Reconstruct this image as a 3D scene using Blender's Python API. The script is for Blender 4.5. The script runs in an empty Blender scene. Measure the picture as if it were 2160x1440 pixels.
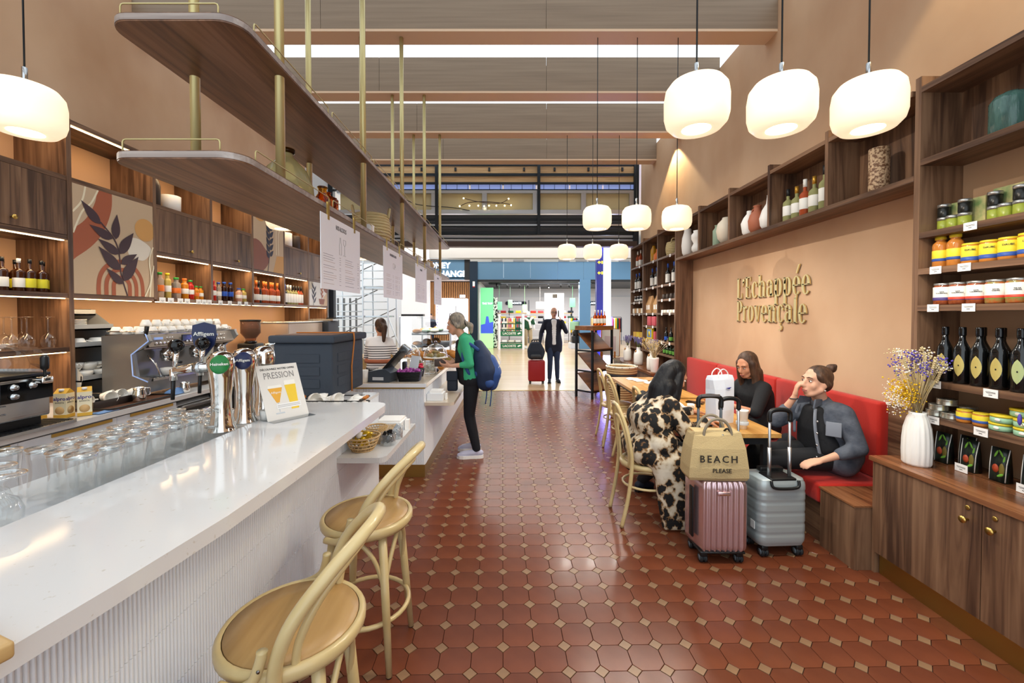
import bpy, bmesh, math, random
import numpy as np
from mathutils import Vector, Matrix, Euler
R = random.Random(7)
sc = bpy.context.scene
COL = sc.collection
PI = math.pi
# ---------------------------------------------------------------- camera, world, exposure
cam_d = bpy.data.cameras.new('camera'); cam = bpy.data.objects.new('camera', cam_d); COL.objects.link(cam)
cam.location = (0, 0, 1.55); cam.rotation_euler = (PI/2 - .0195, 0, 0)
cam_d.sensor_width = 36; cam_d.lens = 883.5/2160*36
cam_d.shift_x = 2/2160; cam_d.shift_y = -38/2160; cam_d.clip_start = .05; cam_d.clip_end = 200
sc.camera = cam
w = bpy.data.worlds.new('world'); sc.world = w; w.use_nodes = True
w.node_tree.nodes['Background'].inputs[0].default_value = (.84, .93, 1.0, 1)
w.node_tree.nodes['Background'].inputs[1].default_value = 1.5
vs = sc.view_settings
vs.view_transform = 'Standard'; vs.look = 'None'; vs.exposure = 0.3; vs.gamma = 1; vs.use_curve_mapping = False
cy = sc.cycles
cy.max_bounces = 10; cy.diffuse_bounces = 5; cy.glossy_bounces = 4; cy.transmission_bounces = 8; cy.transparent_max_bounces = 48
cy.caustics_reflective = False; cy.caustics_refractive = False; cy.sample_clamp_indirect = 4.0

def lamp(name, kind, loc, energy, color=(1, 1, 1), rot=(0, 0, 0), size=.1, spot=None, blend=.5, size_y=None):
    d = bpy.data.lights.new(name, kind); d.energy = energy; d.color = color
    if kind == 'AREA':
        d.size = size
        if size_y: d.shape = 'RECTANGLE'; d.size_y = size_y
    else: d.shadow_soft_size = size
    if spot: d.spot_size = spot; d.spot_blend = blend
    o = bpy.data.objects.new(name, d); COL.objects.link(o); o.location = loc; o.rotation_euler = rot
    return o
# ceiling spots: two graze the right wall from close by, two are added as fill for the lettered wall
for x, y, z, tx, ty, tz, e, ang, bl, c in [(2.47, 6.8, 4.36, 2.47, 6.8, 0, 85, 97, .15, (1, .82, .5)), (2.47, 1.85, 4.36, 2.47, 1.85, 0, 110, 97, .2, (1, .82, .5)),
                                           (-.7, 5.0, 4.3, 2.66, 5.1, 1.55, 170, 52, .8, (1, .92, .8)), (-.7, 3.15, 4.3, 2.66, 3.5, 1.5, 170, 52, .8, (1, .92, .8))]:
    d = Vector((tx-x, ty-y, tz-z)); lamp('wall_spot_and_fill', 'SPOT', (x, y, z), e, c, d.to_track_quat('-Z', 'Y').to_euler(), .03, math.radians(ang), bl)

# ---------------------------------------------------------------- helpers
def hx(h):
    h = h.lstrip('#'); c = [int(h[i:i+2], 16)/255 for i in (0, 2, 4)]
    return tuple(v/12.92 if v <= .04045 else ((v+.055)/1.055)**2.4 for v in c) + (1,)
MATS = {}
def mat(name, col='#888888', rough=.5, metal=0, trans=0, emit=None, es=0, ior=1.45, alpha=1, spec=.5, coat=0, noise=None, bump=None, sheen=0):
    """noise=(scale xyz, colour2, lo, hi); bump=(scale xyz, strength)"""
    if name in MATS: return MATS[name]
    m = bpy.data.materials.new(name); m.use_nodes = True; nt = m.node_tree; b = nt.nodes['Principled BSDF']
    b.inputs['Base Color'].default_value = hx(col); b.inputs['Roughness'].default_value = rough
    b.inputs['Metallic'].default_value = metal; b.inputs['Transmission Weight'].default_value = trans
    b.inputs['IOR'].default_value = ior; b.inputs['Alpha'].default_value = alpha
    b.inputs['Specular IOR Level'].default_value = spec; b.inputs['Coat Weight'].default_value = coat
    b.inputs['Coat Roughness'].default_value = .08; b.inputs['Sheen Weight'].default_value = sheen
    if emit: b.inputs['Emission Color'].default_value = hx(emit); b.inputs['Emission Strength'].default_value = es
    def tex(sc3, detail=4):
        tc = nt.nodes.new('ShaderNodeTexCoord'); mp = nt.nodes.new('ShaderNodeMapping'); n = nt.nodes.new('ShaderNodeTexNoise')
        mp.inputs['Scale'].default_value = sc3; n.inputs['Scale'].default_value = 1; n.inputs['Detail'].default_value = detail
        nt.links.new(tc.outputs['Object'], mp.inputs[0]); nt.links.new(mp.outputs[0], n.inputs['Vector']); return n
    if noise:
        n = tex(noise[0]); r = nt.nodes.new('ShaderNodeValToRGB')
        r.color_ramp.elements[0].position = noise[2]; r.color_ramp.elements[1].position = noise[3]
        r.color_ramp.elements[0].color = hx(noise[1]); r.color_ramp.elements[1].color = hx(col)
        nt.links.new(n.outputs['Fac'], r.inputs[0]); nt.links.new(r.outputs[0], b.inputs['Base Color'])
    if bump:
        n = tex(bump[0]); bp = nt.nodes.new('ShaderNodeBump'); bp.inputs['Strength'].default_value = bump[1]; bp.inputs['Distance'].default_value = .01
        nt.links.new(n.outputs['Fac'], bp.inputs['Height']); nt.links.new(bp.outputs[0], b.inputs['Normal'])
    MATS[name] = m; return m
def wood(name, c1, c2, c3, axis='Z', rough=.42, s=1.0):
    if name in MATS: return MATS[name]
    m = bpy.data.materials.new(name); m.use_nodes = True; nt = m.node_tree; b = nt.nodes['Principled BSDF']
    tc = nt.nodes.new('ShaderNodeTexCoord'); mp = nt.nodes.new('ShaderNodeMapping'); L = nt.links.new
    sc3 = {'X': (1.2, 22, 22), 'Y': (22, 1.2, 22), 'Z': (22, 22, 1.2)}[axis]; mp.inputs['Scale'].default_value = [v*s for v in sc3]
    L(tc.outputs['Object'], mp.inputs[0])
    n = nt.nodes.new('ShaderNodeTexNoise'); n.inputs['Scale'].default_value = 1; n.inputs['Detail'].default_value = 5; n.inputs['Distortion'].default_value = 1.2
    n2 = nt.nodes.new('ShaderNodeTexNoise'); n2.inputs['Scale'].default_value = .28; n2.inputs['Detail'].default_value = 2
    L(mp.outputs[0], n.inputs['Vector']); L(mp.outputs[0], n2.inputs['Vector'])
    r = nt.nodes.new('ShaderNodeValToRGB'); e = r.color_ramp.elements
    e[0].position = .30; e[0].color = hx(c1); e[1].position = .52; e[1].color = hx(c2); x = e.new(.74); x.color = hx(c3)
    mx = nt.nodes.new('ShaderNodeMath'); mx.operation = 'ADD'; mu = nt.nodes.new('ShaderNodeMath'); mu.operation = 'MULTIPLY_ADD'
    mu.inputs[1].default_value = .9; mu.inputs[2].default_value = -.45
    L(n2.outputs['Fac'], mu.inputs[0]); L(n.outputs['Fac'], mx.inputs[0]); L(mu.outputs[0], mx.inputs[1]); L(mx.outputs[0], r.inputs[0])
    L(r.outputs[0], b.inputs['Base Color']); b.inputs['Roughness'].default_value = rough
    MATS[name] = m; return m

WAL = {a: wood('walnut_'+a, '#483124', '#73543e', '#8c6b51', a) for a in 'XYZ'}
mat('plaster', '#d0ae8d', .75, noise=((1.1, 1.1, .8), '#b99270', .3, .72), bump=((9, 9, 9), .12))
mat('beamwood_shaded', '#907c66', .6, noise=((.8, 30, 30), '#7f6b57', .3, .7))  # face boards: their shade is put into a darker wood colour
mat('beamwood_lit', '#d8b898', .5)  # underside boards: light from below is put into a paler wood colour
mat('terracotta', '#7a4129', .25, noise=((3.2, 3.2, 3.2), '#5e301f', .3, .7), coat=.04, spec=.36)
mat('accent_tile', '#957253', .3, noise=((5, 5, 5), '#7b5d44', .3, .7), spec=.4)
mat('grout', '#3c1d13', .6)
mat('concourse', '#c4ad8b', .22, noise=((.3, 3, 1), '#b59c79', .3, .7))
mat('quartz', '#d9d8d7', .09, spec=.6, noise=((60, 60, 60), '#c9c4bc', .27, .33))
mat('bulkhead', '#b4b2ae', .6); mat('white', '#eef0f2', .45); mat('flute', '#eef2f7', .35); mat('ceramic', '#f4f1ea', .12); mat('paper', '#f6f4f0', .8)
mat('matte_white', '#e8e6e2', .6); mat('pale_wall', '#dcdfe2', .6); mat('greywhite', '#c9ced3', .5)
mat('brass', '#c9a85c', .32, 1); mat('brass_pale', '#cbbd86', .42, .55); mat('gold', '#e6d49a', .3, .9); mat('brass_plinth', '#b89a55', .4, 1)
mat('chrome', '#e4e2de', .06, 1); mat('steel', '#b9bcbe', .24, 1, bump=((2, 2, 90), .05)); mat('steel_dark', '#6c6a69', .3, 1); mat('alu', '#c9ccd0', .35, 1)
mat('black', '#101113', .4); mat('black_gloss', '#08080a', .08); mat('black_metal', '#2b2f33', .45, .6); mat('charcoal', '#33363b', .6)
mat('amber_glass', '#e0a018', .02, trans=1, ior=1.3); mat('amber_dark', '#a8410c', .03, trans=1, ior=1.3)
mat('brown_glass', '#3a1a08', .06, spec=.7); mat('dark_glass', '#0c0d0e', .05, spec=.7); mat('smoke_glass', '#c9a99a', .02, trans=.9, ior=1.2)
mat('red_fabric', '#b81a05', .75, sheen=.2, bump=((120, 120, 120), .08)); mat('red', '#97131b', .5)
mat('led', '#ffe2a8', .5, emit='#ffd9a0', es=9); mat('shade', '#fff2dc', .4, emit='#ffe9c4', es=2.6)
mat('navy', '#1c2433', .7); mat('blue_steel', '#5d7f99', .3, .7); mat('blue_steel_dark', '#1f2d3b', .35, .6)
mat('crate', '#3a434f', .8, bump=((30, 30, 30), .2)); mat('orange_cord', '#c87a33', .6)
mat('rattan', '#c9a878', .6, bump=((40, 40, 160), .3)); mat('seagrass', '#cdbb8b', .75, bump=((30, 30, 120), .4)); mat('cream', '#e9e2d0', .6)
mat('lightwood', '#c9a772', .38, noise=((4, 4, 40), '#b8945e', .3, .7)); mat('bentwood', '#d2bd8c', .3, coat=.2, noise=((6, 6, 6), '#c4ab76', .3, .7))
mat('seatwood', '#b8935f', .3, noise=((30, 3, 30), '#a98350', .3, .7))
wood('tabletop', '#b8813f', '#c89550', '#d6a763', 'Y', .28); wood('walnut_gloss', '#58351f', '#7c4e31', '#946340', 'Y', .25); wood('pinewood', '#a98356', '#c29a68', '#d0ac7c', 'X', .5)

def thinglass(name, tint='#ffffff', refl=1.0, rough=.0, k=.62, b=.05):
    m = bpy.data.materials.new(name); m.use_nodes = True; nt = m.node_tree; nt.nodes.clear(); L = nt.links.new
    out = nt.nodes.new('ShaderNodeOutputMaterial'); mx = nt.nodes.new('ShaderNodeMixShader'); t = nt.nodes.new('ShaderNodeBsdfTransparent'); g = nt.nodes.new('ShaderNodeBsdfGlossy'); f = nt.nodes.new('ShaderNodeLayerWeight')
    f.inputs['Blend'].default_value = .5; pw = nt.nodes.new('ShaderNodeMath'); pw.operation = 'POWER'; pw.inputs[1].default_value = 1.8; ma = nt.nodes.new('ShaderNodeMath'); ma.operation = 'MULTIPLY_ADD'; ma.inputs[1].default_value = k; ma.inputs[2].default_value = b; L(f.outputs['Facing'], pw.inputs[0]); L(pw.outputs[0], ma.inputs[0]); t.inputs[0].default_value = hx(tint); g.inputs['Roughness'].default_value = rough; g.inputs[0].default_value = (refl, refl, refl, 1)
    L(ma.outputs[0], mx.inputs[0]); L(t.outputs[0], mx.inputs[1]); L(g.outputs[0], mx.inputs[2]); L(mx.outputs[0], out.inputs[0]); MATS[name] = m; return m
thinglass('glass', '#fbfcfc'); thinglass('glass_rim', '#f0f4f5', 1.0, .05, .9, .22); thinglass('tank', '#fafcfd', .9)

class MB:
    """collects geometry, becomes ONE mesh object"""
    def __init__(s): s.v = []; s.f = []; s.m = []; s.sm = []
    def add(s, vs, fs, mi=0, smooth=False):
        o = len(s.v); s.v += [tuple(p) for p in vs]
        for f in fs: s.f.append([o+i for i in f]); s.m.append(mi); s.sm.append(smooth)
        return s
    def box(s, x0, x1, y0, y1, z0, z1, mi=0):
        v = [(x, y, z) for z in (z0, z1) for y in (y0, y1) for x in (x0, x1)]
        return s.add(v, [(0, 2, 3, 1), (4, 5, 7, 6), (0, 1, 5, 4), (2, 6, 7, 3), (0, 4, 6, 2), (1, 3, 7, 5)], mi)
    def cbox(s, c, d, mi=0, rot=None):
        b = MB().box(-d[0]/2, d[0]/2, -d[1]/2, d[1]/2, -d[2]/2, d[2]/2); M = Matrix.Translation(c) @ (rot.to_matrix().to_4x4() if rot else Matrix())
        return s.add([M @ Vector(p) for p in b.v], b.f, mi)
    def prism(s, poly, z0, z1, mi=0, plane='XY', smooth=False):
        n = len(poly); P = {'XY': lambda a, b, c: (a, b, c), 'XZ': lambda a, b, c: (a, c, b), 'YZ': lambda a, b, c: (c, a, b)}[plane]
        v = [P(a, b, z0) for a, b in poly] + [P(a, b, z1) for a, b in poly]
        s.add(v, [list(range(n))[::-1], list(range(n, 2*n))], mi)
        o = len(s.v) - 2*n
        for i in range(n):
            j = (i+1) % n; s.f.append([o+i, o+j, o+n+j, o+n+i]); s.m.append(mi); s.sm.append(smooth)
        return s
    def lathe(s, prof, seg=24, c=(0, 0, 0), mi=0, smooth=True, axis='Z', sq=None, cap=True):
        v = []; f = []; n = len(prof)
        for r, z in prof:
            for k in range(seg):
                a = 2*PI*k/seg; x, y = r*math.cos(a), r*math.sin(a)
                if sq: x *= sq[0]; y *= sq[1]
                p = {'Z': (x, y, z), 'X': (z, x, y), 'Y': (x, z, y)}[axis]; v.append((p[0]+c[0], p[1]+c[1], p[2]+c[2]))
        for i in range(n-1):
            for k in range(seg):
                a, b = i*seg+k, i*seg+(k+1) % seg
                f.append((a, b, b+seg, a+seg))
        if cap and prof[0][0] > 1e-5: f.append(tuple(range(seg))[::-1])
        if cap and prof[-1][0] > 1e-5: f.append(tuple((n-1)*seg+k for k in range(seg)))
        return s.add(v, f, mi, smooth)
    def tube(s, pts, r, seg=8, closed=False, mi=0, smooth=True, flat=None):
        pts = [Vector(p) for p in pts]; n = len(pts); rs = r if isinstance(r, (list, tuple)) else [r]*n
        v = []; up = None
        for i, p in enumerate(pts):
            a = pts[(i-1) % n] if (closed or i > 0) else p; b = pts[(i+1) % n] if (closed or i < n-1) else p
            t = (b-a).normalized()
            if up is None:
                up = Vector((0, 0, 1)) if abs(t.z) < .9 else Vector((1, 0, 0))
            u = t.cross(up)
            u = u.normalized() if u.length > 1e-6 else t.orthogonal().normalized()
            w = u.cross(t).normalized(); up = w
            for k in range(seg):
                an = 2*PI*k/seg + (PI/4 if seg == 4 else 0); q = p + rs[i]*(u*math.cos(an)*(flat or 1) + w*math.sin(an)); v.append(q)
        f = []
        for i in range(n if closed else n-1):
            for k in range(seg):
                a, b = i*seg+k, i*seg+(k+1) % seg; c, d = ((i+1) % n)*seg+k, ((i+1) % n)*seg+(k+1) % seg
                f.append((a, b, d, c))
        if not closed: f += [tuple(range(seg))[::-1], tuple((n-1)*seg+k for k in range(seg))]
        return s.add(v, f, mi, smooth)
    def ell(s, c, r, seg=14, rings=9, mi=0, rot=None):
        pr = [(math.sin(PI*i/rings), -math.cos(PI*i/rings)) for i in range(rings+1)]
        pr[0] = (1e-6, -1); pr[-1] = (1e-6, 1); t = MB().lathe(pr, seg)
        M = rot.to_matrix() if rot else Matrix.Identity(3)
        r = (r, r, r) if not isinstance(r, (tuple, list)) else r
        return s.add([M @ Vector((p[0]*r[0], p[1]*r[1], p[2]*r[2])) + Vector(c) for p in t.v], t.f, mi, True)
    def rbox(s, x0, x1, y0, y1, z0, z1, r, mi=0, seg=3, smooth=True):
        bm = bmesh.new(); b = MB().box(x0, x1, y0, y1, z0, z1); vs = [bm.verts.new(p) for p in b.v]
        for f in b.f: bm.faces.new([vs[i] for i in f])
        bmesh.ops.bevel(bm, geom=bm.edges[:], offset=r, segments=seg, affect='EDGES', profile=.5)
        bm.verts.index_update()
        s.add([tuple(v.co) for v in bm.verts], [[v.index for v in f.verts] for f in bm.faces], mi, smooth); bm.free(); return s
    def xf(s, M, start=0):
        s.v = s.v[:start] + [tuple(M @ Vector(p)) for p in s.v[start:]]; return s
    def mesh(s, name, mats):
        me = bpy.data.meshes.new(name); me.from_pydata(s.v, [], s.f)
        for m in (mats if isinstance(mats, (list, tuple)) else [mats]): me.materials.append(MATS[m] if isinstance(m, str) else m)
        me.polygons.foreach_set('material_index', s.m); me.polygons.foreach_set('use_smooth', s.sm)
        bm = bmesh.new(); bm.from_mesh(me); bmesh.ops.recalc_face_normals(bm, faces=bm.faces[:]); bm.to_mesh(me); bm.free()
        me.update(); return me
    def obj(s, name, mats, parent=None, loc=None, rotz=0):
        return link(name, s.mesh(name, mats), parent, loc, rotz)
def link(name, me, parent=None, loc=None, rotz=0):
    o = bpy.data.objects.new(name, me); COL.objects.link(o)
    if parent: o.parent = parent
    if loc: o.location = loc
    if rotz: o.rotation_euler = (0, 0, rotz)
    return o
def tag(o, label, cat, group=None, kind=None):
    if label: o['label'] = label
    if cat: o['category'] = cat
    if group: o['group'] = group
    if kind: o['kind'] = kind
    return o
def thing(name, label, cat, loc=(0, 0, 0), rotz=0, group=None):
    o = bpy.data.objects.new(name, None); COL.objects.link(o); o.location = loc; o.rotation_euler = (0, 0, rotz); o.empty_display_size = .05
    return tag(o, label, cat, group)
def struct(o): o['kind'] = 'structure'; return o
KIDS = {}
def dup(root, loc=None, rotz=None, label=None, group=None, scale=None):
    def cp(o, par):
        c = o.copy(); COL.objects.link(c); c.parent = par
        for ch in list(o.children): cp(ch, c)
        return c
    r = cp(root, root.parent)
    if loc is not None: r.location = loc
    if rotz is not None: r.rotation_euler = (0, 0, rotz)
    if label: r['label'] = label
    if group: r['group'] = group
    if scale: r.scale = scale if isinstance(scale, (tuple, list)) else (scale,)*3
    return r
TMP = bpy.data.scenes.new('tmp')
def text(body, size, parent, loc, rot, m, name='lettering', align='CENTER', ext=.0008, sx=1, bold=0, lh=1, sp=1):
    c = bpy.data.curves.new(name, 'FONT'); c.body = body; c.size = size; c.align_x = align; c.align_y = 'CENTER'; c.extrude = ext
    c.resolution_u = 2; c.offset = bold; c.space_line = lh; c.space_character = sp; c.materials.append(MATS[m] if isinstance(m, str) else m)
    q = bpy.data.objects.new(name, c); TMP.collection.objects.link(q); vl = TMP.view_layers[0]; vl.update()
    me = bpy.data.meshes.new_from_object(q.evaluated_get(vl.depsgraph)); me.name = name; bpy.data.objects.remove(q); bpy.data.curves.remove(c)
    o = link(name, me, parent, loc); o.rotation_euler = rot; o.scale = (sx, 1, 1)
    return o
FACE_CAM = (PI/2, 0, 0)          # text read looking along +Y
FACE_PX = (PI/2, 0, PI/2)        # text on a face looking to +X (left side things)
FACE_NX = (PI/2, 0, -PI/2)       # text on a face looking to -X (right wall)
ORD = 'first second third fourth fifth sixth seventh eighth ninth tenth eleventh twelfth thirteenth fourteenth fifteenth sixteenth seventeenth eighteenth nineteenth twentieth'.split()
def nth(i): return ORD[i] if i < 20 else 'last'
def rpoly(x0, x1, y0, y1, r, n=5, corners=(1, 1, 1, 1)):
    """rounded rectangle; corners order: (x0y0, x1y0, x1y1, x0y1)"""
    P = []
    for k, (cx, cy_, a) in enumerate([(x0+r, y0+r, PI), (x1-r, y0+r, 1.5*PI), (x1-r, y1-r, 0), (x0+r, y1-r, .5*PI)]):
        if corners[k]:
            for i in range(n+1): t = a+i/n*PI/2; P.append((cx+r*math.cos(t), cy_+r*math.sin(t)))
        else: P.append([(x0, y0), (x1, y0), (x1, y1), (x0, y1)][k])
    return P
def arc(c, r, a0, a1, n, f): return [f(c, r, a0+(a1-a0)*i/n) for i in range(n+1)]
def smoothpath(pts, n=6):
    """Catmull-Rom through points"""
    P = [Vector(p) for p in pts]; out = []
    for i in range(len(P)-1):
        p0, p1, p2, p3 = P[max(i-1, 0)], P[i], P[i+1], P[min(i+2, len(P)-1)]
        for k in range(n):
            t = k/n; out.append(.5*((2*p1)+(p2-p0)*t+(2*p0-5*p1+4*p2-p3)*t*t+(3*p1-p0-3*p2+p3)*t**3))
    out.append(P[-1]); return out
# ================================================================ STRUCTURE
XW, XL, YF = 2.66, -3.78, 8.63            # right wall, left wall, front of the shop (far edge of the tiles)
floor = struct(MB().box(XL, XW, -1.6, YF, -.06, -.007).obj('floor', 'grout')); floor['label'] = 'terracotta octagon tiled floor with pale square insets'
PT, TH, OX, OY = .1437, .0205, -.0347, 1.786
ct, st = math.cos(TH), math.sin(TH)
def lat(u, v): return (OX+(u*ct-v*st)*PT, OY+(u*st+v*ct)*PT)
def tilepoly(kind, g=.0011):
    k = .224*PT
    if kind == 'o':
        h = PT/2-g; c = k+g*.3; return [(-h+c, -h), (h-c, -h), (h, -h+c), (h, h-c), (h-c, h), (-h+c, h), (-h, h-c), (-h, -h+c)]
    d = k-g*1.4; return [(0, -d), (d, 0), (0, d), (-d, 0)]
def tilemesh(kind):
    p = tilepoly(kind); q = [(a*.985, b*.985) for a, b in p]; n = len(p); m = MB()
    m.add([(a, b, -.009) for a, b in p]+[(a, b, -.0012) for a, b in p]+[(a, b, 0) for a, b in q],
          [[i, (i+1) % n, n+(i+1) % n, n+i] for i in range(n)]+[[n+i, n+(i+1) % n, 2*n+(i+1) % n, 2*n+i] for i in range(n)]+[list(range(2*n, 3*n))]); return m
F_, PIT_ = 883.5, .0195
def pix(x, y, z):
    z -= 1.55; c, s = math.cos(PIT_), math.sin(PIT_); d = y*c-z*s; u = y*s+z*c
    return (1078+F_*x/d, 682-F_*u/d) if d > .05 else (-9999, 9999)
for kind, nm, mt in (('o', 'tile', 'terracotta'), ('d', 'inset_tile', 'accent_tile')):
    base = tilemesh(kind); cand = []; rest = []
    for j in range(-25, 52):
        for i in range(-28, 26):
            u, v = (i+.5, j+.5) if kind == 'o' else (i, j)
            x, y = lat(u, v)
            if not (XL+.02 < x < XW-.02 and -1.55 < y < YF-.06): continue
            px, py = pix(x, y, 0)
            if x > -1.0 and x < 2.2 and -60 < px < 2220 and py < 1480 and not (x < -.45 and y < 1.72): cand.append((y, x))
            else: rest.append((y, x))
    cand.sort(); rest += cand[300:]
    me = base.mesh(nm, mt)
    for y, x in cand[:300]: link(nm, me, floor, (x, y, 0), TH)
    big = MB(); 
    for y, x in rest: big.add([(x+a*ct-b*st, y+a*st+b*ct, c) for a, b, c in base.v], base.f)
    o = big.obj('far_'+nm+'s', mt, floor); o['kind'] = 'stuff'
struct(MB().box(-14, 14, YF, 34, -.06, -.002).obj('floor_concourse', 'concourse'))['label'] = 'glossy beige concourse floor outside the cafe'
struct(MB().box(XL, XW, YF-.045, YF+.01, -.05, .002).obj('trim_1', 'brass_plinth'))
struct(MB().box(XL-.12, XL, -1.6, 7.74, 0, 4.7).obj('wall_left', 'plaster'))
struct(MB().box(XW, XW+.12, -1.6, 8.62, 0, 4.7).obj('wall_right', 'plaster'))
# ceiling beams of pale wood boards, skylight between them
for k in range(-4, 4):
    y = 4.233+1.16*k
    b = thing('ceiling_beam', None, None, (0, y, 4.38)); b['kind'] = 'structure'
    cuts = [XL, -1.9+.22*k, .35+.1*k, XW]
    for a, c in zip(cuts, cuts[1:]):
        MB().box(a+.002, c-.002, 0, .028, .028, .45).obj('face_board', 'beamwood_shaded', b)
        MB().box(a+.002, c-.002, .18, .208, .028, .45).obj('face_board', 'beamwood_shaded', b)
    MB().box(XL, XW, .0, .21, 0, .026).obj('bottom_board', 'beamwood_lit', b)
# skylight glazing bars above the beams
sky = struct(thing('skylight_frame', None, None, (0, 0, 5.2)))
for i in range(9): MB().box(XL, XW, -.3+1.16*i-.02, -.3+1.16*i+.02, 0, .06).obj('glazing_bar', 'alu', sky)
# ---- gate / storefront frame above the opening
g = struct(thing('storefront_header', None, None, (0, 8.75, 0))); g['label'] = 'black steel storefront header with plywood boards, glazing and roller slats'
def bar(n, x0, x1, z0, z1, m, d0=-.04, d1=.04): return MB().box(x0, x1, d0, d1, z0, z1).obj(n, m, g)
bar('post', 2.54, 2.64, 0, 4.72, 'black_metal', -.06, .06); bar('post', -3.78, -3.68, 0, 4.72, 'black_metal', -.06, .06)
for x in (-1.53, .57): bar('hanger_bar', x-.03, x+.03, 3.02+.2, 4.68, 'black_metal', -.12, -.06)
bar('top_rail', -3.7, 2.6, 4.64, 4.72, 'black_metal', -.05, .05); bar('rail', -3.7, 2.6, 4.44, 4.48, 'black_metal')
bar('plywood_board', -3.7, 2.54, 4.49, 4.63, 'pinewood', -.02, .02); bar('plywood_board', -3.7, 2.54, 4.30, 4.43, 'pinewood', .0, .04)
for x in (-3.0, -2.3, -1.85, -1.15, -.45, .27, .9, 1.6, 2.3): bar('bracket', x-.02, x+.02, 4.53, 4.6, 'black', -.045, -.02)
bar('rail', -3.7, 2.6, 4.26, 4.30, 'black_metal'); bar('rail', -3.7, 2.6, 4.13, 4.155, 'black_metal')
mat('blueglass', '#9db4e8', .05, emit='#8fa2e6', es=.35)
for i in range(9):
    x = -3.6+.69*i; bar('window_pane', x, x+.66, 4.155, 4.26, 'blueglass', .0, .01)
for i in range(28): bar('glazing_bar', -3.6+.225*i, -3.592+.225*i, 4.155, 4.26, 'black', -.01, .0)
mat('beige_panel', '#cdbf92', .6)
xs = [-3.6, -2.55, -1.6, -.55, .5, 1.5, 2.5]
for a, c in zip(xs, xs[1:]):
    bar('beige_panel', a+.05, c-.05, 3.72, 4.08, 'beige_panel', .01, .03); bar('aluminium_post', c-.05, c+.05, 3.66, 4.13, 'alu')
bar('aluminium_rail', -3.6, 2.5, 4.07, 4.13, 'alu', -.05, .05); bar('aluminium_rail', -3.6, 2.5, 3.65, 3.73, 'alu', -.05, .05)
for i in range(6):
    z = 3.60-.068*i; bar('roller_slat', -3.6, 2.54, z-.03, z+.03, 'black_metal' if i % 2 else 'charcoal', -.03+.01*(i % 2), .03)
bar('aluminium_rail', -3.6, 2.5, 3.40, 3.43, 'alu', -.06, -.02)
for i, z in enumerate((3.19, 3.105, 3.27)): bar('pale_slat', -3.6, 2.54, z-.022, z+.022, 'greywhite', .02, .05)
bar('slat_rail', -3.6, 2.54, 3.135, 3.165, 'black', 0, .06); bar('slat_rail', -3.6, 2.54, 3.22, 3.245, 'black', 0, .06)
mat('umber', '#4a3a33', .5); bar('lintel', -3.7, 2.6, 2.97, 3.08, 'umber', -.08, .1)
MB().tube(smoothpath([(-2.2, -.1, 3.95), (-1.9, -.1, 3.82), (-1.2, -.1, 3.76), (-.85, -.1, 3.7)]), .008, 6).obj('cable', 'black', g)
fl = thing('string_light', 'small twig string light with warm bulbs hung on the storefront header', 'light', (-.55, 8.62, 3.84))
MB().tube(smoothpath([(-.5, 0, -.06), (-.3, 0, .02), (.1, 0, .03), (.55, 0, -.02)]), .008, 6).tube(smoothpath([(-.4, 0, .1), (-.1, 0, .03), (.3, 0, 0), (.5, 0, .09)]), .007, 6).obj('twig', 'umber', fl)
mat('bulb', '#fff0c8', .4, emit='#ffe6a8', es=9)
for x, z in [(-.5, -.06), (-.42, .1), (-.3, -.05), (-.12, -.05), (.1, -.05), (.25, -.05), (.42, -.05), (.55, -.04), (.5, .09), (0, -.06)]: MB().ell((x, -.012, z), .016, 8, 6).obj('bulb', 'bulb', fl)
# ---- far concourse: bulkhead, pale wall with scaffold, shop fronts
struct(MB().box(-12, 12, 18.8, 19.2, 4.12, 4.75).obj('wall_bulkhead', 'bulkhead'))
struct(MB().box(-14, 14, 9.6, 30, 5.2, 5.3).obj('ceiling_sky_block', 'matte_white')); lamp('concourse_fill_light', 'AREA', (0, 13.5, 5.1), 420, (1, .98, .95), (0, 0, 0), 12, size_y=5); lamp('concourse_fill_light', 'AREA', (1, 18.2, 5.1), 160, (1, .98, .95), (0, 0, 0), 12, size_y=1.2)  # unseen ceiling added to cut the sky light, with added fill lights below
struct(MB().box(-11, -3.66, 14, 14.2, 0, 4.7).obj('wall_pale', 'pale_wall')); struct(MB().box(-3.86, -3.66, 14.2, 19, 0, 4.7).obj('wall_return', 'pale_wall'))
d = struct(thing('door_1', None, None, (-4.66, 10.2, 0))); MB().box(-.02, .02, -.9, 0, 0, 2.6).obj('leaf', 'pale_wall', d); MB().box(.02, .05, -.86, -.8, .9, 1.2).obj('handle', 'black', d); MB().box(-.04, .04, -1.0, -.9, 0, 2.7).obj('frame', 'greywhite', d)
struct(MB().box(-3.92, -3.78, 7.74, 8.7, 0, 4.7).obj('wall_pier', 'pale_wall'))
sf = struct(thing('shop_front', None, None, (0, 19.4, 0))); sf['label'] = 'blue steel shop front across the concourse'
xs = [-1.6, -.35, .9, 2.15, 3.35, 4.6, 5.9, 7.2]
for a, c in zip(xs, xs[1:]): MB().box(a+.004, c-.004, 0, .12, 3.2, 4.02).obj('fascia_panel', 'blue_steel', sf)
MB().box(-1.9, -1.54, -.15, .3, 0, 4.02).obj('column', 'blue_steel_dark', sf); MB().box(3.16, 3.66, -.1, .3, 0, 3.2).obj('column', 'blue_steel', sf)
MB().box(-1.76, -1.66, -.17, -.15, 2.86, 3.1).obj('wall_notice', 'paper', sf); MB().box(-1.76, -1.66, -.172, -.15, 2.83, 2.88).obj('wall_notice', 'red', sf)
MB().box(-1.54, 7.2, -.02, .14, 3.1, 3.2).obj('fascia_edge', 'black', sf)
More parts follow.
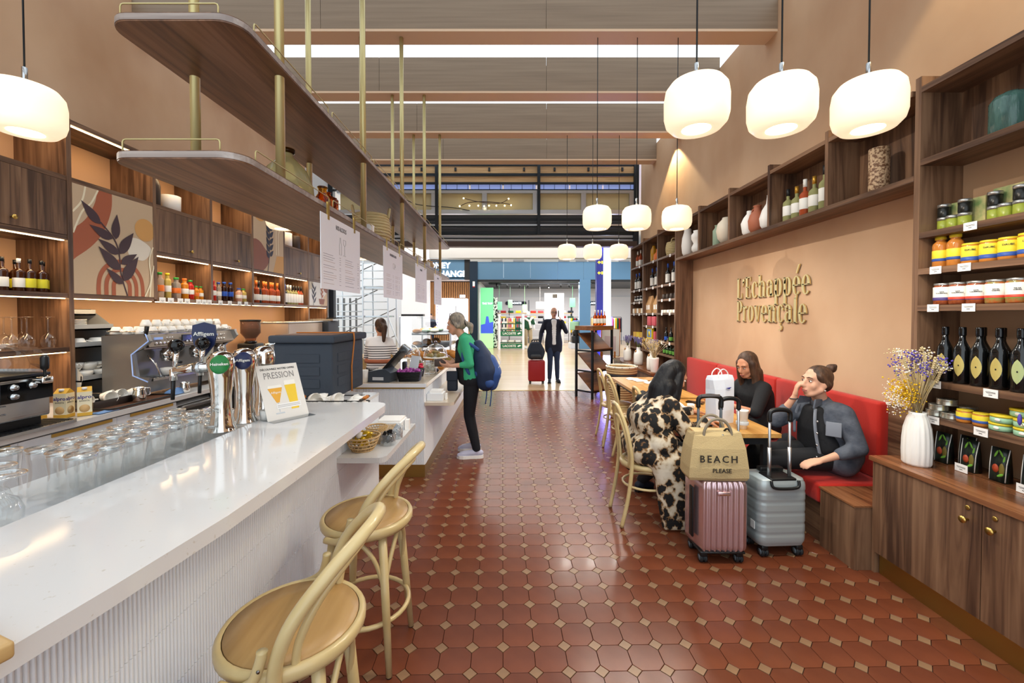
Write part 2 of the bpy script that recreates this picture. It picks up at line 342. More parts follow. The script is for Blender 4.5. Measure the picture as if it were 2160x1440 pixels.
for x in (-.9, .1, 2.2, 3.0, 3.6, 5.0): MB().box(x, x+.5, .02, .1, 4.03, 4.12).obj('window_pane', 'greywhite', sf)
struct(MB().box(-1.5, 9, 19.6, 27, 3.2, 3.3).obj('ceiling_shop', 'black')); mat('shopwall', '#cfcfd3', .6)
struct(MB().box(-1.5, 9, 26, 26.2, 0, 3.2).obj('wall_shop', 'shopwall')); struct(MB().box(-1.55, -1.5, 19.7, 26, 0, 3.2).obj('wall_shop_side', 'shopwall'))
struct(MB().box(-1.5, 9, 25.95, 26, 2.68, 2.72).obj('trim_2', 'greywhite'))
lamp('shop_ceiling_lamp', 'AREA', (2.5, 22, 3.12), 420, (1, .97, .95), (0, 0, 0), 6, size_y=4)
lamp('exchange_ceiling_lamp', 'AREA', (-3.6, 20.4, 3.4), 160, (1, .8, .55), (0, 0, 0), 2, size_y=1.2)
ex = struct(thing('exchange_front', None, None, (0, 19.4, 0)))
MB().box(-4.4, -2.15, .0, .12, 3.2, 4.12).obj('fascia_panel', 'blue_steel', ex); MB().box(-2.15, -1.9, -.05, .2, 3.2, 4.12).obj('fascia_edge', 'black', ex)
MB().box(-6, -1.9, 1.6, 1.7, 0, 3.3).obj('back_wall', 'umber', ex); MB().box(-6, -1.9, 0, 1.8, 3.25, 3.3).obj('soffit', 'matte_white', ex)
mat('slat_wood', '#c88f55', .5)
for i in range(34): MB().box(-5.0+.09*i, -4.955+.09*i, 1.5, 1.6, 0, 3.2).obj('slat', 'slat_wood', ex)
mat('sign_white', '#ffffff', .5, emit='#eaf4ff', es=3); mat('box_white', '#ffffff', .5, emit='#f2f0ff', es=1.6)
sg = thing('exchange_sign', 'lit white MONEY EXCHANGE lettering on the blue fascia', 'sign', (-3.35, 19.38, 3.62))
text('MONEY', .36, sg, (-.72, 0, .22), FACE_CAM, 'sign_white', align='LEFT', bold=.012, ext=.01); text('EXCHANGE', .38, sg, (-.72, 0, -.17), FACE_CAM, 'sign_white', align='LEFT', bold=.012, ext=.01)
mat('magenta', '#d23fd8', .5, emit='#e060f0', es=1.2); mat('violet', '#5a2ae0', .5, emit='#6a3af0', es=1.2)
p = thing('poster_lightbox', 'tall backlit poster in magenta and violet beside the slatted wall', 'poster', (-4.75, 19.2, 0)); MB().box(-.4, .4, 0, .1, 0, 3.1).obj('panel', 'box_white', p)
MB().box(-.05, .3, -.006, 0, 1.9, 2.7).obj('print', 'magenta', p); MB().prism([(.2, 1.05), (.36, 1.05), (.3, 2.6), (.2, 2.6)], -.012, -.006, 0, 'XZ').obj('print', 'violet', p)
p = thing('rate_screen', 'white lit exchange rate screen on the slatted wall', 'screen', (-3.3, 20.85, .7)); MB().box(-.45, .45, 0, .08, 0, 1.7).obj('panel', 'box_white', p)
for i in range(8): MB().box(-.38, -.34, -.006, 0, .3+.16*i, .36+.16*i).obj('print', 'violet', p)
p = thing('exchange_booth', 'white lit exchange counter booth beside the dark column', 'booth', (-2.45, 19.9, 0)); MB().box(-.4, .35, 0, .6, 0, 2.35).obj('body', 'box_white', p); MB().box(-.2, -.14, -.01, 0, 1.2, 2.0).obj('strip', 'greywhite', p); MB().box(.0, .25, .1, .2, 2.4, 2.52).obj('number_sign', 'sign_white', p)
# green advert in the shop window
mat('ad_green', '#6fc48a', .4, emit='#67c486', es=.75); mat('ad_blue', '#3c57c8', .4, emit='#3c57c8', es=.6); mat('ad_lawn', '#a6e29a', .4, emit='#a6e29a', es=.7)
p = thing('advert_lightbox', 'tall green backlit advert inside the shop entrance', 'poster', (-1.12, 19.75, 0)); MB().box(-.32, .28, 0, .12, 0, 2.85).obj('panel', 'ad_green', p)
MB().box(-.32, .28, -.008, 0, 0, .7).obj('print', 'ad_lawn', p); MB().prism([(-.3, .7), (-.3, 1.1), (-.1, 1.15), (-.05, 1.5), (.05, 1.5), (.1, 1.2), (.28, 1.25), (.28, .7)], -.014, -.006, 0, 'XZ').obj('print', 'ad_blue', p)
text('THE TOP', .12, p, (0, -.012, 2.1), FACE_CAM, 'sign_white')
# ================================================================ LEFT: wall shelving
XS = -3.37
YP = [2.46, 3.215, 3.98, 4.73, 5.48, 6.245, 6.99, 7.70]; ZL = [.88, 1.29, 1.70, 2.14, 2.59, 3.03]; T = .036
su = thing('bar_shelving', 'walnut wall shelving with lit niches behind the bar', 'shelving', (XL, 5.0, .88))
def P3(n, x0, x1, y0, y1, z0, z1, m, par=su):
    o = par; bx, by, bz = su.location
    return MB().box(x0-bx, x1-bx, y0-by, y1-by, z0-bz, z1-bz).obj(n, m, par)
mat('niche_back', '#dbb491', .7)
for i, y in enumerate(YP):
    zb = .88 if i in (0, 1, 6, 7) else 1.70
    P3('post', XL, XS, y-T/2, y+T/2, zb, 3.05, WAL['Z'])
def boardrow(z, a, b, n='shelf_board'): P3(n, XL, XS-.004, a+T/2, b-T/2, z-T/2, z+T/2, WAL['Y'])
def led(z, a, b):
    P3('led_strip', XS-.035, XS-.018, a+T/2+.01, b-T/2-.01, z-T/2-.007, z-T/2-.001, 'led')
    lamp('shelf_led', 'AREA', (XS-.03, (a+b)/2, z-T/2-.012), 1.5, (1, .68, .36), (0, .25, 0), .03, size_y=b-a-.1)
for i in range(7):
    a, b = YP[i], YP[i+1]
    boardrow(3.03, a, b); boardrow(1.70, a, b)
    P3('back_panel', XL+.001, XL+.012, a+T/2, b-T/2, 1.70+T/2, 3.03-T/2, 'niche_back')
    led(3.03, a, b)
    if i != 4: boardrow(2.59, a, b)
    if i != 1: boardrow(2.14, a, b)
    if i in (0, 2, 3, 4, 5): led(2.14, a, b)
    led(1.70, a, b)
P3('back_panel', XL+.001, XL+.012, YP[0], YP[7], .88, 1.70-T/2, 'niche_back')
P3('back_panel', XL+.012, XS-.2, YP[0]+.2, YP[1]-T/2, 0.885, 1.27, WAL['Z'])
boardrow(1.29, YP[0], YP[1]); led(1.29, YP[0], YP[1])
for i in (0, 2, 3, 5, 6):
    a, b = YP[i]+T/2+.003, YP[i+1]-T/2-.003
    dr = P3('door', XS-.022, XS-.002, a, b, 2.14+T/2+.003, 2.59-T/2-.003, WAL['Z'])
    ky = (a+b)/2+(.06 if i else .0); kz = 2.215
    MB().lathe([(.006, 0), (.006, .02), (.016, .024), (.016, .03), (.001, .031)], 14, (XS-.002-XL, ky-5.0, kz-.88), axis='X').obj('knob', 'brass', dr)
# art panels
ART = {'sand': '#c9ae8e', 'rust': '#a75b3d', 'plum': '#463238', 'ochre': '#d49e5c', 'bone': '#e6dccb', 'ivory': '#efe3c4', 'rosewood': '#8f5c4d', 'stone': '#bfb39b', 'slate': '#3a3a48', 'sky': '#d8d4cc'}
for k, v in ART.items(): mat('art_'+k, v, .55)
AM = ['art_'+k for k in ART]; AI = {k: i for i, k in enumerate(ART)}
def leaf2(cx, cy_, ang, L, W, s=1):
    P = []
    for i in range(9):
        t = i/8; w_ = W*math.sin(PI*t**.75)*(1-.25*t); P.append((t*L, w_/2))
    P += [(t[0], -t[1]*.8) for t in P[::-1][1:-1]]
    c, s_ = math.cos(ang), math.sin(ang)
    return [(cx+x*c-y*s_, cy_+x*s_+y*c) for x, y in P]
def band(pts, w_):
    pts = [Vector((p[0], p[1], 0)) for p in smoothpath([(x, y, 0) for x, y in pts], 5)]; Lf = []; Rt = []
    for i, p in enumerate(pts):
        t = (pts[min(i+1, len(pts)-1)]-pts[max(i-1, 0)]).normalized(); n = Vector((-t.y, t.x, 0)); ww = w_ if not isinstance(w_, (tuple, list)) else w_[0]+(w_[1]-w_[0])*i/(len(pts)-1)
        Lf.append((p+n*ww/2)[:2]); Rt.append((p-n*ww/2)[:2])
    return Lf, Rt
class Art:
    def __init__(s, W, H): s.m = MB(); s.W, s.H = W, H; s.k = 0
    def clipp(s, p): return (min(max(p[0], 0), s.W), min(max(p[1], 0), s.H))
    def poly(s, P, c, off=None):
        s.k += 1; x = .0105+.0003*s.k; P = [s.clipp(p) for p in P]
        s.m.add([(x, p[0], p[1]) for p in P], [list(range(len(P)))], AI[c])
    def band(s, pts, w_, c):
        s.k += 1; x = .0105+.0003*s.k; Lf, Rt = band(pts, w_); Lf = [s.clipp(p) for p in Lf]; Rt = [s.clipp(p) for p in Rt]
        n = len(Lf); s.m.add([(x, *p) for p in Lf]+[(x, *p) for p in Rt], [(i, i+1, n+i+1, n+i) for i in range(n-1)], AI[c])
    def blob(s, cx, cy_, rx, ry, c, wob=0, ph=0): s.poly([(cx+rx*math.cos(t)*(1+wob*math.sin(3*t+ph)), cy_+ry*math.sin(t)*(1+wob*math.cos(2*t+ph))) for t in [2*PI*i/26 for i in range(26)]], c)
    def sprig(s, stem, leaves, c, L, W):
        s.band(stem, .012, c)
        for cx, cy_, a, k in leaves: s.poly(leaf2(cx, cy_, a, L*k, W*k), c)
def art_panel(i, z0, z1, bg, fn):
    a, b = YP[i]+T/2+.003, YP[i+1]-T/2-.003; A = Art(b-a, z1-z0)
    A.m.box(-.01, .0105, 0, A.W, 0, A.H, AI[bg]); fn(A, A.W, A.H)
    o = A.m.obj('printed_art_panel', AM, su, (XS-.012-XL, a-5.0, z0-.88)); o['label'] = 'door panel printed with abstract leaves and arches'
def art1(A, W, H):
    A.band([(.36*W, 1.05*H), (.34*W, .86*H), (.24*W, .66*H), (.1*W, .52*H), (-.12*W, .38*H)], (.12, .2), 'rust')
    A.band([(.14*W, 1.0*H), (.1*W, .86*H), (.0, .74*H)], .014, 'ivory'); A.band([(.28*W, H), (.2*W, .86*H), (.1*W, .76*H), (0, .55*H)], .014, 'ivory')
    A.blob(.78*W, .50*H, .17*W, .12*H, 'bone', .12, 1); A.blob(.88*W, .72*H, .145*W, .12*H, 'ochre')
    for r in (.205, .14, .075):
        A.band([(.55*W-r, 0)]+[(.55*W-r*math.cos(t), .09*H+r*1.05*math.sin(t)) for t in [PI*k/8 for k in range(9)]]+[(.55*W+r, 0)], .036, 'rust')
    A.sprig([(.62*W, 0), (.54*W, .22*H), (.52*W, .42*H), (.46*W, .56*H), (.3*W, .7*H)], [(.3*W, .68*H, 2.35, 1.15), (.44*W, .56*H, 2.75, 1.1), (.48*W, .56*H, 1.5, 1.15), (.52*W, .42*H, 2.65, 1.1), (.53*W, .42*H, 1.0, 1.3),
        (.53*W, .26*H, 2.4, 1.35), (.54*W, .32*H, .6, 1.0), (.57*W, .15*H, 1.0, 1.45), (.56*W, .12*H, 2.45, 1.0)], 'plum', .19, .085)
    A.band([(.99*W, .55*H), (.93*W, .4*H), (.95*W, .18*H), (.86*W, 0)], .013, 'ivory'); A.band([(W, .35*H), (.95*W, .15*H), (.93*W, 0)], .013, 'ivory')
def art2(A, W, H):
    A.blob(.2*W, .86*H, .16*W, .09*H, 'ochre'); A.blob(.12*W, .22*H, .34*W, .24*H, 'rosewood', .12, 2)
    A.poly([(.62*W, 0), (W, 0), (W, .3*H), (.75*W, .28*H)], 'ochre')
    A.band([(.74*W, .3*H), (.74*W, .7*H), (.8*W, .86*H), (.95*W, .9*H)], .012, 'ivory'); A.band([(.82*W, .3*H), (.82*W, .66*H), (.95*W, .8*H)], .012, 'ivory'); A.band([(.0, .9*H), (.18*W, .98*H)], .012, 'ivory')
    lv = []
    for k in range(6): y = (.22+.105*k)*H; lv += [(.5*W, y, 2.2, 1), (.52*W, y+.03*H, .85, .95)]
    A.sprig([(.44*W, 0), (.5*W, .3*H), (.5*W, .85*H)], lv+[(.5*W, .84*H, 1.6, 1)], 'slate', .13, .075)
def art3(A, W, H):
    A.blob(.0*W, .95*H, .22*W, .3*H, 'stone'); A.poly([(.6*W, 0), (W, 0), (W, .6*H), (.8*W, .4*H)], 'sand'); A.blob(1.0*W, .8*H, .22*W, .22*H, 'rosewood')
    A.poly([(.5*W, .3*H), (.86*W, .3*H), (.8*W, .06*H), (.56*W, .06*H)], 'rosewood')
    A.sprig([(.2*W, 0), (.26*W, .8*H)], [(.24*W, (.1+.12*k)*H, 2.2 if k % 2 else .9, 1) for k in range(6)], 'slate', .14, .05)
    A.sprig([(.68*W, .3*H), (.7*W, .75*H)], [(.69*W, (.36+.09*k)*H, 2.3 if k % 2 else .8, .8) for k in range(5)], 'rust', .1, .05)
art_panel(1, 1.70+T/2+.002, 2.59-T/2-.002, 'sand', art1); art_panel(4, 2.14+T/2+.002, 3.03-T/2-.002, 'sand', art2); art_panel(6, 1.70+T/2+.002, 2.14-T/2-.002, 'sky', art3)
# ---- generic bottle
def bottle(name, label, cat, loc, h, r, glass, cap, lab=None, neck=.32, labz=(.12, .42), group=None, capm=None, shoulder=.12, capl=None):
    t = thing(name, label, cat, loc, R.random()*6, group); nr = r*neck; zs = h*(1-.42) if neck < .5 else h*.7
    zn = zs+h*shoulder
    MB().lathe([(r*.9, 0), (r, .006), (r, zs), (r*.93, zs+h*shoulder*.35), (r*.55, zs+h*shoulder*.8), (nr, zn), (nr, h*.95), (nr*.9, h*.97)], 14).obj('glass_body', glass, t)
    c0 = h*(.97-(capl or .1)); MB().lathe([(nr*1.12, c0), (nr*1.15, h), (nr*.2, h*1.003)], 12).obj('cap', cap, t)
    if lab: MB().lathe([(r*1.012, h*labz[0]), (r*1.02, h*labz[0]+.001), (r*1.02, h*labz[1]), (r*1.012, h*labz[1]+.001)], 14).obj('label', lab, t)
    return t
mat('lab_white', '#f0eee6', .6); mat('lab_yellow', '#d8cf2e', .6); mat('lab_black', '#1a1a1a', .5); mat('lab_green', '#5f9b3c', .6); mat('cap_orange', '#e8762a', .4); mat('cap_green', '#2f9b3c', .4); mat('cap_red', '#d02a20', .4); mat('cap_blue', '#2755b8', .4); mat('cap_gold', '#c9973a', .35, .6); mat('cap_yellow', '#e8c81e', .4)
mat('liq_orange', '#e08a1e', .08, trans=.2); mat('liq_red', '#b8261a', .08); mat('liq_clear', '#dfe6e6', .05, trans=.8, ior=1.2); mat('liq_cola', '#2a0d06', .06); mat('liq_pink', '#e8b49a', .06, trans=.3); mat('liq_yellow', '#e3c96a', .06, trans=.4); mat('rose_wine', '#c9603a', .05, trans=.35, ior=1.2); mat('white_wine', '#c9c98a', .05, trans=.5, ior=1.2); mat('green_glass', '#1e2a14', .06)
# beers
for k, (y, x, lb) in enumerate([(2.86, -3.47, 'w'), (2.95, -3.46, 'w'), (2.97, -3.6, 'y'), (3.00, -3.44, 'y'), (3.075, -3.44, 'y'), (3.03, -3.58, 'y'), (3.14, -3.5, 'y')]):
    bottle('beer_bottle', ('brown beer bottle with black and white label, %s on the lit shelf' if lb == 'w' else 'brown beer bottle with yellow-green label, %s on the lit shelf') % nth(k), 'bottle', (x, y, 1.719), .23, .031, 'brown_glass', 'lab_white' if k == 1 else 'black', 'lab_white' if lb == 'w' else 'lab_yellow', group='beer bottles', labz=(.12, .4))
# inverted wine glasses on the lower niche
def wineglass_inv(label, loc, h=.23, r=.042, group=None):
    t = thing('wine_glass', label, 'glass', loc, 0, group)
    MB().lathe([(r*.74, 0), (r*.95, .03), (r, .055), (r*.8, .085), (r*.3, .105), (.006, .115), (.0045, h-.02), (.008, h-.008), (r*.85, h-.002), (r*.85, h), (.001, h), ], 18, cap=False).obj('glass_body', 'glass', t); return t
W0 = wineglass_inv('upturned wine glass nearest the post in the lower lit niche', (-3.45, 3.12, 1.309), group='upturned wine glasses')
for k, (x, y) in enumerate([(-3.47, 3.0), (-3.6, 3.08), (-3.46, 2.9), (-3.6, 2.97), (-3.62, 2.86)]): dup(W0, (x, y, 1.309), 0, 'upturned wine glass, %s from the post in the lower lit niche' % nth(k+1))
# decor in the top niches
mat('dark_clay', '#3a2c24', .55); mat('clay_green', '#8fa38c', .5); mat('terracotta_vase', '#a45f43', .6)
def vase(name, label, loc, prof, m, seg=22, sq=None, cat='vase', group=None, rz=0):
    return tag(MB().lathe(prof, seg, sq=sq).obj(name, m, None, loc, rz), label, cat, group)
vase('bottle_vase', 'tall dark brown bottle vase in the top niche', (-3.5, 4.09, 2.609), [(.05, 0), (.075, .02), (.078, .2), (.06, .26), (.025, .3), (.022, .34), (.03, .355), (.025, .36)], 'dark_clay')
vase('ceramic_pot', 'short cream ceramic pot beside the dark bottle vase', (-3.5, 4.33, 2.609), [(.07, 0), (.085, .01), (.088, .16), (.08, .165), (.075, .1), (.001, .09)], 'ceramic')
vase('ceramic_cylinder', 'narrow cream cylinder vase in the far top niche', (-3.5, 6.4, 2.609), [(.05, 0), (.055, .01), (.055, .24), (.048, .24), (.04, .1), (.001, .1)], 'cream')
vase('ceramic_cylinder', 'wide ribbed white jar in the far top niche', (-3.52, 6.58, 2.609), [(.07, 0), (.085, .01), (.085, .22), (.07, .23), (.06, .1), (.001, .1)], 'ceramic')
vase('ceramic_cylinder', 'olive brown jar in the far top niche', (-3.5, 6.8, 2.609), [(.07, 0), (.08, .01), (.08, .21), (.07, .22), (.06, .1), (.001, .1)], 'dark_clay')
# juices and sodas
J2 = [(4.03, 'liq_pink', 'cap_blue', .2, .03, 'pink water'), (4.11, 'liq_clear', 'cap_green', .22, .03, 'green labelled water'), (4.2, 'liq_yellow', 'cap_yellow', .22, .028, 'pale lemon juice'), (4.31, 'liq_clear', 'cap_green', .19, .036, 'clear water'), (4.42, 'liq_orange', 'cap_orange', .19, .032, 'orange tea'), (4.5, 'liq_red', 'cap_green', .18, .03, 'red juice'), (4.58, 'liq_orange', 'cap_green', .13, .026, 'short orange juice'), (4.645, 'liq_orange', 'cap_green', .13, .026, 'short apricot juice')]
J3 = [(4.84, 'liq_red', 'cap_red', .2, .03, 'red lemonade'), (4.93, 'liq_clear', 'cap_blue', .19, .028, 'blue labelled water'), (5.03, 'liq_cola', 'cap_blue', .2, .03, 'dark cola'), (5.14, 'liq_cola', 'cap_blue', .2, .03, 'second dark cola'), (5.3, 'liq_pink', 'cap_blue', .15, .034, 'short peach juice'), (5.39, 'liq_yellow', 'cap_green', .15, .032, 'short lemon juice')]
for y, g_, c_, h, r, n in J2+J3:
    bottle('drink_bottle', 'small %s bottle on the lit shelf under the %s door' % (n, 'first walnut' if y < 4.73 else 'second walnut'), 'bottle', (-3.44, y, 1.719), h*1.15, r*1.1, g_, c_, R.choice(['lab_white', 'lab_white', 'lab_green', 'cap_orange']) if 'cola' not in n else 'cap_blue', neck=.52, labz=(.26, .5), group='soft drink bottles', shoulder=.1, capl=.07)
# wines
for k in range(8):
    y = 5.56+.085*k; g_, c_, l_ = ('dark_glass', 'cap_gold' if k == 0 else 'lab_black', 'lab_white') if k in (0, 2) else ('rose_wine', 'cap_orange', 'lab_white')
    bottle('wine_bottle', '%s wine bottle, %s in the niche under the second art panel' % ('dark' if k in (0, 2) else 'rosé', nth(k)), 'bottle', (-3.45+.02*(k % 2), y, 1.719), .325 if k == 0 else .30, .038, g_, c_, l_, neck=.36, labz=(.12, .38), group='wine bottles left', capl=.2)
for k in range(8):
    y = 6.31+.082*k; g_, c_ = [('dark_glass', 'cap_blue'), ('dark_glass', 'cap_blue'), ('white_wine', 'lab_white'), ('white_wine', 'lab_white'), ('white_wine', 'lab_black'), ('white_wine', 'lab_black'), ('rose_wine', 'lab_black'), ('rose_wine', 'lab_black')][k]
    bottle('wine_bottle', '%s wine bottle with white label, %s in the far lit niche' % ('blue-capped' if k < 2 else 'pale' if k < 6 else 'rosé', nth(k)), 'bottle', (-3.45, y, 1.719), .30, .036, g_, c_, 'lab_white', neck=.36, labz=(.1, .55), group='wine bottles far left', capl=.2)
tags_y = [4.05, 4.15, 4.27, 4.36, 4.52, 4.6, 4.68, 4.86, 5.02, 5.2, 5.33]
for k, y in enumerate(tags_y):
    tag(MB().box(-.001, .001, -.036, .036, -.052, 0).box(.001, .0014, -.02, .02, -.03, -.027, 1).box(.001, .0014, -.012, .012, -.04, -.037, 1).obj('price_tag', ['paper', 'black'], None, (XS+.002, y, 1.722)), 'white price tag, %s along the drinks shelf edge' % nth(k), 'price tag', 'drink price tags')
# ================================================================ back counter
XC = -2.75
bc = thing('back_counter', 'white quartz back counter with pale grey drawer fronts', 'counter', (-3.3, 4.5, 0))
mat('drawer_grey', '#dfe4ea', .4)
MB().box(XL+3.33, XC+3.3, -3.1, 3.2, .845, .88).obj('worktop', 'quartz', bc); MB().box(XL+3.33, XC+3.28, -3.1, 3.2, .1, .80).obj('carcass', 'white', bc)
ys = [1.45, 2.33, 2.92, 3.44]
for a, b in zip(ys, ys[1:]):
    dw = MB().box(XC+3.27, XC+3.29, a-4.5+.002, b-4.5-.002, .1, .835).obj('drawer_front', 'drawer_grey', bc)
    MB().box(XC+3.29, XC+3.297, b-4.5-.42, b-4.5-.04, .815, .835).obj('finger_pull', 'brass', dw)
for a, b in ((4.3, 5.1), (5.1, 5.9), (5.9, 6.8), (6.8, 7.68)): MB().box(XC+3.27, XC+3.29, a-4.5+.002, b-4.5-.002, .1, .835).obj('drawer_front', 'drawer_grey', bc)
MB().box(XL+3.33, XC+3.26, -3.1, 3.2, 0, .1).obj('plinth', 'black', bc)
dwm = thing('dishwasher', 'built-in dishwasher with dark steel front and wide chrome handle', 'dishwasher', (-2.77, 3.68, .3))
MB().rbox(0, .06, -.23, .15, 0, .5, .015).obj('door', 'steel_dark', dwm); MB().box(.06, .068, -.2, .12, .36, .47).obj('control_panel', 'black_gloss', dwm); MB().rbox(.06, .1, -.15, .1, .40, .44, .012).obj('handle', 'chrome', dwm)
fr = thing('undercounter_fridge', 'dark under-counter bottle fridge behind the beer taps', 'fridge', (-2.78, 4.06, .1))
MB().box(0, .05, -.22, .22, 0, .73).obj('door', 'black', fr); MB().box(.05, .056, -.17, .17, .08, .66).obj('window', 'black_gloss', fr); MB().tube([(.075, -.19, .2), (.075, -.19, .6)], .01, 8).obj('handle', 'steel', fr)
# slush machine
sm = thing('juice_dispenser', 'stainless cold drink dispenser with clear domed tank and black tap', 'dispenser', (-2.93, 2.36, .882)); 
MB().rbox(-.16, .14, -.17, .17, .07, .31, .012).obj('body', 'steel', sm); MB().box(-.14, .1, -.15, .15, .0, .07).obj('base', 'black', sm)
for k in range(4): MB().tube([(.1, .172, .12+.045*k), (.02, .172, .12+.045*k)], .004, 6).tube([(.142, -.12, .12+.045*k), (.142, -.06, .12+.045*k)], .004, 6).obj('vent_rib', 'steel', sm)
MB().rbox(-.15, .15, -.165, .165, .31, .33, .005).obj('collar', 'black', sm)
MB().prism([(-.13, .33)]+[(.13*math.cos(t)*-1, .40+.11*math.sin(t)) for t in [PI*i/14 for i in range(15)]]+[(.13, .33)], -.155, .16, 0, 'YZ', True).obj('tank', 'tank', sm)
for k in range(12): MB().box(-.152+.024*k, -.142+.024*k, .155, .168, .33, .345).obj('rib', 'greywhite', sm)
MB().box(.14, .165, -.1, .16, .18, .29).obj('panel', 'black_gloss', sm)
for y, z in ((-.04, .265), (-.04, .215), (.05, .265)): MB().lathe([(.02, 0), (.02, .006), (.014, .01), (.014, .018), (.001, .019)], 16, (.165, y, z), axis='X').obj('dial', 'steel', sm)
MB().rbox(.15, .22, .06, .12, .27, .31, .01).obj('tap_body', 'chrome', sm); MB().lathe([(.006, .31), (.007, .345), (.018, .355), (.02, .38), (.02, .42), (.012, .435), (.001, .436)], 12, (.185, .1, 0)).obj('tap_lever', 'black', sm)
dt = thing('drip_tray', 'steel drip tray with slotted grille under the juice dispenser', 'tray', (-2.84, 2.42, .882)); MB().prism(rpoly(-.12, .115, -.25, .22, .04), 0, .018).obj('pan', 'steel', dt)
for k in range(18): MB().box(-.09, .09, -.22+.024*k, -.209+.024*k, .018, .021).obj('slot', 'black', dt)
# milk cartons
mat('carton_cream', '#f2e8c8', .5); mat('carton_gold', '#d8a93a', .5); mat('ink_blue', '#2c2a86', .5); mat('ink_dark', '#2a2622', .6); mat('latte', '#d9b27a', .5)
def carton(label, loc, rz):
    t = thing('milk_carton', label, 'carton', loc, rz, 'milk cartons')
    MB().box(-.035, .035, -.035, .035, 0, .16).obj('box_body', 'carton_cream', t)
    MB().add([(-.035, -.035, .16), (.035, -.035, .16), (.035, .035, .16), (-.035, .035, .16), (-.035, 0, .19), (.035, 0, .19)], [(0, 1, 5, 4), (2, 3, 4, 5), (1, 2, 5), (3, 0, 4)]).obj('gable', 'carton_gold', t)
    MB().lathe([(.013, 0), (.013, .016), (.001, .017)], 12, (.0, -.018, .172)).obj('cap', 'white', t)
    for rot, off in ((FACE_CAM, (0, -.0355, 0)), (FACE_PX, (.0355, 0, 0))):
        text('alpro', .032, t, (off[0], off[1], .125), rot, 'ink_blue', bold=.0006, ext=.0002); text('BARISTA', .013, t, (off[0], off[1], .1), rot, 'ink_dark', ext=.0002)
    MB().lathe([(.001, 0), (.026, .0005), (.026, .0006)], 16, (0, -.0357, .05), axis='Y').lathe([(.001, 0), (.026, .0005)], 16, (.0355, 0, .05), axis='X').obj('print', 'latte', t)
    MB().box(-.0352, .0352, -.0354, -.03, 0, .022).box(.03, .0354, -.0352, .0352, 0, .022).obj('band', 'carton_gold', t)
carton('oat milk carton nearest the metal trays, label turned to the aisle', (-2.86, 2.80, .882), .75); carton('oat milk carton standing between the other two cartons', (-2.93, 2.735, .882), .2); carton('oat milk carton half hidden beside the juice dispenser', (-3.06, 2.70, .882), .9)
# cup rack
cr = thing('cup_rack', 'stainless tiered cup rack standing against the walnut post', 'rack', (-3.66, 3.41, .882))
MB().add([(.1, -.17, 0), (.3, -.17, 0), (.34, -.17, .2), (.2, -.17, .36)], [list(range(4))]).add([(-.09, .18, 0), (.3, .18, 0), (.36, .18, .28), (.27, .18, .42), (.27, .18, .56), (.06, .18, .72), (-.09, .18, .72)], [list(range(7))]).obj('side_panel', mat('rack_steel', '#b4b8ba', .4, .35), cr)
for z, x1 in ((.16, .33), (.42, .27), (.56, .25), (.68, .1)):
    MB().box(-.09, x1, -.17, .18, z-.012, z).box(x1-.01, x1, -.17, .18, z-.012, z+.035).obj('tier', mat('rack_steel', '#b4b8ba', .4, .35), cr)
def cup(label, loc, r=.045, h=.06, inv=False, group='white cups', rot=None, handle=True, name='cup'):
    t = thing(name, label, 'cup', loc, R.random()*6.2, group)
    MB().lathe([(r*.55, 0), (r*.62, .004), (r*.9, h*.55), (r, h), (r*.94, h), (r*.82, h*.5), (r*.5, .01), (.001, .009)], 16).obj('bowl', 'ceramic', t)
    if handle: MB().tube([(r*.88, 0, h*.85), (r*1.35, 0, h*.8), (r*1.4, 0, h*.5), (r*.8, 0, h*.3)], .005, 6).obj('handle', 'ceramic', t)
    if inv: t.rotation_euler = (PI, 0, R.random()*6.2); t.location.z += h
    if rot: t.rotation_euler = rot
    return t
for k, (x, y, z, inv, r) in enumerate([(-3.40, 3.33, 1.045, 0, .055), (-3.41, 3.48, 1.045, 0, .055), (-3.46, 3.31, 1.11, 0, .055), (-3.46, 3.42, 1.1, 0, .06), (-3.49, 3.5, 1.1, 0, .055), (-3.46, 3.34, 1.305, 1, .06), (-3.46, 3.49, 1.305, 1, .065)]):
    cup('white cup, %s in the steel cup rack' % nth(k), (x, y, z), r, .062, bool(inv), 'cups in the rack')
ps = thing('saucer_stack', 'stack of cream saucers in the steel cup rack', 'saucers', (-3.48, 3.34, 1.445))
for k in range(8): MB().lathe([(.04, 0), (.07, .006), (.068, .009), (.03, .004)], 18, (0, 0, .009*k)).obj('saucer', 'ceramic', ps)
tag(MB().rbox(-.04, .04, -.05, .05, 0, .1, .004).obj('napkin_box', 'cream', None, (-3.62, 3.36, 1.565)), 'cream paper box on the top tier of the cup rack', 'box')
# tray with tipped cups and jugs
mat('tray_brown', '#5b3a28', .4)
tr = thing('wooden_tray', 'dark brown tray holding the milk jugs', 'tray', (-2.92, 3.15, .882)); MB().prism(rpoly(-.14, .15, -.26, .3, .03), 0, .012).obj('tray_base', 'tray_brown', tr); MB().tube([(x, y, .016) for x, y in rpoly(-.14, .15, -.26, .3, .03)], .006, 6, True).obj('rim', 'black', tr)
tp = thing('steel_pan', 'low steel pan of cups lying on their sides', 'pan', (-2.99, 3.06, .896)); MB().box(-.1, .1, -.17, .2, 0, .004).box(-.1, .1, -.172, -.168, 0, .05).box(.098, .102, -.17, .2, 0, .05).box(-.102, -.098, -.17, .2, 0, .05).box(-.1, .1, .198, .202, 0, .05).obj('pan_body', 'steel_dark', tp)
for k, (x, y) in enumerate([(-.03, -.1), (.02, .0), (-.02, .1), (.02, .16), (-.04, .02)]): cup('white cup lying on its side, %s in the steel pan' % nth(k), (-2.99+x, 3.06+y, .945), .042, .075, False, 'tipped cups', (1.45, 0, .9+.3*k))
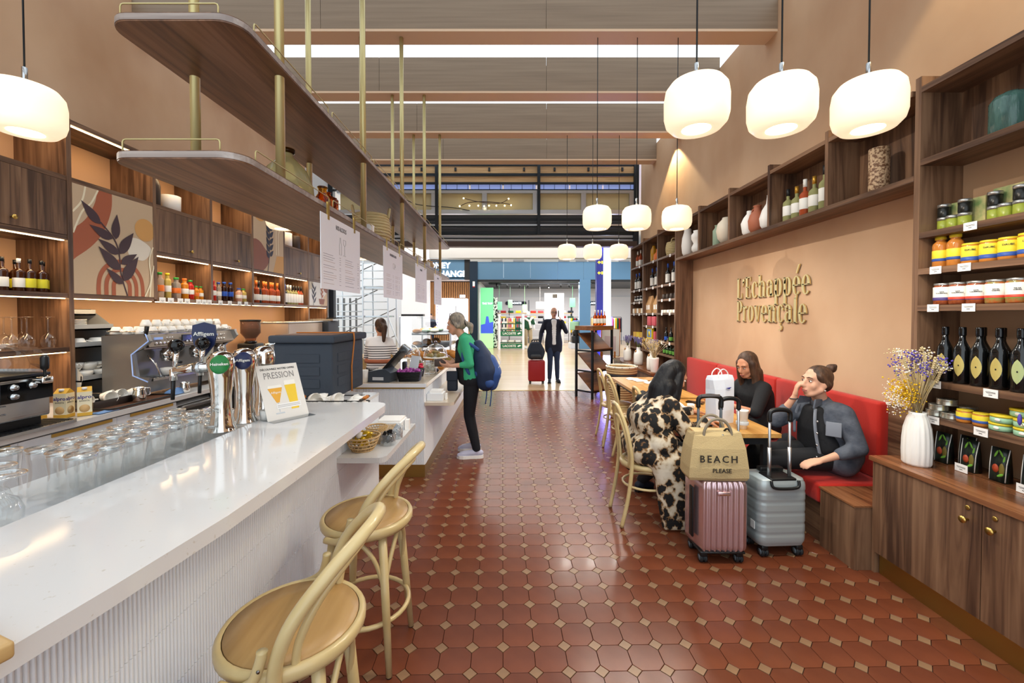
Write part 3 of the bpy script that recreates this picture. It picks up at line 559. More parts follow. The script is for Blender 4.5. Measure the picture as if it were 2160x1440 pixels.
def jug(label, loc, rz, s=1):
    t = thing('milk_jug', label, 'jug', loc, rz); MB().lathe([(.036*s, 0), (.04*s, .004), (.042*s, .05*s), (.034*s, .08*s), (.036*s, .1*s), (.033*s, .1*s), (.03*s, .07*s), (.001, .02)], 20).obj('jug_body', 'chrome', t); MB().tube([(.034*s, 0, .09*s), (.065*s, 0, .085*s), (.068*s, 0, .04*s), (.042*s, 0, .03*s)], .005, 6).obj('handle', 'chrome', t)
jug('polished milk jug on the brown tray nearest the cups', (-2.84, 3.19, .896), 1.2, 1.05); jug('small polished jug beside the blue cloth', (-2.83, 3.62, .882), 2.4, .9)
mat('blue_cloth', '#6f93c4', .85)
def cloth(label, loc, m, sx, sy, h, seed, n=14):
    rr = random.Random(seed); v = []; f = []; ph = [rr.random()*6 for _ in range(4)]
    for i in range(n+1):
        for j in range(n+1):
            u, w_ = i/n*2-1, j/n*2-1; e = max(abs(u), abs(w_)); z = h*(1-e**2)*(.55+.25*math.sin(3*u+ph[0])+.25*math.cos(4*w_+ph[1])); v.append((u*sx*(1+.08*math.sin(3*w_+ph[2])), w_*sy*(1+.08*math.sin(4*u+ph[3])), max(z, .001)))
    for i in range(n):
        for j in range(n): a = i*(n+1)+j; f.append((a, a+1, a+n+2, a+n+1))
    m_ = MB().add(v, f, 0, True); o = m_.obj('cloth', m, None, loc); sd = o.modifiers.new('s', 'SOLIDIFY'); sd.thickness = .003; sd.offset = 1; return tag(o, label, 'cloth')
cloth('crumpled blue cloth beside the espresso machine', (-2.86, 3.55, .883), 'blue_cloth', .05, .07, .07, 3); cloth('flat blue cloth in front of the milk cartons', (-2.80, 2.88, .883), 'blue_cloth', .03, .07, .015, 5)
# ---- espresso machine
em = thing('espresso_machine', 'grey three-group espresso machine with cups on its top tray', 'coffee machine', (-3.18, 3.92, .882)); mat('machine', '#8b8b8b', .35, .7); mat('machine_panel', '#a89c8f', .35, .5)
YA, YB = -.55, .55
side = [(-.12, .02), (.24, .02), (.25, .12), (.26, .16), (.16, .17), (.13, .36), (.21, .40), (.27, .46), (.24, .52), (-.12, .50)]
for y0, y1 in ((YA, YA+.03), (YB-.03, YB)): MB().prism(side, y0, y1, 0, 'XZ').obj('side_panel', 'machine', em)
MB().box(-.12, .1, YA+.03, YB-.03, .12, .5).obj('body', 'machine', em); MB().box(-.12, .24, YA+.03, YB-.03, .04, .13).obj('base', 'machine', em)
MB().box(.1, .26, YA+.04, YB-.04, .13, .15).obj('drip_tray', 'steel', em)
for k in range(26): MB().box(.11, .25, YA+.06+.038*k, YA+.066+.038*k, .15, .153).obj('grille_bar', 'chrome', em)
MB().add([(.14, YA+.03, .38), (.14, YB-.03, .38), (.24, YB-.03, .41), (.24, YA+.03, .41), (.2, YA+.03, .51), (.2, YB-.03, .51)], [(0, 3, 2, 1), (3, 4, 5, 2)]).box(.0, .2, YA+.03, YB-.03, .39, .51).obj('fascia', 'machine_panel', em)
mat('screen_blue', '#9db6e8', .3, emit='#8fb0f0', es=.2)
for k in range(3):
    yc = -.33+.33*k
    MB().box(.226, .236, yc-.13, yc-.05, .465, .485).obj('display', 'screen_blue', em)
    for q in range(5): MB().lathe([(.012, 0), (.012, .006), (.008, .007), (.001, .007)], 10, (.236, yc-.12+.04*q, .435), axis='X').obj('button', 'chrome', em)
    for q in range(3): MB().lathe([(.009, 0), (.009, .006), (.001, .007)], 10, (.226, yc-.0+.03*q, .475), axis='X').obj('button', 'chrome', em)
    MB().lathe([(.045, .30), (.045, .36), (.03, .37), (.03, .39)], 16, (.18, yc+.05, 0)).obj('group_head', 'chrome', em)
    pf = MB().lathe([(.034, 0), (.034, .028), (.001, .029)], 14, (.18, yc+.05, .275)).obj('portafilter', 'chrome', em); MB().tube([(.21, yc+.05, .285), (.33, yc+.05+(.0 if k else -.03), .265)], [.011, .014], 8).obj('handle', 'black', pf)
MB().box(.226, .238, -.17, -.07, .44, .495).obj('display', 'black_gloss', em)
for y in (YA+.0, YB): MB().tube([(.25, y, .13), (.13, y, .18), (.12, y, .35), (.26, y, .46), (.235, y, .52)], .006, 6).obj('edge_light', 'screen_blue', em)
MB().tube([(.2, YA+.06, .34), (.25, YA+.08, .26), (.27, YA+.1, .16)], .006, 8).obj('steam_wand', 'chrome', em); MB().tube([(.23, YA+.01, .5), (.25, YA, .58)], [.012, .016], 8).obj('steam_lever', 'black', em)
MB().tube([(x, y, .535) for x, y in rpoly(-.11, .2, YA+.02, YB-.02, .03)], .006, 6, True).obj('rail', 'chrome', em); MB().box(-.11, .2, YA+.02, YB-.02, .50, .512).obj('cup_tray', 'steel', em)
for x in (-.09, .2):
    for y in (YA+.06, YB-.06): MB().lathe([(.02, 0), (.025, .02)], 10, (x, y, 0)).obj('foot', 'black', em)
C0 = cup('upturned white cup on the espresso machine, nearest the cup rack', (-3.02, 3.42, 1.395), .042, .06, True, 'cups on the espresso machine')
k = 0
for row in range(3):
    for q in range(11):
        x, y = -3.02-.105*row, 3.425+.098*q
        if row == 0 and q == 0: continue
        k += 1; dup(C0, (x+R.uniform(-.008, .008), y, 1.395+.06), None, 'upturned cup on the espresso machine, %s row, %s from the rack' % (nth(row), nth(q))).rotation_euler = (PI, 0, R.random()*6)
for q in range(9): dup(C0, (-3.07, 3.52+.105*q, 1.395+.118), None, 'cup in the upper layer on the espresso machine, %s from the rack' % nth(q)).rotation_euler = (PI, 0, R.random()*6)
cup('white cup under the first group head of the espresso machine', (-2.98, 3.62, 1.037), .05, .06)
# grinder, canister, bean box, toaster
gr = thing('coffee_grinder', 'coffee grinder with tinted bean hopper beside the espresso machine', 'grinder', (-3.08, 4.95, .882)); MB().rbox(-.11, .11, -.09, .09, 0, .34, .02).obj('body', 'black', gr); mat('hopper', '#b88a70', .05, trans=.75, ior=1.15)
MB().lathe([(.05, .36), (.06, .4), (.105, .46), (.105, .60), (.1, .6), (.1, .46), (.05, .4)], 18, cap=False).obj('hopper', 'hopper', gr); MB().lathe([(.11, .6), (.11, .615), (.001, .618)], 18).obj('lid', 'black', gr); mat('beans', '#3a1e10', .6, bump=((90, 90, 90), .6)); MB().lathe([(.045, .4), (.09, .46), (.09, .49), (.001, .5)], 16).obj('beans', 'beans', gr); MB().lathe([(.05, .33), (.07, .35), (.05, .37)], 16).obj('collar', 'black_gloss', gr)
cn = thing('glass_canister', 'glass canister with steel lid between grinder and toaster', 'canister', (-3.05, 5.3, .882)); MB().lathe([(.085, 0), (.09, .01), (.09, .26), (.08, .27), (.08, .02), (.001, .02)], 18).obj('jar', 'glass', cn); MB().lathe([(.093, .27), (.093, .31), (.02, .32), (.02, .345), (.001, .35)], 18).obj('lid', 'steel', cn); MB().lathe([(.05, .05), (.05, .2), (.001, .21)], 12).obj('contents', 'beans', cn)
hb = thing('steel_box_appliance', 'low beige steel appliance against the far end of the recess', 'appliance', (-3.25, 6.05, .882)); mat('beige_steel', '#b39b86', .3, .4)
MB().rbox(-.3, .3, -.5, .5, 0, .56, .01).obj('body', 'beige_steel', hb); MB().rbox(-.31, .31, -.51, .51, .56, .58, .008).obj('lid', 'steel', hb)
ts = thing('toaster', 'black toaster at the end of the back counter', 'toaster', (-3.1, 6.8, .882)); MB().rbox(-.22, .22, -.2, .2, .02, .58, .02).obj('body', 'charcoal', ts); MB().box(-.1, .1, -.206, -.2, .25, .5).obj('front_panel', 'black_gloss', ts); MB().box(-.15, .25, -.1, .12, .58, .61).obj('tray', 'steel', ts); MB().tube([(.1, 0, .62), (.36, 0, .625)], .01, 6).obj('handle', 'black', ts)
cloth('heap of white cloths in the last walnut niche', (-3.3, 7.34, .884), 'paper', .16, .2, .62, 9)
# ================================================================ BAR
ZB = 1.01
bar_ = thing('bar_counter', 'long white quartz bar with fluted white front', 'bar', (-1.05, 1.6, 0))
def off(P): return [(a+1.05, b-1.6) for a, b in P]
front = [(-.90, -.2), (-.855, .35), (-.817, .659), (-.794, .826), (-.764, 1.118), (-.755, 1.513), (-.755, 2.0), (-.757, 2.50), (-.765, 2.54), (-.785, 2.575), (-.82, 2.594)]
slab = front+[(-1.30, 2.594), (-1.30, -.2)]
MB().prism(off(slab), ZB-.042, ZB).obj('worktop', 'quartz', bar_)
def flute_mesh(zs, h0=.0062):
    m = MB(); n = 5
    for z0, z1 in zs:
        P = [(h0*.78*math.cos(PI*k/n), h0*1.15*math.sin(PI*k/n)) for k in range(n+1)]      # (y, x)
        v = [(x, y, z) for z in (z0+.0015, z1-.0015) for y, x in P]; q = n+1
        m.add(v, [(i, i+1, q+i+1, q+i) for i in range(n)]+[tuple(range(q)), tuple(range(q, 2*q))[::-1]], 0, False)
    return m
ROWS = [(.10, .21), (.21, .415), (.415, .617), (.617, .82), (.82, .967)]
XB = -1.033
MB().box(-1.29+1.05, XB+1.05-.004, -1.8, .99, .0, .966).obj('carcass', 'white', bar_)
MB().box(-1.75+1.05, XB+1.05-.004, .99, 1.65, .0, .93).obj('carcass', 'white', bar_); MB().box(-1.77+1.05, XB+1.05+.004, 1.0, 1.655, .93, .95).obj('rear_worktop', 'quartz', bar_)
fm = flute_mesh(ROWS).mesh('flute', 'flute'); fm2 = flute_mesh([(.10, .21), (.21, .415), (.415, .617), (.617, .82), (.82, .93)]).mesh('flute', 'flute')
y = .42
while y < 3.245:
    link('flute', fm if y < 2.585 else fm2, bar_, (XB+1.05-.004, y-1.6, 0)); y += .0135
MB().box(XB+1.05-.03, XB+1.05+.004, -1.2, 1.65, 0, .1).obj('brass_plinth', 'brass_plinth', bar_)
MB().prism(off(rpoly(-1.03, -.745, 2.46, 3.25, .05, 5, (0, 1, 0, 0))), .675, .707).obj('side_shelf', 'quartz', bar_)
MB().box(-1.75+1.05, -1.302+1.05, -1.8, .99, .88, .945).obj('drainer', 'greywhite', bar_); MB().box(-1.75+1.05, -1.30+1.05, -1.8, .99, 0, .88).obj('undercounter', 'white', bar_)
# ---- glasses behind the slab
def tumbler(h, r):
    return [(r*.92, 0), (r*.96, .004), (r*.93, h*.25), (r*.86, h*.55), (r*.98, h*.8), (r*.98, h-.006), (r*.9, h), (.001, h), (.001, h-.014), (r*.86, h-.016)]
gt = thing('beer_glass', 'upturned tall beer glass nearest the stemmed glasses behind the bar', 'glass', (-1.40, 1.27, .946), 0, 'upturned beer glasses'); MB().lathe(tumbler(.165, .04), 20, cap=False).obj('glass_body', 'glass', gt); MB().tube([(.0385*math.cos(a), .0385*math.sin(a), .161) for a in [2*PI*i/20 for i in range(20)]], .0042, 6, True).lathe([(.0385, .150), (.0385, .153), (.001, .153)], 20).obj('thick_base', 'glass_rim', gt)

k = 0
for row, x in enumerate((-1.37, -1.465, -1.56)):
    for q in range(7):
        yy = 1.33+.092*q+.03*row
        if row == 0 and q > 5: continue
        k += 1; dup(gt, (x+R.uniform(-.006, .006), yy, .946), 0, 'upturned tall beer glass behind the bar, %s row, %s from the stemmed glasses' % (nth(row), nth(q)))
gt.location = (-1.655, 1.36, .946)
gs = thing('water_glass', 'upturned short water glass nearest the beer taps', 'glass', (-1.38, 1.93, .946), 0, 'upturned water glasses'); MB().lathe(tumbler(.10, .036), 20, cap=False).obj('glass_body', 'glass', gs); MB().tube([(.034*math.cos(a), .034*math.sin(a), .097) for a in [2*PI*i/20 for i in range(20)]], .004, 6, True).lathe([(.034, .088), (.034, .09), (.001, .09)], 20).obj('thick_base', 'glass_rim', gs)
for row, x in enumerate((-1.45, -1.53, -1.61)):
    for q in range(4): dup(gs, (x, 2.0+.085*q-.02*row, .946), 0, 'upturned short water glass, row %s, %s before the beer taps' % (nth(row), nth(q)))
ws = wineglass_inv('upturned stemmed beer glass nearest the camera on the bar drainer', (-1.385, 1.02, .946), .17, .048, 'upturned stemmed glasses'); 
for c in ws.children: c.data = MB().lathe([(.036, 0), (.043, .03), (.045, .07), (.034, .1), (.012, .115), (.008, .125), (.008, .145), (.014, .155), (.05, .164), (.05, .168), (.001, .17)], 22, cap=False).mesh('glass_body', 'glass')
MB().tube([(.05*math.cos(a), .05*math.sin(a), .167) for a in [2*PI*i/22 for i in range(22)]], .0028, 6, True).obj('foot_rim', 'glass_rim', ws)
dup(ws, (-1.39, 1.13, .946), 0, 'upturned stemmed beer glass with wide foot, second from the camera'); dup(ws, (-1.49, 1.19, .946), 0, 'upturned stemmed beer glass third from the camera beside tall glasses'); dup(ws, (-1.50, 1.08, .946), 0, 'upturned stemmed beer glass at the outer side of the drainer')
# ---- beer taps
mat('heineken', '#1e7a3a', .35); mat('affligem', '#1a2550', .35)
def tap(label, loc, badge, arm, word):
    t = thing('beer_tap', label, 'beer tap', loc)
    MB().lathe([(.062, 0), (.06, .004), (.05, .03), (.042, .08), (.041, .16), (.05, .25), (.058, .31), (.055, .34), (.04, .362), (.02, .372), (.001, .375)], 28).obj('column', 'chrome', t)
    if badge:
        b = MB().lathe([(.001, .012), (.034, .012), (.038, .006), (.038, 0)], 22, (0, 0, 0), axis='Y', mi=0).obj('badge', badge, t, (.03, -.052, .315)); b.rotation_euler = (-.25, 0, .5); b.scale = (1, -1, 1.15)
        text(word, .018, t, (.037, -.066, .318), (PI/2-.2, 0, .5), 'lab_white', bold=.0003)
    if arm:
        MB().tube([(-.03, 0, .30), (-.13, 0, .295), (-.20, -.03, .28)], [.02, .021, .017], 12).obj('spout_arm', 'chrome', t); MB().lathe([(.026, 0), (.026, .03)], 14, (-.12, 0, .295), axis='X').obj('collar', 'steel', t)
        MB().tube([(-.2, -.03, .29), (-.2, -.03, .24)], .015, 10).tube([(-.2, -.03, .25), (-.205, -.03, .15)], [.009, .008], 8, mi=1).obj('nozzle', ['chrome', 'black'], t)
        MB().tube([(-.195, -.03, .3), (-.185, -.03, .37)], [.009, .012], 8).obj('lever', 'chrome', t); MB().ell((-.185, -.03, .40), .032, 16, 10).obj('knob', 'black_gloss', t)
tap('chrome beer tap with green oval badge, nearest the camera', (-1.36, 1.96, ZB), 'heineken', True, 'Heineken'); tap('chrome beer tap with navy badge between the other two taps', (-1.355, 2.12, ZB), 'affligem', True, 'Affligem'); tap('plain chrome beer tap beside the menu stand', (-1.35, 2.28, ZB), None, False, '')
sh = thing('tap_sign', 'navy shield beer sign on a cream lever above the taps', 'sign', (-1.56, 2.14, 1.30)); MB().prism([(-.02, 0), (.02, 0), (.03, .1), (.035, .22), (-.04, .22), (-.035, .1)], -.012, .012, 0, 'XZ').obj('lever', 'cream', sh)
mat('shield_gold', '#c9b97a', .5)
P = [(-.05, .2), (0, .215), (.05, .2), (.055, .15), (.045, .1), (.0, .04), (-.045, .1), (-.055, .15)]
MB().prism(P, -.022, -.012, 0, 'XZ').obj('shield', 'affligem', sh); text('Affligem', .028, sh, (0, -.024, .155), FACE_CAM, 'lab_white', bold=.0004); text('BLONDE', .012, sh, (0, -.024, .12), FACE_CAM, 'shield_gold'); MB().prism([(-.008, .08), (.008, .08), (0, .1)], -.024, -.022, 0, 'XZ').obj('print', 'lab_white', sh)
sh.rotation_euler = (0, 0, .25)
# ---- menu stand
ms = thing('menu_stand', 'slanted acrylic menu stand with beer offer beside the taps', 'menu', (-1.17, 2.20, ZB), 1.0); mat('card_bg', '#e9e4dc', .5); mat('beer_gold', '#e8a71e', .4); mat('beer_yellow', '#f0c81e', .4); mat('foam', '#f8f4ea', .6)
LN = Matrix.Rotation(-.42, 4, 'X')
def ln(o): 
    o.matrix_local = LN @ o.matrix_local if False else LN; return o
cd = MB().box(-.11, .11, 0, .003, 0, .30).obj('card', 'card_bg', ms); cd.rotation_euler = (-.42, 0, 0)
MB().box(-.112, .112, -.06, .15, 0, .003).obj('foot', 'tank', ms)
def onc(mb, m, n='print'): o = mb.obj(n, m, cd); return o
onc(MB().prism([(-.075, .17), (-.0, .17), (-.03, .09), (-.045, .09)], -.0012, 0, 0, 'XZ'), 'beer_gold'); onc(MB().prism([(-.075, .17), (-.0, .17), (-.003, .185), (-.072, .185)], -.0012, 0, 0, 'XZ'), 'foam'); onc(MB().box(-.0395, -.0355, -.0012, 0, .04, .09), 'greywhite'); onc(MB().prism([(-.06, .03), (-.015, .03), (-.015, .037), (-.06, .037)], -.0012, 0, 0, 'XZ'), 'greywhite')
onc(MB().prism([(.015, .18), (.075, .18), (.065, .045), (.025, .045)], -.0012, 0, 0, 'XZ'), 'beer_yellow'); onc(MB().box(.015, .075, -.0012, 0, .18, .205), 'foam'); onc(MB().box(-.05, .08, -.0018, -.0012, .055, .082), 'paper')
mat('ink_grey', '#8f8b88', .6)
text('DÉCOUVREZ NOTRE OFFRE', .0145, cd, (0, -.001, .275), FACE_CAM, 'ink_dark', ext=.0003, bold=.0002); text('PRESSION', .05, cd, (0, -.001, .238), FACE_CAM, 'ink_grey', sx=.75, ext=.0003); text('Affligem', .016, cd, (-.038, -.0014, .145), FACE_CAM, 'foam', ext=.0003)
for z in (.074, .066): onc(MB().box(-.045, .075, -.0022, -.0018, z-.002, z), 'ink_grey')
tag(MB().lathe([(.025, 0), (.03, .05), (.026, .05), (.02, .01), (.001, .008)], 14).obj('cup', 'ceramic', None, (-1.27, 2.16, ZB)), 'small white pot behind the menu stand', 'cup')
wb = thing('bamboo_stand', 'small bamboo block at the near end of the bar', 'stand', (-.855, .625, ZB), -.35); MB().rbox(-.1, .06, -.05, .05, 0, .028, .006).obj('block', 'lightwood', wb); MB().box(-.1, .03, -.02, .02, .028, .034).obj('groove', 'beer_gold', wb)
# ---- tray of cups and crate at the far end
tc_ = thing('wire_tray', 'black wire tray heaped with white cups beside the dark crate', 'tray', (-1.17, 2.76, .952))
for z in (.015, .05): MB().tube([(x, y, z) for x, y in rpoly(-.21, .21, -.1, .1, .03)], .004, 6, True).obj('wire', 'black', tc_)
for i in range(16): MB().tube([(-.2+.0267*i, -.1, .0), (-.2+.0267*i, -.1, .05)], .002, 4).obj('wire', 'black', tc_)
MB().box(-.2, .2, -.09, .09, 0, .006).obj('tray_base', 'lightwood', tc_); MB().tube([(.21, -.03, .055), (.21, .03, .055)], .012, 8).tube([(-.21, -.03, .055), (-.21, .03, .055)], .012, 8).obj('handle', 'orange_cord', tc_)
for k in range(17): cup('white cup heaped in the wire tray, %s from the menu stand' % nth(k), (-1.34+.022*k, 2.70+.12*((k*7 % 5)/5), .985+.05*((k*3) % 3)/2+.02*math.sin(k)), .042, .055, False, 'cups heaped in the wire tray', (R.uniform(1.2, 2.6), R.uniform(-.6, .6), R.random()*6), handle=(k % 2 == 0))
ck = thing('insulated_crate', 'dark insulated transport crate with lid and orange cord', 'crate', (-1.48, 3.28, .952))
MB().rbox(-.21, .21, -.31, .31, 0, .40, .015).obj('body', 'crate', ck); MB().rbox(-.235, .235, -.335, .335, .40, .455, .014).obj('lid', 'crate', ck); mat('crate_top', '#6b4a3a', .7); MB().box(-.2, .2, -.3, .3, .455, .458).obj('lid_top', 'crate_top', ck)
for k in range(3): MB().box(-.12, .12, -.315, -.309, .08+.09*k, .14+.09*k).obj('recess', 'crate', ck)
for k in range(3): MB().box(.206, .214, -.22, .22, .08+.09*k, .14+.09*k).obj('recess', 'crate', ck)
MB().tube([(.24, .02, .46), (.243, .02, .4), (.222, .02, .2), (.222, .02, .0)], .006, 6).tube([(-.2, .0, .462), (.24, .02, .462)], .006, 6).obj('cord', 'orange_cord', ck)
# ---- baskets and jars on the side shelf
def basket(label, loc, r, h, m, name='basket', r0=.62, n=22, cat='basket', group=None, arches=True):
    t = thing(name, label, cat, loc, 0, group)
    for k in range(5): f = k/4; rr = r*(r0+(1-r0)*f**.8); MB().tube([(rr*math.cos(a), rr*math.sin(a), .004+h*f) for a in [2*PI*i/20 for i in range(20)]], .004 if k < 4 else .006, 5, True).obj('hoop', m, t)
    for i in range(n):
        a = 2*PI*i/n; MB().tube([(r*(r0+(1-r0)*f**.8)*math.cos(a+.5*f), r*(r0+(1-r0)*f**.8)*math.sin(a+.5*f), .004+h*f) for f in (0, .33, .66, 1)], .0028, 4).obj('stake', m, t)
    MB().lathe([(r*r0, .002), (r*r0, .006)], 20).obj('base', m, t); return t
basket('round rattan basket of wrapped sweets on the bar side shelf', (-.93, 2.61, .708), .105, .085, 'rattan'); mat('wrap_gold', '#c9a51e', .25, .5); mat('wrap_white', '#e6e2da', .4)
for k in range(16):
    a = k*2.4; r_ = .02+.055*((k*5 % 8)/8); tag(MB().ell((0, 0, 0), (.026, .018, .016), 10, 7, rot=Euler((R.random(), R.random(), R.random()*6))).prism([(-.04, -.014), (-.022, 0), (-.04, .014)], -.002, .002).prism([(.04, -.014), (.022, 0), (.04, .014)], -.002, .002).obj('wrapped_sweet', 'wrap_gold' if k % 3 else 'wrap_white', None, (-.93+r_*math.cos(a), 2.61+r_*math.sin(a), .755+.028*(k // 6))), ('gold' if k % 3 else 'white')+' wrapped sweet, %s from the bottom of the rattan basket' % nth(k), 'sweet', 'wrapped sweets')
basket('small rattan basket behind the sweets basket', (-.93, 2.88, .708), .07, .07, 'rattan')
def tub(label, loc, r, h, m, cm):
    t = thing('plastic_tub', label, 'tub', loc); MB().lathe([(r*.9, 0), (r, h), (r*.96, h), (r*.86, .006), (.001, .006)], 20).obj('tub_body', 'tank', t); 
    mb = MB()
    for k in range(14): mb.cbox((R.uniform(-.5, .5)*r, R.uniform(-.5, .5)*r, .02+R.random()*h*.8), (.03, .02, .012), 0, Euler((R.random()*3, R.random()*3, 0)))
    o = mb.obj('contents', cm, t); o['kind'] = 'stuff'; return t
tub('clear plastic tub of black sachets', (-.805, 2.72, .708), .055, .075, 0, 'black'); tub('clear plastic tub of pale sachets behind the black ones', (-.79, 2.86, .708), .05, .08, 0, 'greywhite')
nb = thing('napkin_holder', 'white box of napkins at the end of the bar side shelf', 'napkins', (-.88, 3.08, .708)); MB().box(-.09, .09, -.09, .09, 0, .07).obj('box', 'white', nb); MB().box(-.08, .08, -.08, .08, .07, .085).obj('napkin_stack', 'paper', nb); MB().box(.1, .13, -.02, .02, 0, .075).obj('card', 'paper', nb)
st_ = thing('stirrer_bundle', 'bundle of wooden stirrers leaning between basket and tubs', 'stirrers', (-.87, 2.75, .708))
for k in range(10): MB().tube([(-.04+.008*k, -.03, .0), (.0+.01*k, .03+.004*k, .11)], .003, 4).obj('stirrer', 'lightwood', st_)
# ================================================================ SECOND COUNTER
c2 = thing('service_counter', 'white fluted service counter with pale worktop and brass plinth', 'counter', (-1.15, 6.3, 0)); mat('counter_top', '#d2c2ae', .12); XA = -.822
def B2(n, x0, x1, y0, y1, z0, z1, m): return MB().box(x0+1.15, x1+1.15, y0-6.3, y1-6.3, z0, z1).obj(n, m, c2)
B2('carcass', -1.60, XA-.006, 3.985, 8.6, .12, .86, 'white'); B2('worktop', -1.62, XA+.02, 3.94, 8.62, .87, .905, 'counter_top'); B2('worktop_edge', -1.622, XA+.022, 3.936, 3.94, .87, .905, 'white'); B2('brass_trim', -1.6, XA-.002, 3.975, 8.6, .85, .87, 'brass_plinth'); B2('brass_plinth', -1.58, XA-.004, 3.99, 8.6, 0, .12, 'brass_plinth')
f2 = flute_mesh([(.12, .85)]); f2.v = [(y, -x, z) for x, y, z in f2.v]; f2m = f2.mesh('flute', 'flute')
x = -1.59
while x < XA-.01: link('flute', f2m, c2, (x+1.15, 3.985-6.3, 0)); x += .0135
f3 = flute_mesh([(.12, .85)]); big = MB()
for i in range(335): big.add([(a+XA-.006+1.15, b+4.0-6.3+.0137*i, c) for a, b, c in f3.v], f3.f)
big.obj('fluted_front', 'flute', c2)['kind'] = 'stuff'
MB().prism([(a+1.15, b-6.3) for a, b in rpoly(XA, -.545, 3.97, 6.4, .04, 5, (0, 1, 0, 0))], .69, .72).obj('front_shelf', 'counter_top', c2)
mat('pos_grey', '#3a434d', .45)
nb2 = thing('napkin_holder', 'white napkin box on the shelf of the service counter', 'napkins', (-.72, 4.12, .721)); MB().box(-.095, .06, -.08, .08, 0, .07).obj('box', 'white', nb2); MB().box(-.07, .045, -.06, .07, .07, .095).obj('napkin_stack', 'paper', nb2); MB().box(.075, .09, -.02, .03, 0, .06).obj('card', 'paper', nb2)
pos = thing('cash_register', 'dark grey till with tilted screen on the service counter', 'till', (-1.26, 4.12, .906), -.12)
MB().prism([(-.13, 0), (.11, 0), (.12, .09), (.06, .13), (-.11, .1)], -.11, .1, 0, 'XZ').obj('base', 'pos_grey', pos); MB().box(-.06, .05, -.112, -.11, .02, .05).obj('sticker', 'greywhite', pos)
so = MB().rbox(-.02, .01, -.12, .12, 0, .26, .006).obj('screen', 'black', pos, (.03, .05, .11)); so.rotation_euler = (0, .75, 0); s2 = MB().rbox(-.05, .05, -.04, .04, 0, .07, .008).obj('customer_display', 'steel', pos, (.2, .03, .28)); s2.rotation_euler = (0, .6, 0)
tag(MB().lathe([(.03, 0), (.036, .12), (.03, .12), (.001, .1)], 14).obj('paper_cup_stack', 'ceramic', None, (-1.41, 4.02, .906)), 'stack of white cups at the corner of the service counter', 'cups')
bb = thing('black_basket', 'black woven basket of purple sweets on the service counter', 'basket', (-1.0, 4.13, .906)); 
for z in [.012*k for k in range(8)]: MB().tube([(x*(.8+z*1.7), y*(.8+z*1.7), z+.004) for x, y in rpoly(-.12, .12, -.09, .09, .03, 3)], .006, 5, True).obj('weave', 'black', bb)
mat('purple', '#a64a9c', .35); mat('pink_red', '#d8284a', .3)
o = MB()
for k in range(60): o.ell((R.uniform(-.1, .1), R.uniform(-.075, .075), .08+R.random()*.03), (.018, .012, .01), 8, 5, rot=Euler((R.random()*3, R.random()*3, 0)))
o = o.obj('sweets', 'purple', bb); o['kind'] = 'stuff'
b3 = thing('black_tub', 'small black tub of red sweets behind the purple sweets', 'tub', (-.98, 4.42, .906)); MB().lathe([(.05, 0), (.07, .09), (.064, .09), (.045, .01), (.001, .01)], 18).obj('tub_body', 'black', b3)
o = MB()
for k in range(20): o.ell((R.uniform(-.045, .045), R.uniform(-.045, .045), .085+R.random()*.04), (.02, .014, .012), 8, 5)
o = o.obj('sweets', 'pink_red', b3); o['kind'] = 'stuff'
tag(MB().rbox(-.02, .02, -.04, .04, 0, .16, .012).obj('card_reader', 'black', None, (-1.12, 4.4, .906)), 'black card reader behind the till', 'card reader')
sg2 = tag(MB().cbox((0, 0, .12), (.09, .006, .22), 0, Euler((-.3, .15, 0))).obj('acrylic_sign', 'greywhite', None, (-1.0, 4.3, .906)), 'small grey acrylic sign tilted behind the sweets', 'sign')
gj = thing('glass_jar', 'wide glass jar of nuts on the service counter', 'jar', (-.9, 4.62, .906)); MB().lathe([(.07, 0), (.08, .01), (.08, .13), (.07, .14), (.07, .02), (.001, .02)], 18).obj('jar_body', 'tank', gj); 
o = MB()
for k in range(40): o.ell((R.uniform(-.05, .05), R.uniform(-.05, .05), .03+R.random()*.07), (.018, .012, .01), 7, 5)
o = o.obj('contents', 'cream', gj); o['kind'] = 'stuff'
mat('pastry', '#c98a3c', .6, noise=((30, 30, 30), '#a8692a', .3, .7)); mat('olive_pastry', '#8f7a3a', .6)
def cakestand(label, loc, m):
    t = thing('cake_stand', label, 'cake stand', loc); t.scale = (.93, .93, 1); MB().lathe([(.07, 0), (.06, .01), (.022, .03), (.022, .09), (.05, .1), (.17, .105), (.17, .115), (.001, .115)], 26).obj('stand', 'ceramic', t)
    MB().lathe([(.165, .117), (.16, .16), (.135, .22), (.09, .26), (.03, .277), (.012, .28), (.012, .29), (.022, .305), (.012, .32), (.001, .322)], 28, cap=False).obj('glass_dome', 'tank', t)
    for k in range(7):
        a = k*2*PI/6; r_ = .08 if k < 6 else 0; MB().ell((r_*math.cos(a), r_*math.sin(a), .135+.04*(k == 6)), (.055, .03, .022), 12, 7, rot=Euler((0, 0, a+.6))).obj('pastry', m, t)
cakestand('glass domed cake stand nearest the customer', (-.965, 5.35, .906), 'olive_pastry'); cakestand('glass domed cake stand behind the till', (-1.30, 5.30, .906), 'pastry')
tag(MB().ell((0, 0, .03), (.04, .03, .03), 12, 8).obj('pastry_piece', 'pastry', None, (-.83, 4.95, .906)), 'single pastry in front of the cake stand', 'pastry'); tag(MB().ell((0, 0, .025), (.03, .025, .025), 12, 8).obj('card_terminal', 'black', None, (-.845, 4.72, .906)), 'small black mouse-shaped device at the counter edge', 'device')
dc = thing('display_case', 'lit glass pastry display case on the service counter', 'display case', (-1.23, 6.75, .906)); mat('case_light', '#ffffff', .5, emit='#eef6ff', es=2.2)
for x in (-.36, .36):
    for y in (-.75, .75): MB().box(x-.012, x+.012, y-.012, y+.012, 0, .62).obj('post', 'alu', dc)
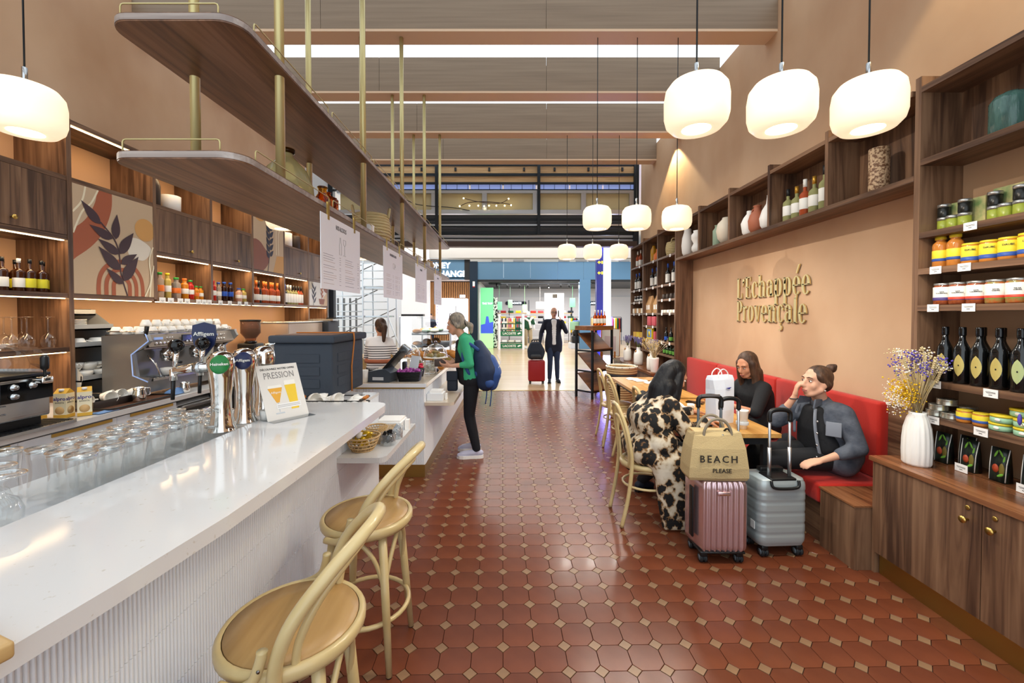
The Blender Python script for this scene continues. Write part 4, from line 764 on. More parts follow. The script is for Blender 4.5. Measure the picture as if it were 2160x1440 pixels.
MB().box(-.37, .37, -.76, .76, .60, .63).obj('top', 'tank', dc); MB().box(-.36, -.2, -.757, -.74, 0, .6).obj('end_light', 'case_light', dc)
for n_, a in (('front_pane', (.365, .369, -.74, .74, 0, .6)), ('end_pane', (-.2, .35, -.757, -.753, 0, .6))): MB().box(*a).obj(n_, 'tank', dc)
for z in (.18, .36): MB().box(-.33, .3, -.72, .72, z, z+.012).obj('shelf', 'black_metal', dc)
for z, n_ in ((.19, 5), (.37, 8), (.01, 6)):
    for k in range(n_):
        MB().ell((-.15+.1*(k % 3), -.6+1.2*k/n_, z+.04), (.07, .06, .035), 10, 7).obj('filled_roll', ['pastry', 'clay_green', 'cream', 'pastry'][k % 4] if z > .3 else 'pastry', dc)
lamp('display_case_lamp', 'AREA', (-1.23, 6.75, 1.49), 9, (1, .97, .92), (0, 0, 0), .5, size_y=1.2)
tag(MB().box(-.16, .16, -.06, .06, 0, .03).obj('tray', 'black', None, (-1.45, 6.2, 1.537)), 'black tray lying on top of the display case', 'tray')
for k in range(10):
    t = tag(MB().ell((0, 0, 0), (.05, .13, .045), 12, 8, rot=Euler((.3, .2, .9+.1*k))).obj('baguette_roll', 'pastry' if k % 3 else 'olive_pastry', None, (-1.32+.075*k, 5.72+.04*(k % 2), .955+.05*((k*2) % 3)/1.5)), 'golden filled roll, %s in the row before the display case' % nth(k), 'bread', 'rolls before the display case')
tag(MB().box(-.25, .25, -.3, .3, 0, .9).box(-.26, .26, -.31, .31, .9, .93).obj('low_cabinet', 'lightwood', None, (-2.4, 6.4, 0)), 'pale wooden cabinet behind the service counter', 'cabinet')
tag(MB().box(-.35, .33, -.6, .6, 0, .86).box(-.36, .35, -.61, .61, .86, .9).obj('low_cabinet', ['lightwood'], None, (-2.15, 7.8, 0)), 'pale wooden back cabinet at the far end', 'cabinet')
# ================================================================ OVERHEAD SHELF
oh = thing('hanging_shelf', 'two-tier walnut shelf hung on brass poles above the bar', 'hanging shelf', (-1.335, 4.5, 2.16)); 
wood('walnut_under', '#4c3020', '#6e4a32', '#866046', 'Y', .38)
edge = wood('oak_edge', '#8d7f78', '#a3968e', '#b8aca4', 'X', .5)
for z in (.005, .54):
    MB().prism(rpoly(-.265, .265, -2.84, 2.85, .09, 7), z, z+.034).obj('shelf_board', 'walnut_under', oh); 
    MB().prism(rpoly(-.267, .267, -2.842, 2.852, .092, 7), z+.006, z+.030).obj('edge_band', edge, oh)
for y in (2.05, 3.2, 4.33, 5.45, 6.63):
    for x in (-1.53, -1.12): MB().tube([(x+1.335, y-4.5, .039), (x+1.335, y-4.5, 2.22)], .0215 if y < 3 else .0205, 16).obj('pole', 'brass_pale', oh)
def rail(p, q, z, h=.055):
    p, q = Vector(p), Vector(q); d = (q-p).normalized()*.012
    def V(a, zz): return (a.x, a.y, zz)
    return MB().tube([V(p, z), V(p, z+h-.012), V(p+d*.3, z+h-.003), V(p+d, z+h), V(q-d, z+h), V(q-d*.3, z+h-.003), V(q, z+h-.012), V(q, z)], .0032, 6).obj('guard_rail', 'brass_pale', oh)
for z in (.039, .574):
    rail((-.22, -2.81, 0), (.17, -2.81, 0), z)
    y = -2.70
    while y < 2.6: rail((.245, y, 0), (.245, y+.72, 0), z); rail((-.245, y, 0), (-.245, y+.72, 0), z); y += .775
# things on it
dj = thing('demijohn', 'large amber glass demijohn on the hanging shelf', 'bottle', (-1.36, 2.56, 2.201)); MB().lathe([(.09, 0), (.135, .02), (.15, .08), (.145, .14), (.11, .23), (.05, .295), (.035, .31), (.033, .33), (.044, .335), (.044, .352), (.03, .355)], 30).obj('glass_body', mat('amber_pale', '#bdb27e', .1, trans=.4, ior=1.2), dj); MB().lathe([(.036, .328), (.046, .334), (.046, .354), (.034, .356)], 24).obj('lip', 'amber_glass', dj)
ab = thing('amber_bottle', 'slim amber bottle with handle beside the demijohn', 'bottle', (-1.28, 2.86, 2.201)); MB().lathe([(.05, 0), (.055, .01), (.055, .13), (.03, .17), (.025, .2), (.035, .215), (.03, .22)], 20).obj('glass_body', 'amber_glass', ab); MB().tube([(.05, 0, .15), (.09, 0, .14), (.085, 0, .09), (.05, 0, .07)], .008, 8).obj('handle', 'amber_dark', ab)
cb = thing('amber_block', 'square dark red glass carafe on the hanging shelf', 'carafe', (-1.33, 3.05, 2.201)); MB().rbox(-.06, .06, -.06, .06, 0, .2, .012).obj('glass_body', 'amber_dark', cb); MB().lathe([(.025, .2), (.02, .23), (.03, .235)], 14).obj('neck', 'amber_dark', cb)
def wicker(label, loc, r, h, m='seagrass', handles=True, cat='basket', rows=11, bulge=.12, group=None, rz=0):
    t = thing('woven_basket', label, cat, loc, rz, group)
    for k in range(rows):
        f = (k+.5)/rows; rr = r*(.82+bulge*1.5*math.sin(PI*min(1, f*.95+.03))); MB().tube([(rr*math.cos(a), rr*math.sin(a), h*f) for a in [2*PI*i/26 for i in range(26)]], h/rows*.55, 6, True).obj('coil', m, t)
    MB().lathe([(r*.8, .0), (r*.8, .01)], 22).obj('base', m, t)
    if handles:
        for s in (-1, 1): MB().tube(smoothpath([(s*r*.9, -.06*r/.17, h*.9), (s*r*.98, -.04*r/.17, h*1.2), (s*r*.98, .04*r/.17, h*1.2), (s*r*.9, .06*r/.17, h*.9)], 4), .011*r/.17, 6).obj('handle', m, t)
    return t
wicker('round coiled seagrass basket with two handles on the hanging shelf', (-1.33, 4.0, 2.201), .17, .30, rz=.4)
wicker('small wicker basket at the far end of the hanging shelf', (-1.3, 6.35, 2.201), .12, .16, 'rattan', False, rows=6)
bx = basket('openwork wicker lantern at the far end of the hanging shelf', (-1.25, 6.85, 2.201), .11, .24, 'rattan', 'wicker_lantern', .8, 18, 'lantern')
for k, y in enumerate((3.32, 5.05, 5.62)): tag(MB().box(-.03, .03, -.04, .04, 0, .06).obj('card_holder', 'paper', None, (-1.12, y, 2.201)), 'small white card, %s along the lower hanging shelf' % nth(k), 'card', 'cards on the hanging shelf')
# menu boards
mat('board_white', '#f1f0f4', .5); mat('ink_pale', '#cbbdba', .6); mat('ink_mid', '#a5a1ac', .6)
TXT = [('NOS ALCOOLS', 'alcohol menu board with bottle and glass drawing, nearest the camera'), ('NOS BOISSONS CHAUDES', 'hot drinks menu board with cup drawing, second from the camera'), ('NOS SALADES', 'third white menu board from the camera'), ('NOS DESSERTS', 'white menu board farthest from the camera')]
for k, (y0, (ti, lb)) in enumerate(zip((2.32, 3.46, 4.62, 5.74), TXT)):
    b = thing('menu_board', lb, 'menu board', (-1.052, y0+.3, 1.70), 0, 'hanging menu boards'); MB().box(-.002, .002, -.3, .3, 0, .425).obj('board', 'board_white', b)
    for s in (-.2, .2): MB().box(-.004, .004, s-.012, s+.012, .40, .50).obj('hanger', 'brass', b)
    xx = .0026; 
    text(ti if k < 2 else ti, .038 if k == 0 else .028, b, (xx, -.02, .375), FACE_PX, 'ink_dark', sx=.62, bold=.0005, ext=.0002)
    if k == 0:
        m = MB(); m.tube([(xx, -.05, .22), (xx, -.05, .28), (xx, -.043, .295), (xx, -.04, .325), (xx, -.03, .325), (xx, -.027, .295), (xx, -.02, .28), (xx, -.02, .22)], .0009, 4, True); m.tube([(xx, .01, .32), (xx, .012, .295), (xx, .03, .28), (xx, .048, .295), (xx, .05, .32)], .0009, 4, True).tube([(xx, .03, .28), (xx, .03, .225)], .0009, 4).tube([(xx, .01, .222), (xx, .05, .222)], .0009, 4); m.obj('drawing', 'ink_grey', b)
    elif k == 1: MB().tube([(xx, -.02, .31), (xx, -.015, .265), (xx, .025, .265), (xx, .03, .31)], .0012, 4, True).tube([(xx, .03, .3), (xx, .045, .3), (xx, .045, .28), (xx, .027, .28)], .0012, 4).obj('drawing', 'ink_grey', b)
    m = MB(); rr = random.Random(k+3)
    for c0 in ((-.27, -.02, .04, .28) if k == 0 else (-.22, .0, .05, .2)), :
        z = .2
        while z > .03:
            for a in ((c0[0], c0[1]), (c0[2], c0[3])):
                L_ = (a[1]-a[0])*rr.uniform(.45, .72); m.box(xx-.0005, xx, a[0], a[0]+L_, z-.0013, z+.0013, rr.choice([0, 0, 1])); m.box(xx-.0005, xx, a[1]-.03, a[1]-.008, z-.0013, z+.0013, 1)
            z -= .0135 if rr.random() < .8 else .024
    m.obj('menu_lines', ['ink_pale', 'ink_mid'], b)['kind'] = 'stuff'
# pendants
mat('pend', '#fff3dd', .35, emit='#ffe6bd', es=.62); mat('pend_in', '#ffffff', .4, emit='#fff0d4', es=9)
PR = [(.066, -.112), (.085, -.118), (.112, -.112), (.137, -.085), (.146, -.05), (.147, .03), (.14, .075), (.118, .105), (.08, .118), (.02, .12)]
pm = MB().lathe([(r, z) for r, z in PR]+[], 36); pm.f = [f for f in pm.f if len(f) == 4]; pmm = pm.mesh('shade', 'pend'); pi_ = MB().ell((0, 0, -.01), (.085, .085, .062), 20, 12).mesh('lamp_globe', 'pend_in')
ROWN = ['nearest the camera', 'in the middle', 'farthest away']; COLN = ['closest to the aisle', 'between its two neighbours', 'closest to the plaster wall']
PEND = [(x, y, 'glowing white drum pendant of the row %s, %s' % (ROWN[j], COLN[i])) for j, y in enumerate((2.02, 4.33, 6.65)) for i, x in enumerate((.885, 1.29, 1.705))]+[(-2.36, y, 'glowing white drum pendant above the back counter, %s' % ROWN[j]) for j, y in enumerate((2.055, 4.33, 6.65))]
for x, y, lb in PEND:
    t = thing('pendant_lamp', lb, 'pendant lamp', (x, y, 2.55), 0, 'drum pendants')
    link('shade', pmm, t); link('lamp_globe', pi_, t); MB().tube([(0, 0, .19), (0, 0, 1.84)], .004, 6).obj('cable', 'black_metal', t); MB().lathe([(.011, .115), (.011, .20), (.004, .205)], 10).obj('cable_grip', 'steel', t)
    lamp('pendant_downlight', 'SPOT', (x, y, 2.425), 22, (1, .94, .84), (0, 0, 0), .06, math.radians(165), .6)
# ================================================================ STOOLS AND CHAIRS
def bent_stool(label, loc, rz):
    t = thing('bar_stool', label, 'bar stool', loc, rz, 'bentwood bar stools'); Z = .64
    MB().lathe([(.15, Z-.045), (.193, Z-.045), (.203, Z-.03), (.204, Z-.012), (.198, Z-.002), (.19, Z), (.184, Z-.003)], 40, cap=False).obj('seat_ring', 'bentwood', t)
    MB().lathe([(.183, Z-.012), (.181, Z-.001), (.12, Z-.003), (.001, Z-.004)], 40).obj('seat_panel', 'seatwood', t)
    for a in (.75, 2.35, 3.93, 5.5):
        c, s = math.cos(a), math.sin(a); MB().tube([(c*.155, s*.155, Z-.04), (c*.185, s*.185, .30), (c*.215, s*.215, .004)], [.0185, .018, .0135], 12).obj('leg', 'bentwood', t)
        MB().lathe([(.013, 0), (.013, .006)], 10, (c*.215, s*.215, 0)).obj('leg_pad', 'black', t)
    MB().tube([(.183*math.cos(a), .183*math.sin(a), .22) for a in [2*PI*i/32 for i in range(32)]], .0105, 8, True).obj('foot_ring', 'bentwood', t)
    for k in range(4):
        a0, a1 = (.75, 2.35, 3.93, 5.5)[k], (.75, 2.35, 3.93, 5.5+0)[(k+1) % 4]; a1 += 2*PI if a1 < a0 else 0; am = (a0+a1)/2
        P = [(math.cos(a0)*.17, math.sin(a0)*.17, .36), (math.cos(a0+.25)*.165, math.sin(a0+.25)*.165, .50), (math.cos(am)*.15, math.sin(am)*.15, Z-.06), (math.cos(a1-.25)*.165, math.sin(a1-.25)*.165, .50), (math.cos(a1)*.17, math.sin(a1)*.17, .36)]
        MB().tube(smoothpath(P, 5), .0095, 8).obj('arch_brace', 'bentwood', t)
    def hoop(base, mids, top, r, n):
        L_ = [base]+mids+[top]; P = L_+[(x, -y, z) for x, y, z in L_[::-1][1:]]; MB().tube(smoothpath(P, 7), r, 12).obj(n, 'bentwood', t)
    hoop((.035, -.196, Z-.06), [(.045, -.205, Z+.03), (.085, -.2, Z+.13), (.16, -.155, Z+.225), (.225, -.085, Z+.287)], (.25, 0, Z+.308), .0185, 'back_hoop')
    hoop((.075, -.165, Z-.012), [(.088, -.168, Z+.06), (.13, -.148, Z+.15), (.185, -.09, Z+.218)], (.212, 0, Z+.245), .0115, 'inner_hoop')
    for s in (-1, 1):
        MB().tube(smoothpath([(-.10, s*.198, Z-.03), (-.045, s*.216, Z-.026), (-.005, s*.22, Z-.002), (.012, s*.216, Z+.045), (.016, s*.214, Z+.07)], 5), .0135, 10).obj('side_bracket', 'bentwood', t)
        MB().lathe([(.009, 0), (.009, .004), (.001, .006)], 10, (.037, s*.217-.002, Z-.035), axis='Y').lathe([(.005, 0), (.001, .003)], 8, (.014, s*.231, Z+.03), axis='Y').obj('bolt', 'steel', t)
    return t
s1 = bent_stool('bentwood bar stool nearest the camera', (-.652, 1.245, 0), .06)
dup(s1, (-.665, 1.925, 0), -.06, 'bentwood bar stool second from the camera, below the bar end')
def bent_chair(label, loc, rz):
    t = thing('cafe_chair', label, 'chair', loc, rz, 'bentwood cafe chairs'); Z = .45
    MB().lathe([(.165, Z-.04), (.195, Z-.04), (.203, Z-.02), (.196, Z-.002), (.18, Z), (.165, Z-.004)], 36, cap=False).obj('seat_ring', 'bentwood', t); MB().lathe([(.168, Z-.012), (.168, Z-.005), (.001, Z-.008)], 36).obj('seat_panel', 'seatwood', t)
    for s in (-1, 1): MB().tube([(.14, s*.13, Z-.03), (.165, s*.15, .2), (.185, s*.165, .003)], [.017, .016, .012], 12).obj('front_leg', 'bentwood', t)
    P = [(-.235, -.165, .004), (-.19, -.172, .22), (-.165, -.172, .44), (-.175, -.175, .58), (-.205, -.15, .74), (-.235, -.075, .855), (-.243, 0, .875)]
    P = P+[(x, -y, z) for x, y, z in P[::-1][1:]]; MB().tube(smoothpath(P, 6), [.0145]*(6*12+1), 12).obj('back_frame', 'bentwood', t)
    P = [(-.165, -.1, .43), (-.172, -.115, .55), (-.2, -.095, .69), (-.222, -.05, .775), (-.228, 0, .79)]; P = P+[(x, -y, z) for x, y, z in P[::-1][1:]]; MB().tube(smoothpath(P, 6), .0105, 10).obj('inner_hoop', 'bentwood', t)
    MB().tube([(.175*math.cos(a), .168*math.sin(a), .27) for a in [2*PI*i/28 for i in range(28)]], .0095, 8, True).obj('stretcher_ring', 'bentwood', t)
    return t
ch = bent_chair('bentwood cafe chair the woman in the leopard coat sits on', (1.04, 3.20, 0), .02)
dup(ch, (1.33, 4.75, 0), .10, 'empty bentwood chair at the far table nearer the black jacket'); dup(ch, (1.34, 5.24, 0), .05, 'empty bentwood chair at the far table closest to the timber rack')
# ================================================================ RIGHT: shelving
XF = 2.405
def loft(m, loops, mi=0, smooth=True):
    n = len(loops[0]); v = [p for L_ in loops for p in L_]; f = []
    for i in range(len(loops)-1):
        for k in range(n): a, b = i*n+k, i*n+(k+1) % n; f.append((a, b, b+n, a+n))
    f += [tuple(range(n))[::-1], tuple((len(loops)-1)*n+k for k in range(n))]
    return m.add(v, f, mi, smooth)
ru = thing('display_shelving', 'walnut wall shelving with groceries above the low cabinet', 'shelving', (XW, 1.5, .70)); T2 = .034
def Q(par, o, n, x0, x1, y0, y1, z0, z1, m): return MB().box(x0-o[0], x1-o[0], y0-o[1], y1-o[1], z0-o[2], z1-o[2]).obj(n, m, par)
RO = (XW, 1.5, .70)
for y in (2.498, 1.72, .96, .2): Q(ru, RO, 'post', XF, XW, y-.018, y+.018, .70, 2.95, WAL['Z'])
for a, b in ((1.72, 2.498), (.96, 1.72), (.2, .96)):
    for z in (2.872, 2.445, 2.018, 1.806, 1.592, 1.160, .955): Q(ru, RO, 'shelf_board', XF, XW, a+.018, b-.018, z-T2/2, z+T2/2, WAL['Y'])
    Q(ru, RO, 'back_panel', XW-.014, XW, a+.018, b-.018, 2.46, 2.856, WAL['Z'])
lc = thing('low_cabinet', 'long low walnut cabinet with brass knobs and brass plinth', 'cabinet', (2.4, 1.2, 0))
LO = (2.4, 1.2, 0)
Q(lc, LO, 'carcass', 2.205, XW-.025, -.6, 2.515, .125, .675, WAL['Z']); Q(lc, LO, 'top', 2.175, XW-.022, -.62, 2.53, .675, .70, 'walnut_gloss'); Q(lc, LO, 'plinth', 2.215, XW-.025, -.6, 2.49, 0, .125, 'brass_plinth'); Q(lc, LO, 'end_panel', 2.19, XW-.025, 2.497, 2.517, 0, .675, WAL['Z'])
for a, b, k in ((1.927, 2.495, 1.985), (1.35, 1.923, 1.872), (.78, 1.346, 1.29)):
    d_ = Q(lc, LO, 'door', 2.185, 2.205, a, b, .13, .672, WAL['Z'])
    MB().lathe([(.006, 0), (.006, -.018), (.016, -.022), (.017, -.03), (.001, -.032)], 16, (2.185-2.4, k-1.2, .575), axis='X').obj('knob', 'brass', d_); MB().lathe([(.011, 0), (.011, -.004), (.007, -.006), (.001, -.006)], 14, (2.185-2.4, k-1.2, .632), axis='X').obj('lock', 'brass_plinth', d_)
# row above the bench + far wine unit
rr_ = thing('high_shelf_row', 'high walnut shelf row with vases above the red bench', 'shelving', (XW, 4.3, 2.36)); O2 = (XW, 4.3, 2.36)
ROWY = [2.52, 3.218, 3.935, 4.65, 5.398, 6.145]
Q(rr_, O2, 'long_board', XF, XW, 2.518, 6.13, 2.348, 2.382, WAL['Y'])
for y in ROWY[1:5]: Q(rr_, O2, 'post', XF, XW, y-.017, y+.017, 2.382, 2.95, WAL['Z'])
for a, b in zip(ROWY, ROWY[1:]): Q(rr_, O2, 'top_board', XF, XW, a+.018, b-.018, 2.86, 2.892, WAL['Y']); Q(rr_, O2, 'back_panel', XW-.014, XW-.001, a+.018, b-.018, 2.384, 2.858, WAL['Z'])
fu = thing('wine_shelving', 'tall walnut wine shelving at the far end of the right wall', 'shelving', (XW, 7.3, 0)); O3 = (XW, 7.3, 0); FY = [6.15, 6.905, 7.66, 8.43]
for i, y in enumerate(FY): Q(fu, O3, 'post', XF, XW, y-.018, y+.018, .70, 2.95 if i < 3 else 2.9, WAL['Z'])
Q(fu, O3, 'base_cabinet', 2.07, XW, 6.14, 8.44, 0, .665, WAL['Z']); Q(fu, O3, 'ledge', 2.05, XW, 6.12, 8.46, .665, .70, 'walnut_gloss')
LV = {0: (2.872, 2.46, 2.02, 1.79, 1.575, 1.12, .92), 1: (2.872, 2.46, 2.02, 1.575, 1.355, 1.12, .92), 2: (2.872, 2.46, 2.02, 1.79, 1.57, 1.12, .92)}
for i in range(3):
    for z in LV[i]: Q(fu, O3, 'shelf_board', XF, XW, FY[i]+.018, FY[i+1]-.018, z-.015, z+.015, WAL['Y'])
    Q(fu, O3, 'back_panel', XW-.012, XW-.001, FY[i]+.018, FY[i+1]-.018, .70, 2.86, WAL['Z'])
# decor in the high row
def basevase(n, lb, y, prof, m, sq=None, x=2.53): return vase(n, lb, (x, y, 2.383), prof, m, 24, sq)
mat('speckle', '#c4a582', .6, noise=((60, 60, 60), '#6d4a30', .42, .55), bump=((60, 60, 60), .6)); mat('white_vase', '#ece9e4', .55); mat('cream_vase', '#dfd3bf', .6)
basevase('cylinder_vase', 'tall speckled brown cylinder vase on the high shelf', 2.90, [(.055, 0), (.058, .01), (.058, .31), (.05, .31), (.045, .1), (.001, .1)], 'speckle')
for k, (y, g_, c_, l_, h) in enumerate([(3.83, 'white_wine', 'lab_black', 'lab_white', .31), (3.715, 'white_wine', 'cap_gold', 'lab_white', .30), (3.61, 'rose_wine', 'lab_white', 'lab_white', .33), (3.50, 'white_wine', 'cap_gold', 'lab_white', .32), (3.385, 'white_wine', 'lab_black', 'lab_white', .37)]):
    bottle('wine_bottle', ['pale wine bottle with black cap beside the vase niche', 'short pale wine bottle with slanted label, second on the high shelf', 'amber rosé bottle with white cap on the high shelf', 'pale wine bottle with gold cap, fourth on the high shelf', 'tallest pale bottle with black cap next to the post'][k], 'bottle', (2.52, y, 2.383), h, .042, g_, c_, l_, neck=.33, labz=(.22, .5), capl=.17)
basevase('slanted_vase', 'white angular vase left of the terracotta jug', 4.46, [(.045, 0), (.07, .04), (.085, .14), (.06, .2), (.03, .24), (.03, .27), (.02, .27)], 'white_vase')
tj = thing('terracotta_jug', 'terracotta jug with handle between two white vases', 'jug', (2.53, 4.32, 2.383)); MB().lathe([(.05, 0), (.08, .06), (.088, .14), (.07, .2), (.035, .24), (.033, .28), (.042, .29), (.03, .29)], 24).obj('jug_body', 'terracotta_vase', tj); MB().tube(smoothpath([(0, .04, .27), (0, .09, .26), (0, .1, .2), (0, .075, .16)], 4), .009, 8).obj('handle', 'terracotta_vase', tj)
basevase('gourd_vase', 'white long-necked gourd vase next to the post', 4.12, [(.05, 0), (.08, .05), (.088, .12), (.065, .2), (.03, .26), (.022, .33), (.026, .34), (.018, .34)], 'white_vase')
basevase('bottle_vase', 'sage green bottle vase on the high shelf', 5.14, [(.055, 0), (.06, .01), (.06, .2), (.035, .235), (.035, .26), (.042, .265), (.03, .265)], 'clay_green')
basevase('moon_vase', 'round cream moon vase on the high shelf', 4.93, [(.05, 0), (.1, .07), (.115, .16), (.1, .24), (.055, .29), (.05, .31), (.04, .31)], 'cream_vase')
basevase('curved_vase', 'tall white fluted vase at the far end of the high shelf', 6.02, [(.05, 0), (.075, .06), (.085, .16), (.075, .27), (.05, .36), (.048, .4), (.04, .4)], 'white_vase')
basevase('double_vase', 'white double-bellied vase at the far end of the high shelf', 5.68, [(.055, 0), (.085, .05), (.085, .09), (.06, .14), (.09, .2), (.09, .25), (.06, .29), (.065, .31), (.05, .31)], 'white_vase')
mat('glaze_green', '#5f8478', .12, noise=((40, 40, 6), '#3e5c58', .3, .7), bump=((50, 50, 8), .4)); vase('glazed_jar', 'green glazed textured jar on the top grocery shelf', (2.53, 2.14, 2.463), [(.07, 0), (.078, .01), (.078, .17), (.06, .2), (.035, .205), (.03, .215), (.02, .215)], 'glaze_green', 26)
# far unit contents
for y, z, n in ((8.28, 2.476, 0), (8.1, 2.476, 1)): bottle('wine_bottle', 'amber rosé bottle with white cap, %s in the top far niche' % nth(n), 'bottle', (2.5, y, z), .33, .037, 'rose_wine', 'lab_white', 'lab_white', capl=.17)
mat('oil_amber', '#c58d22', .1, spec=.6); vase('oil_bottle', 'tall yellow oil bottle in the upper wine niche', (2.52, 7.42, 2.476), [(.05, 0), (.055, .01), (.055, .22), (.03, .27), (.025, .3), (.015, .3)], 'oil_amber', cat='bottle'); vase('oil_carafe', 'squat orange glass carafe in the upper wine niche', (2.5, 7.15, 2.476), [(.06, 0), (.068, .02), (.065, .11), (.03, .15), (.03, .2), (.02, .2)], 'cap_orange', cat='carafe')
wicker('small coiled basket with tall handles in the upper wine shelving', (2.52, 6.5, 2.476), .115, .2, rows=9, rz=1.2)
for k, (y, z) in enumerate([(8.28, 2.036), (8.1, 2.036), (7.36, 2.036), (7.14, 2.036), (6.63, 2.036), (6.38, 2.036)]): bottle('wine_bottle', 'dark wine bottle with blue cap, %s from the shop entrance in the wine shelving' % nth(k), 'bottle', (2.48, y, z), .33, .038, 'dark_glass', 'cap_blue', 'lab_white', labz=(.1, .5), capl=.17, group='blue-capped wine bottles')
mat('kraft', '#b98d5c', .75)
for k in range(8): bottle('spice_jar', 'small dark jar with silver lid, %s on the middle wine shelving' % nth(k), 'jar', (2.47+.06*(k % 2), 7.76+.085*k, 1.806), .11, .034, 'dark_glass', 'steel', 'lab_white', neck=.85, labz=(.2, .5), group='small dark jars', shoulder=.05)
for k in range(4):
    t = thing('paper_pouch', 'brown kraft paper pouch, %s in the middle wine niche' % nth(k), 'pouch', (2.48+.03*(k % 2), 6.99+.19*k, 1.591), 0, 'kraft pouches'); loft(MB(), [[(-.05, -.075, 0), (.05, -.075, 0), (.05, .075, 0), (-.05, .075, 0)], [(-.055, -.08, .15), (.055, -.08, .15), (.055, .08, .15), (-.055, .08, .15)], [(-.015, -.06, .26), (.015, -.06, .26), (.015, .06, .26), (-.015, .06, .26)], [(-.006, -.055, .3), (.006, -.055, .3), (.006, .055, .3), (-.006, .055, .3)]], smooth=False).obj('bag', 'kraft', t); MB().box(-.058, -.055, -.03, .03, .06, .14).obj('label', 'paper', t)
for k in range(8): tag(MB().lathe([(.03, 0), (.034, .01), (.034, .06), (.03, .065), (.03, .08), (.001, .08)], 12).obj('jam_jar', 'ceramic' if k % 2 else 'dark_clay', None, (2.46+.07*(k % 2), 6.25+.08*k, 1.806)), 'tiny jar, %s in the niche below the blue-capped wines' % nth(k), 'jar', 'tiny jars')
for k in range(5): tag(MB().rbox(-.05, .05, -.045, .045, 0, .05, .006).obj('soap_bar', 'cream' if k % 2 else 'ceramic', None, (2.47, 6.24+.12*k, 1.586)), 'pale soap bar, %s on the lower niche by the post' % nth(k), 'soap', 'soap bars')
for k in range(5): tag(MB().box(-.05, .05, -.05, .05, 0, .09).obj('gift_box', 'kraft' if k % 2 else 'cream', None, (2.48, 7.8+.13*k, 1.591)), 'small kraft gift box, %s on the far shelving' % nth(k), 'box', 'kraft gift boxes')
mat('pinkbox', '#c4505a', .6)
for k in range(2): tag(MB().rbox(-.06, .06, -.085, .085, 0, .16, .01).obj('pink_tin', 'pinkbox', None, (2.47, 7.1+.24*k, 1.371)), 'pink tin, %s in the narrow niche' % ('nearer' if k == 0 else 'farther'), 'tin')
bk = thing('picture_box', 'yellow and blue picture box in the lower wine niche', 'box', (2.45, 7.36, 1.136)); MB().box(-.02, .02, -.14, .14, 0, .2).obj('box', 'cap_yellow', bk); MB().box(-.022, -.02, -.11, .11, .03, .17).obj('print', 'blue_cloth', bk); MB().lathe([(.001, 0), (.05, -.0005), (.05, -.001)], 14, (-.0222, 0, .09), axis='X').obj('print', 'cap_yellow', bk)
tag(MB().box(-.05, .05, -.05, .05, 0, .14).obj('red_box', 'pinkbox', None, (2.46, 7.04, 1.136)), 'red box beside the yellow picture box', 'box')
for k in range(3): tag(MB().box(-.05, .05, -.09, .09, 0, .09).obj('biscuit_box', 'cap_yellow' if k % 2 else 'carton_gold', None, (2.47, 7.8+.2*k, 1.136)), 'yellow biscuit box, %s on the far lower shelf' % nth(k), 'box', 'yellow biscuit boxes')
for k in range(6): bottle('oil_bottle', 'small dark oil bottle with green label, %s on the lower wine shelf' % nth(k), 'bottle', (2.47+.04*(k % 2), 6.26+.1*k, 1.136), .22, .03, 'dark_glass', 'lab_black', 'lab_green' if k < 4 else 'cap_blue', labz=(.1, .35), group='small oil bottles')
for k in range(5): bottle('syrup_bottle', 'small dark syrup bottle, %s standing on the ledge niche' % nth(k), 'bottle', (2.46, 6.95+.12*k, .936), .17, .03, 'dark_glass', 'lab_black', 'cap_blue' if k > 2 else 'lab_white', labz=(.1, .4), group='syrup bottles')
for k in range(4): bottle('syrup_bottle', 'small green sauce bottle, %s in the niche by the flower jar' % nth(k), 'bottle', (2.46, 6.3+.13*k, .936), .17, .03, 'green_glass', 'lab_black', 'lab_green', labz=(.1, .4), group='sauce bottles')
n_ = 0
for i in range(3):
    for z in LV[i][1:6]:
        for q in range(2 if z < 2.3 else 1):
            n_ += 1; y = FY[i]+.2+.33*q
            tag(MB().box(-.001, .001, -.03, .03, -.045, 0).box(-.0014, -.001, -.02, .02, -.025, -.021, 1).obj('price_tag', ['paper', 'ink_mid'], None, (XF-.002, y, z+.018)), 'price tag on the wine shelving, %s column, %s from the top' % (nth(i), nth((LV[i].index(z)-1)*2+q)), 'price tag', 'wine shelf price tags')
# white flower vases on the ledge
mat('lavender', '#7d74a8', .7); mat('stem', '#7f8a5a', .7); mat('straw', '#cdb98a', .7); mat('yellow_flower', '#e3b81e', .7); mat('purple_flower', '#5a4aa8', .7); mat('white_flower', '#efe8da', .7)
def sprays(par, z0, n, h, spread, specs, seed, stem='stem'):
    rr = random.Random(seed); ms = MB(); parts = {}
    for k in range(n):
        a, s = rr.random()*6.28, rr.random()**.6*spread; p0 = (rr.uniform(-.012, .012), rr.uniform(-.012, .012), z0); hh = h*rr.uniform(.65, 1); p1 = (s*math.cos(a), s*math.sin(a), z0+hh)
        ms.tube([p0, ((p0[0]+p1[0])*.4, (p0[1]+p1[1])*.4, z0+hh*.5), p1], .0016, 4)
        m, kind = rr.choice(specs); f = parts.setdefault(m, MB())
        if kind == 'spike':
            for q in range(7): f.ell((p1[0]*(1-.03*q), p1[1]*(1-.03*q), p1[2]-.011*q), (.007, .007, .008), 6, 4)
        else:
            for q in range(14): f.ell((p1[0]+rr.gauss(0, .015), p1[1]+rr.gauss(0, .015), p1[2]+rr.gauss(0, .015)), rr.uniform(.0025, .0055), 5, 4)
    ms.obj('stems', stem, par)['kind'] = 'stuff'
    for m, f in parts.items(): f.obj('blossoms', m, par)['kind'] = 'stuff'
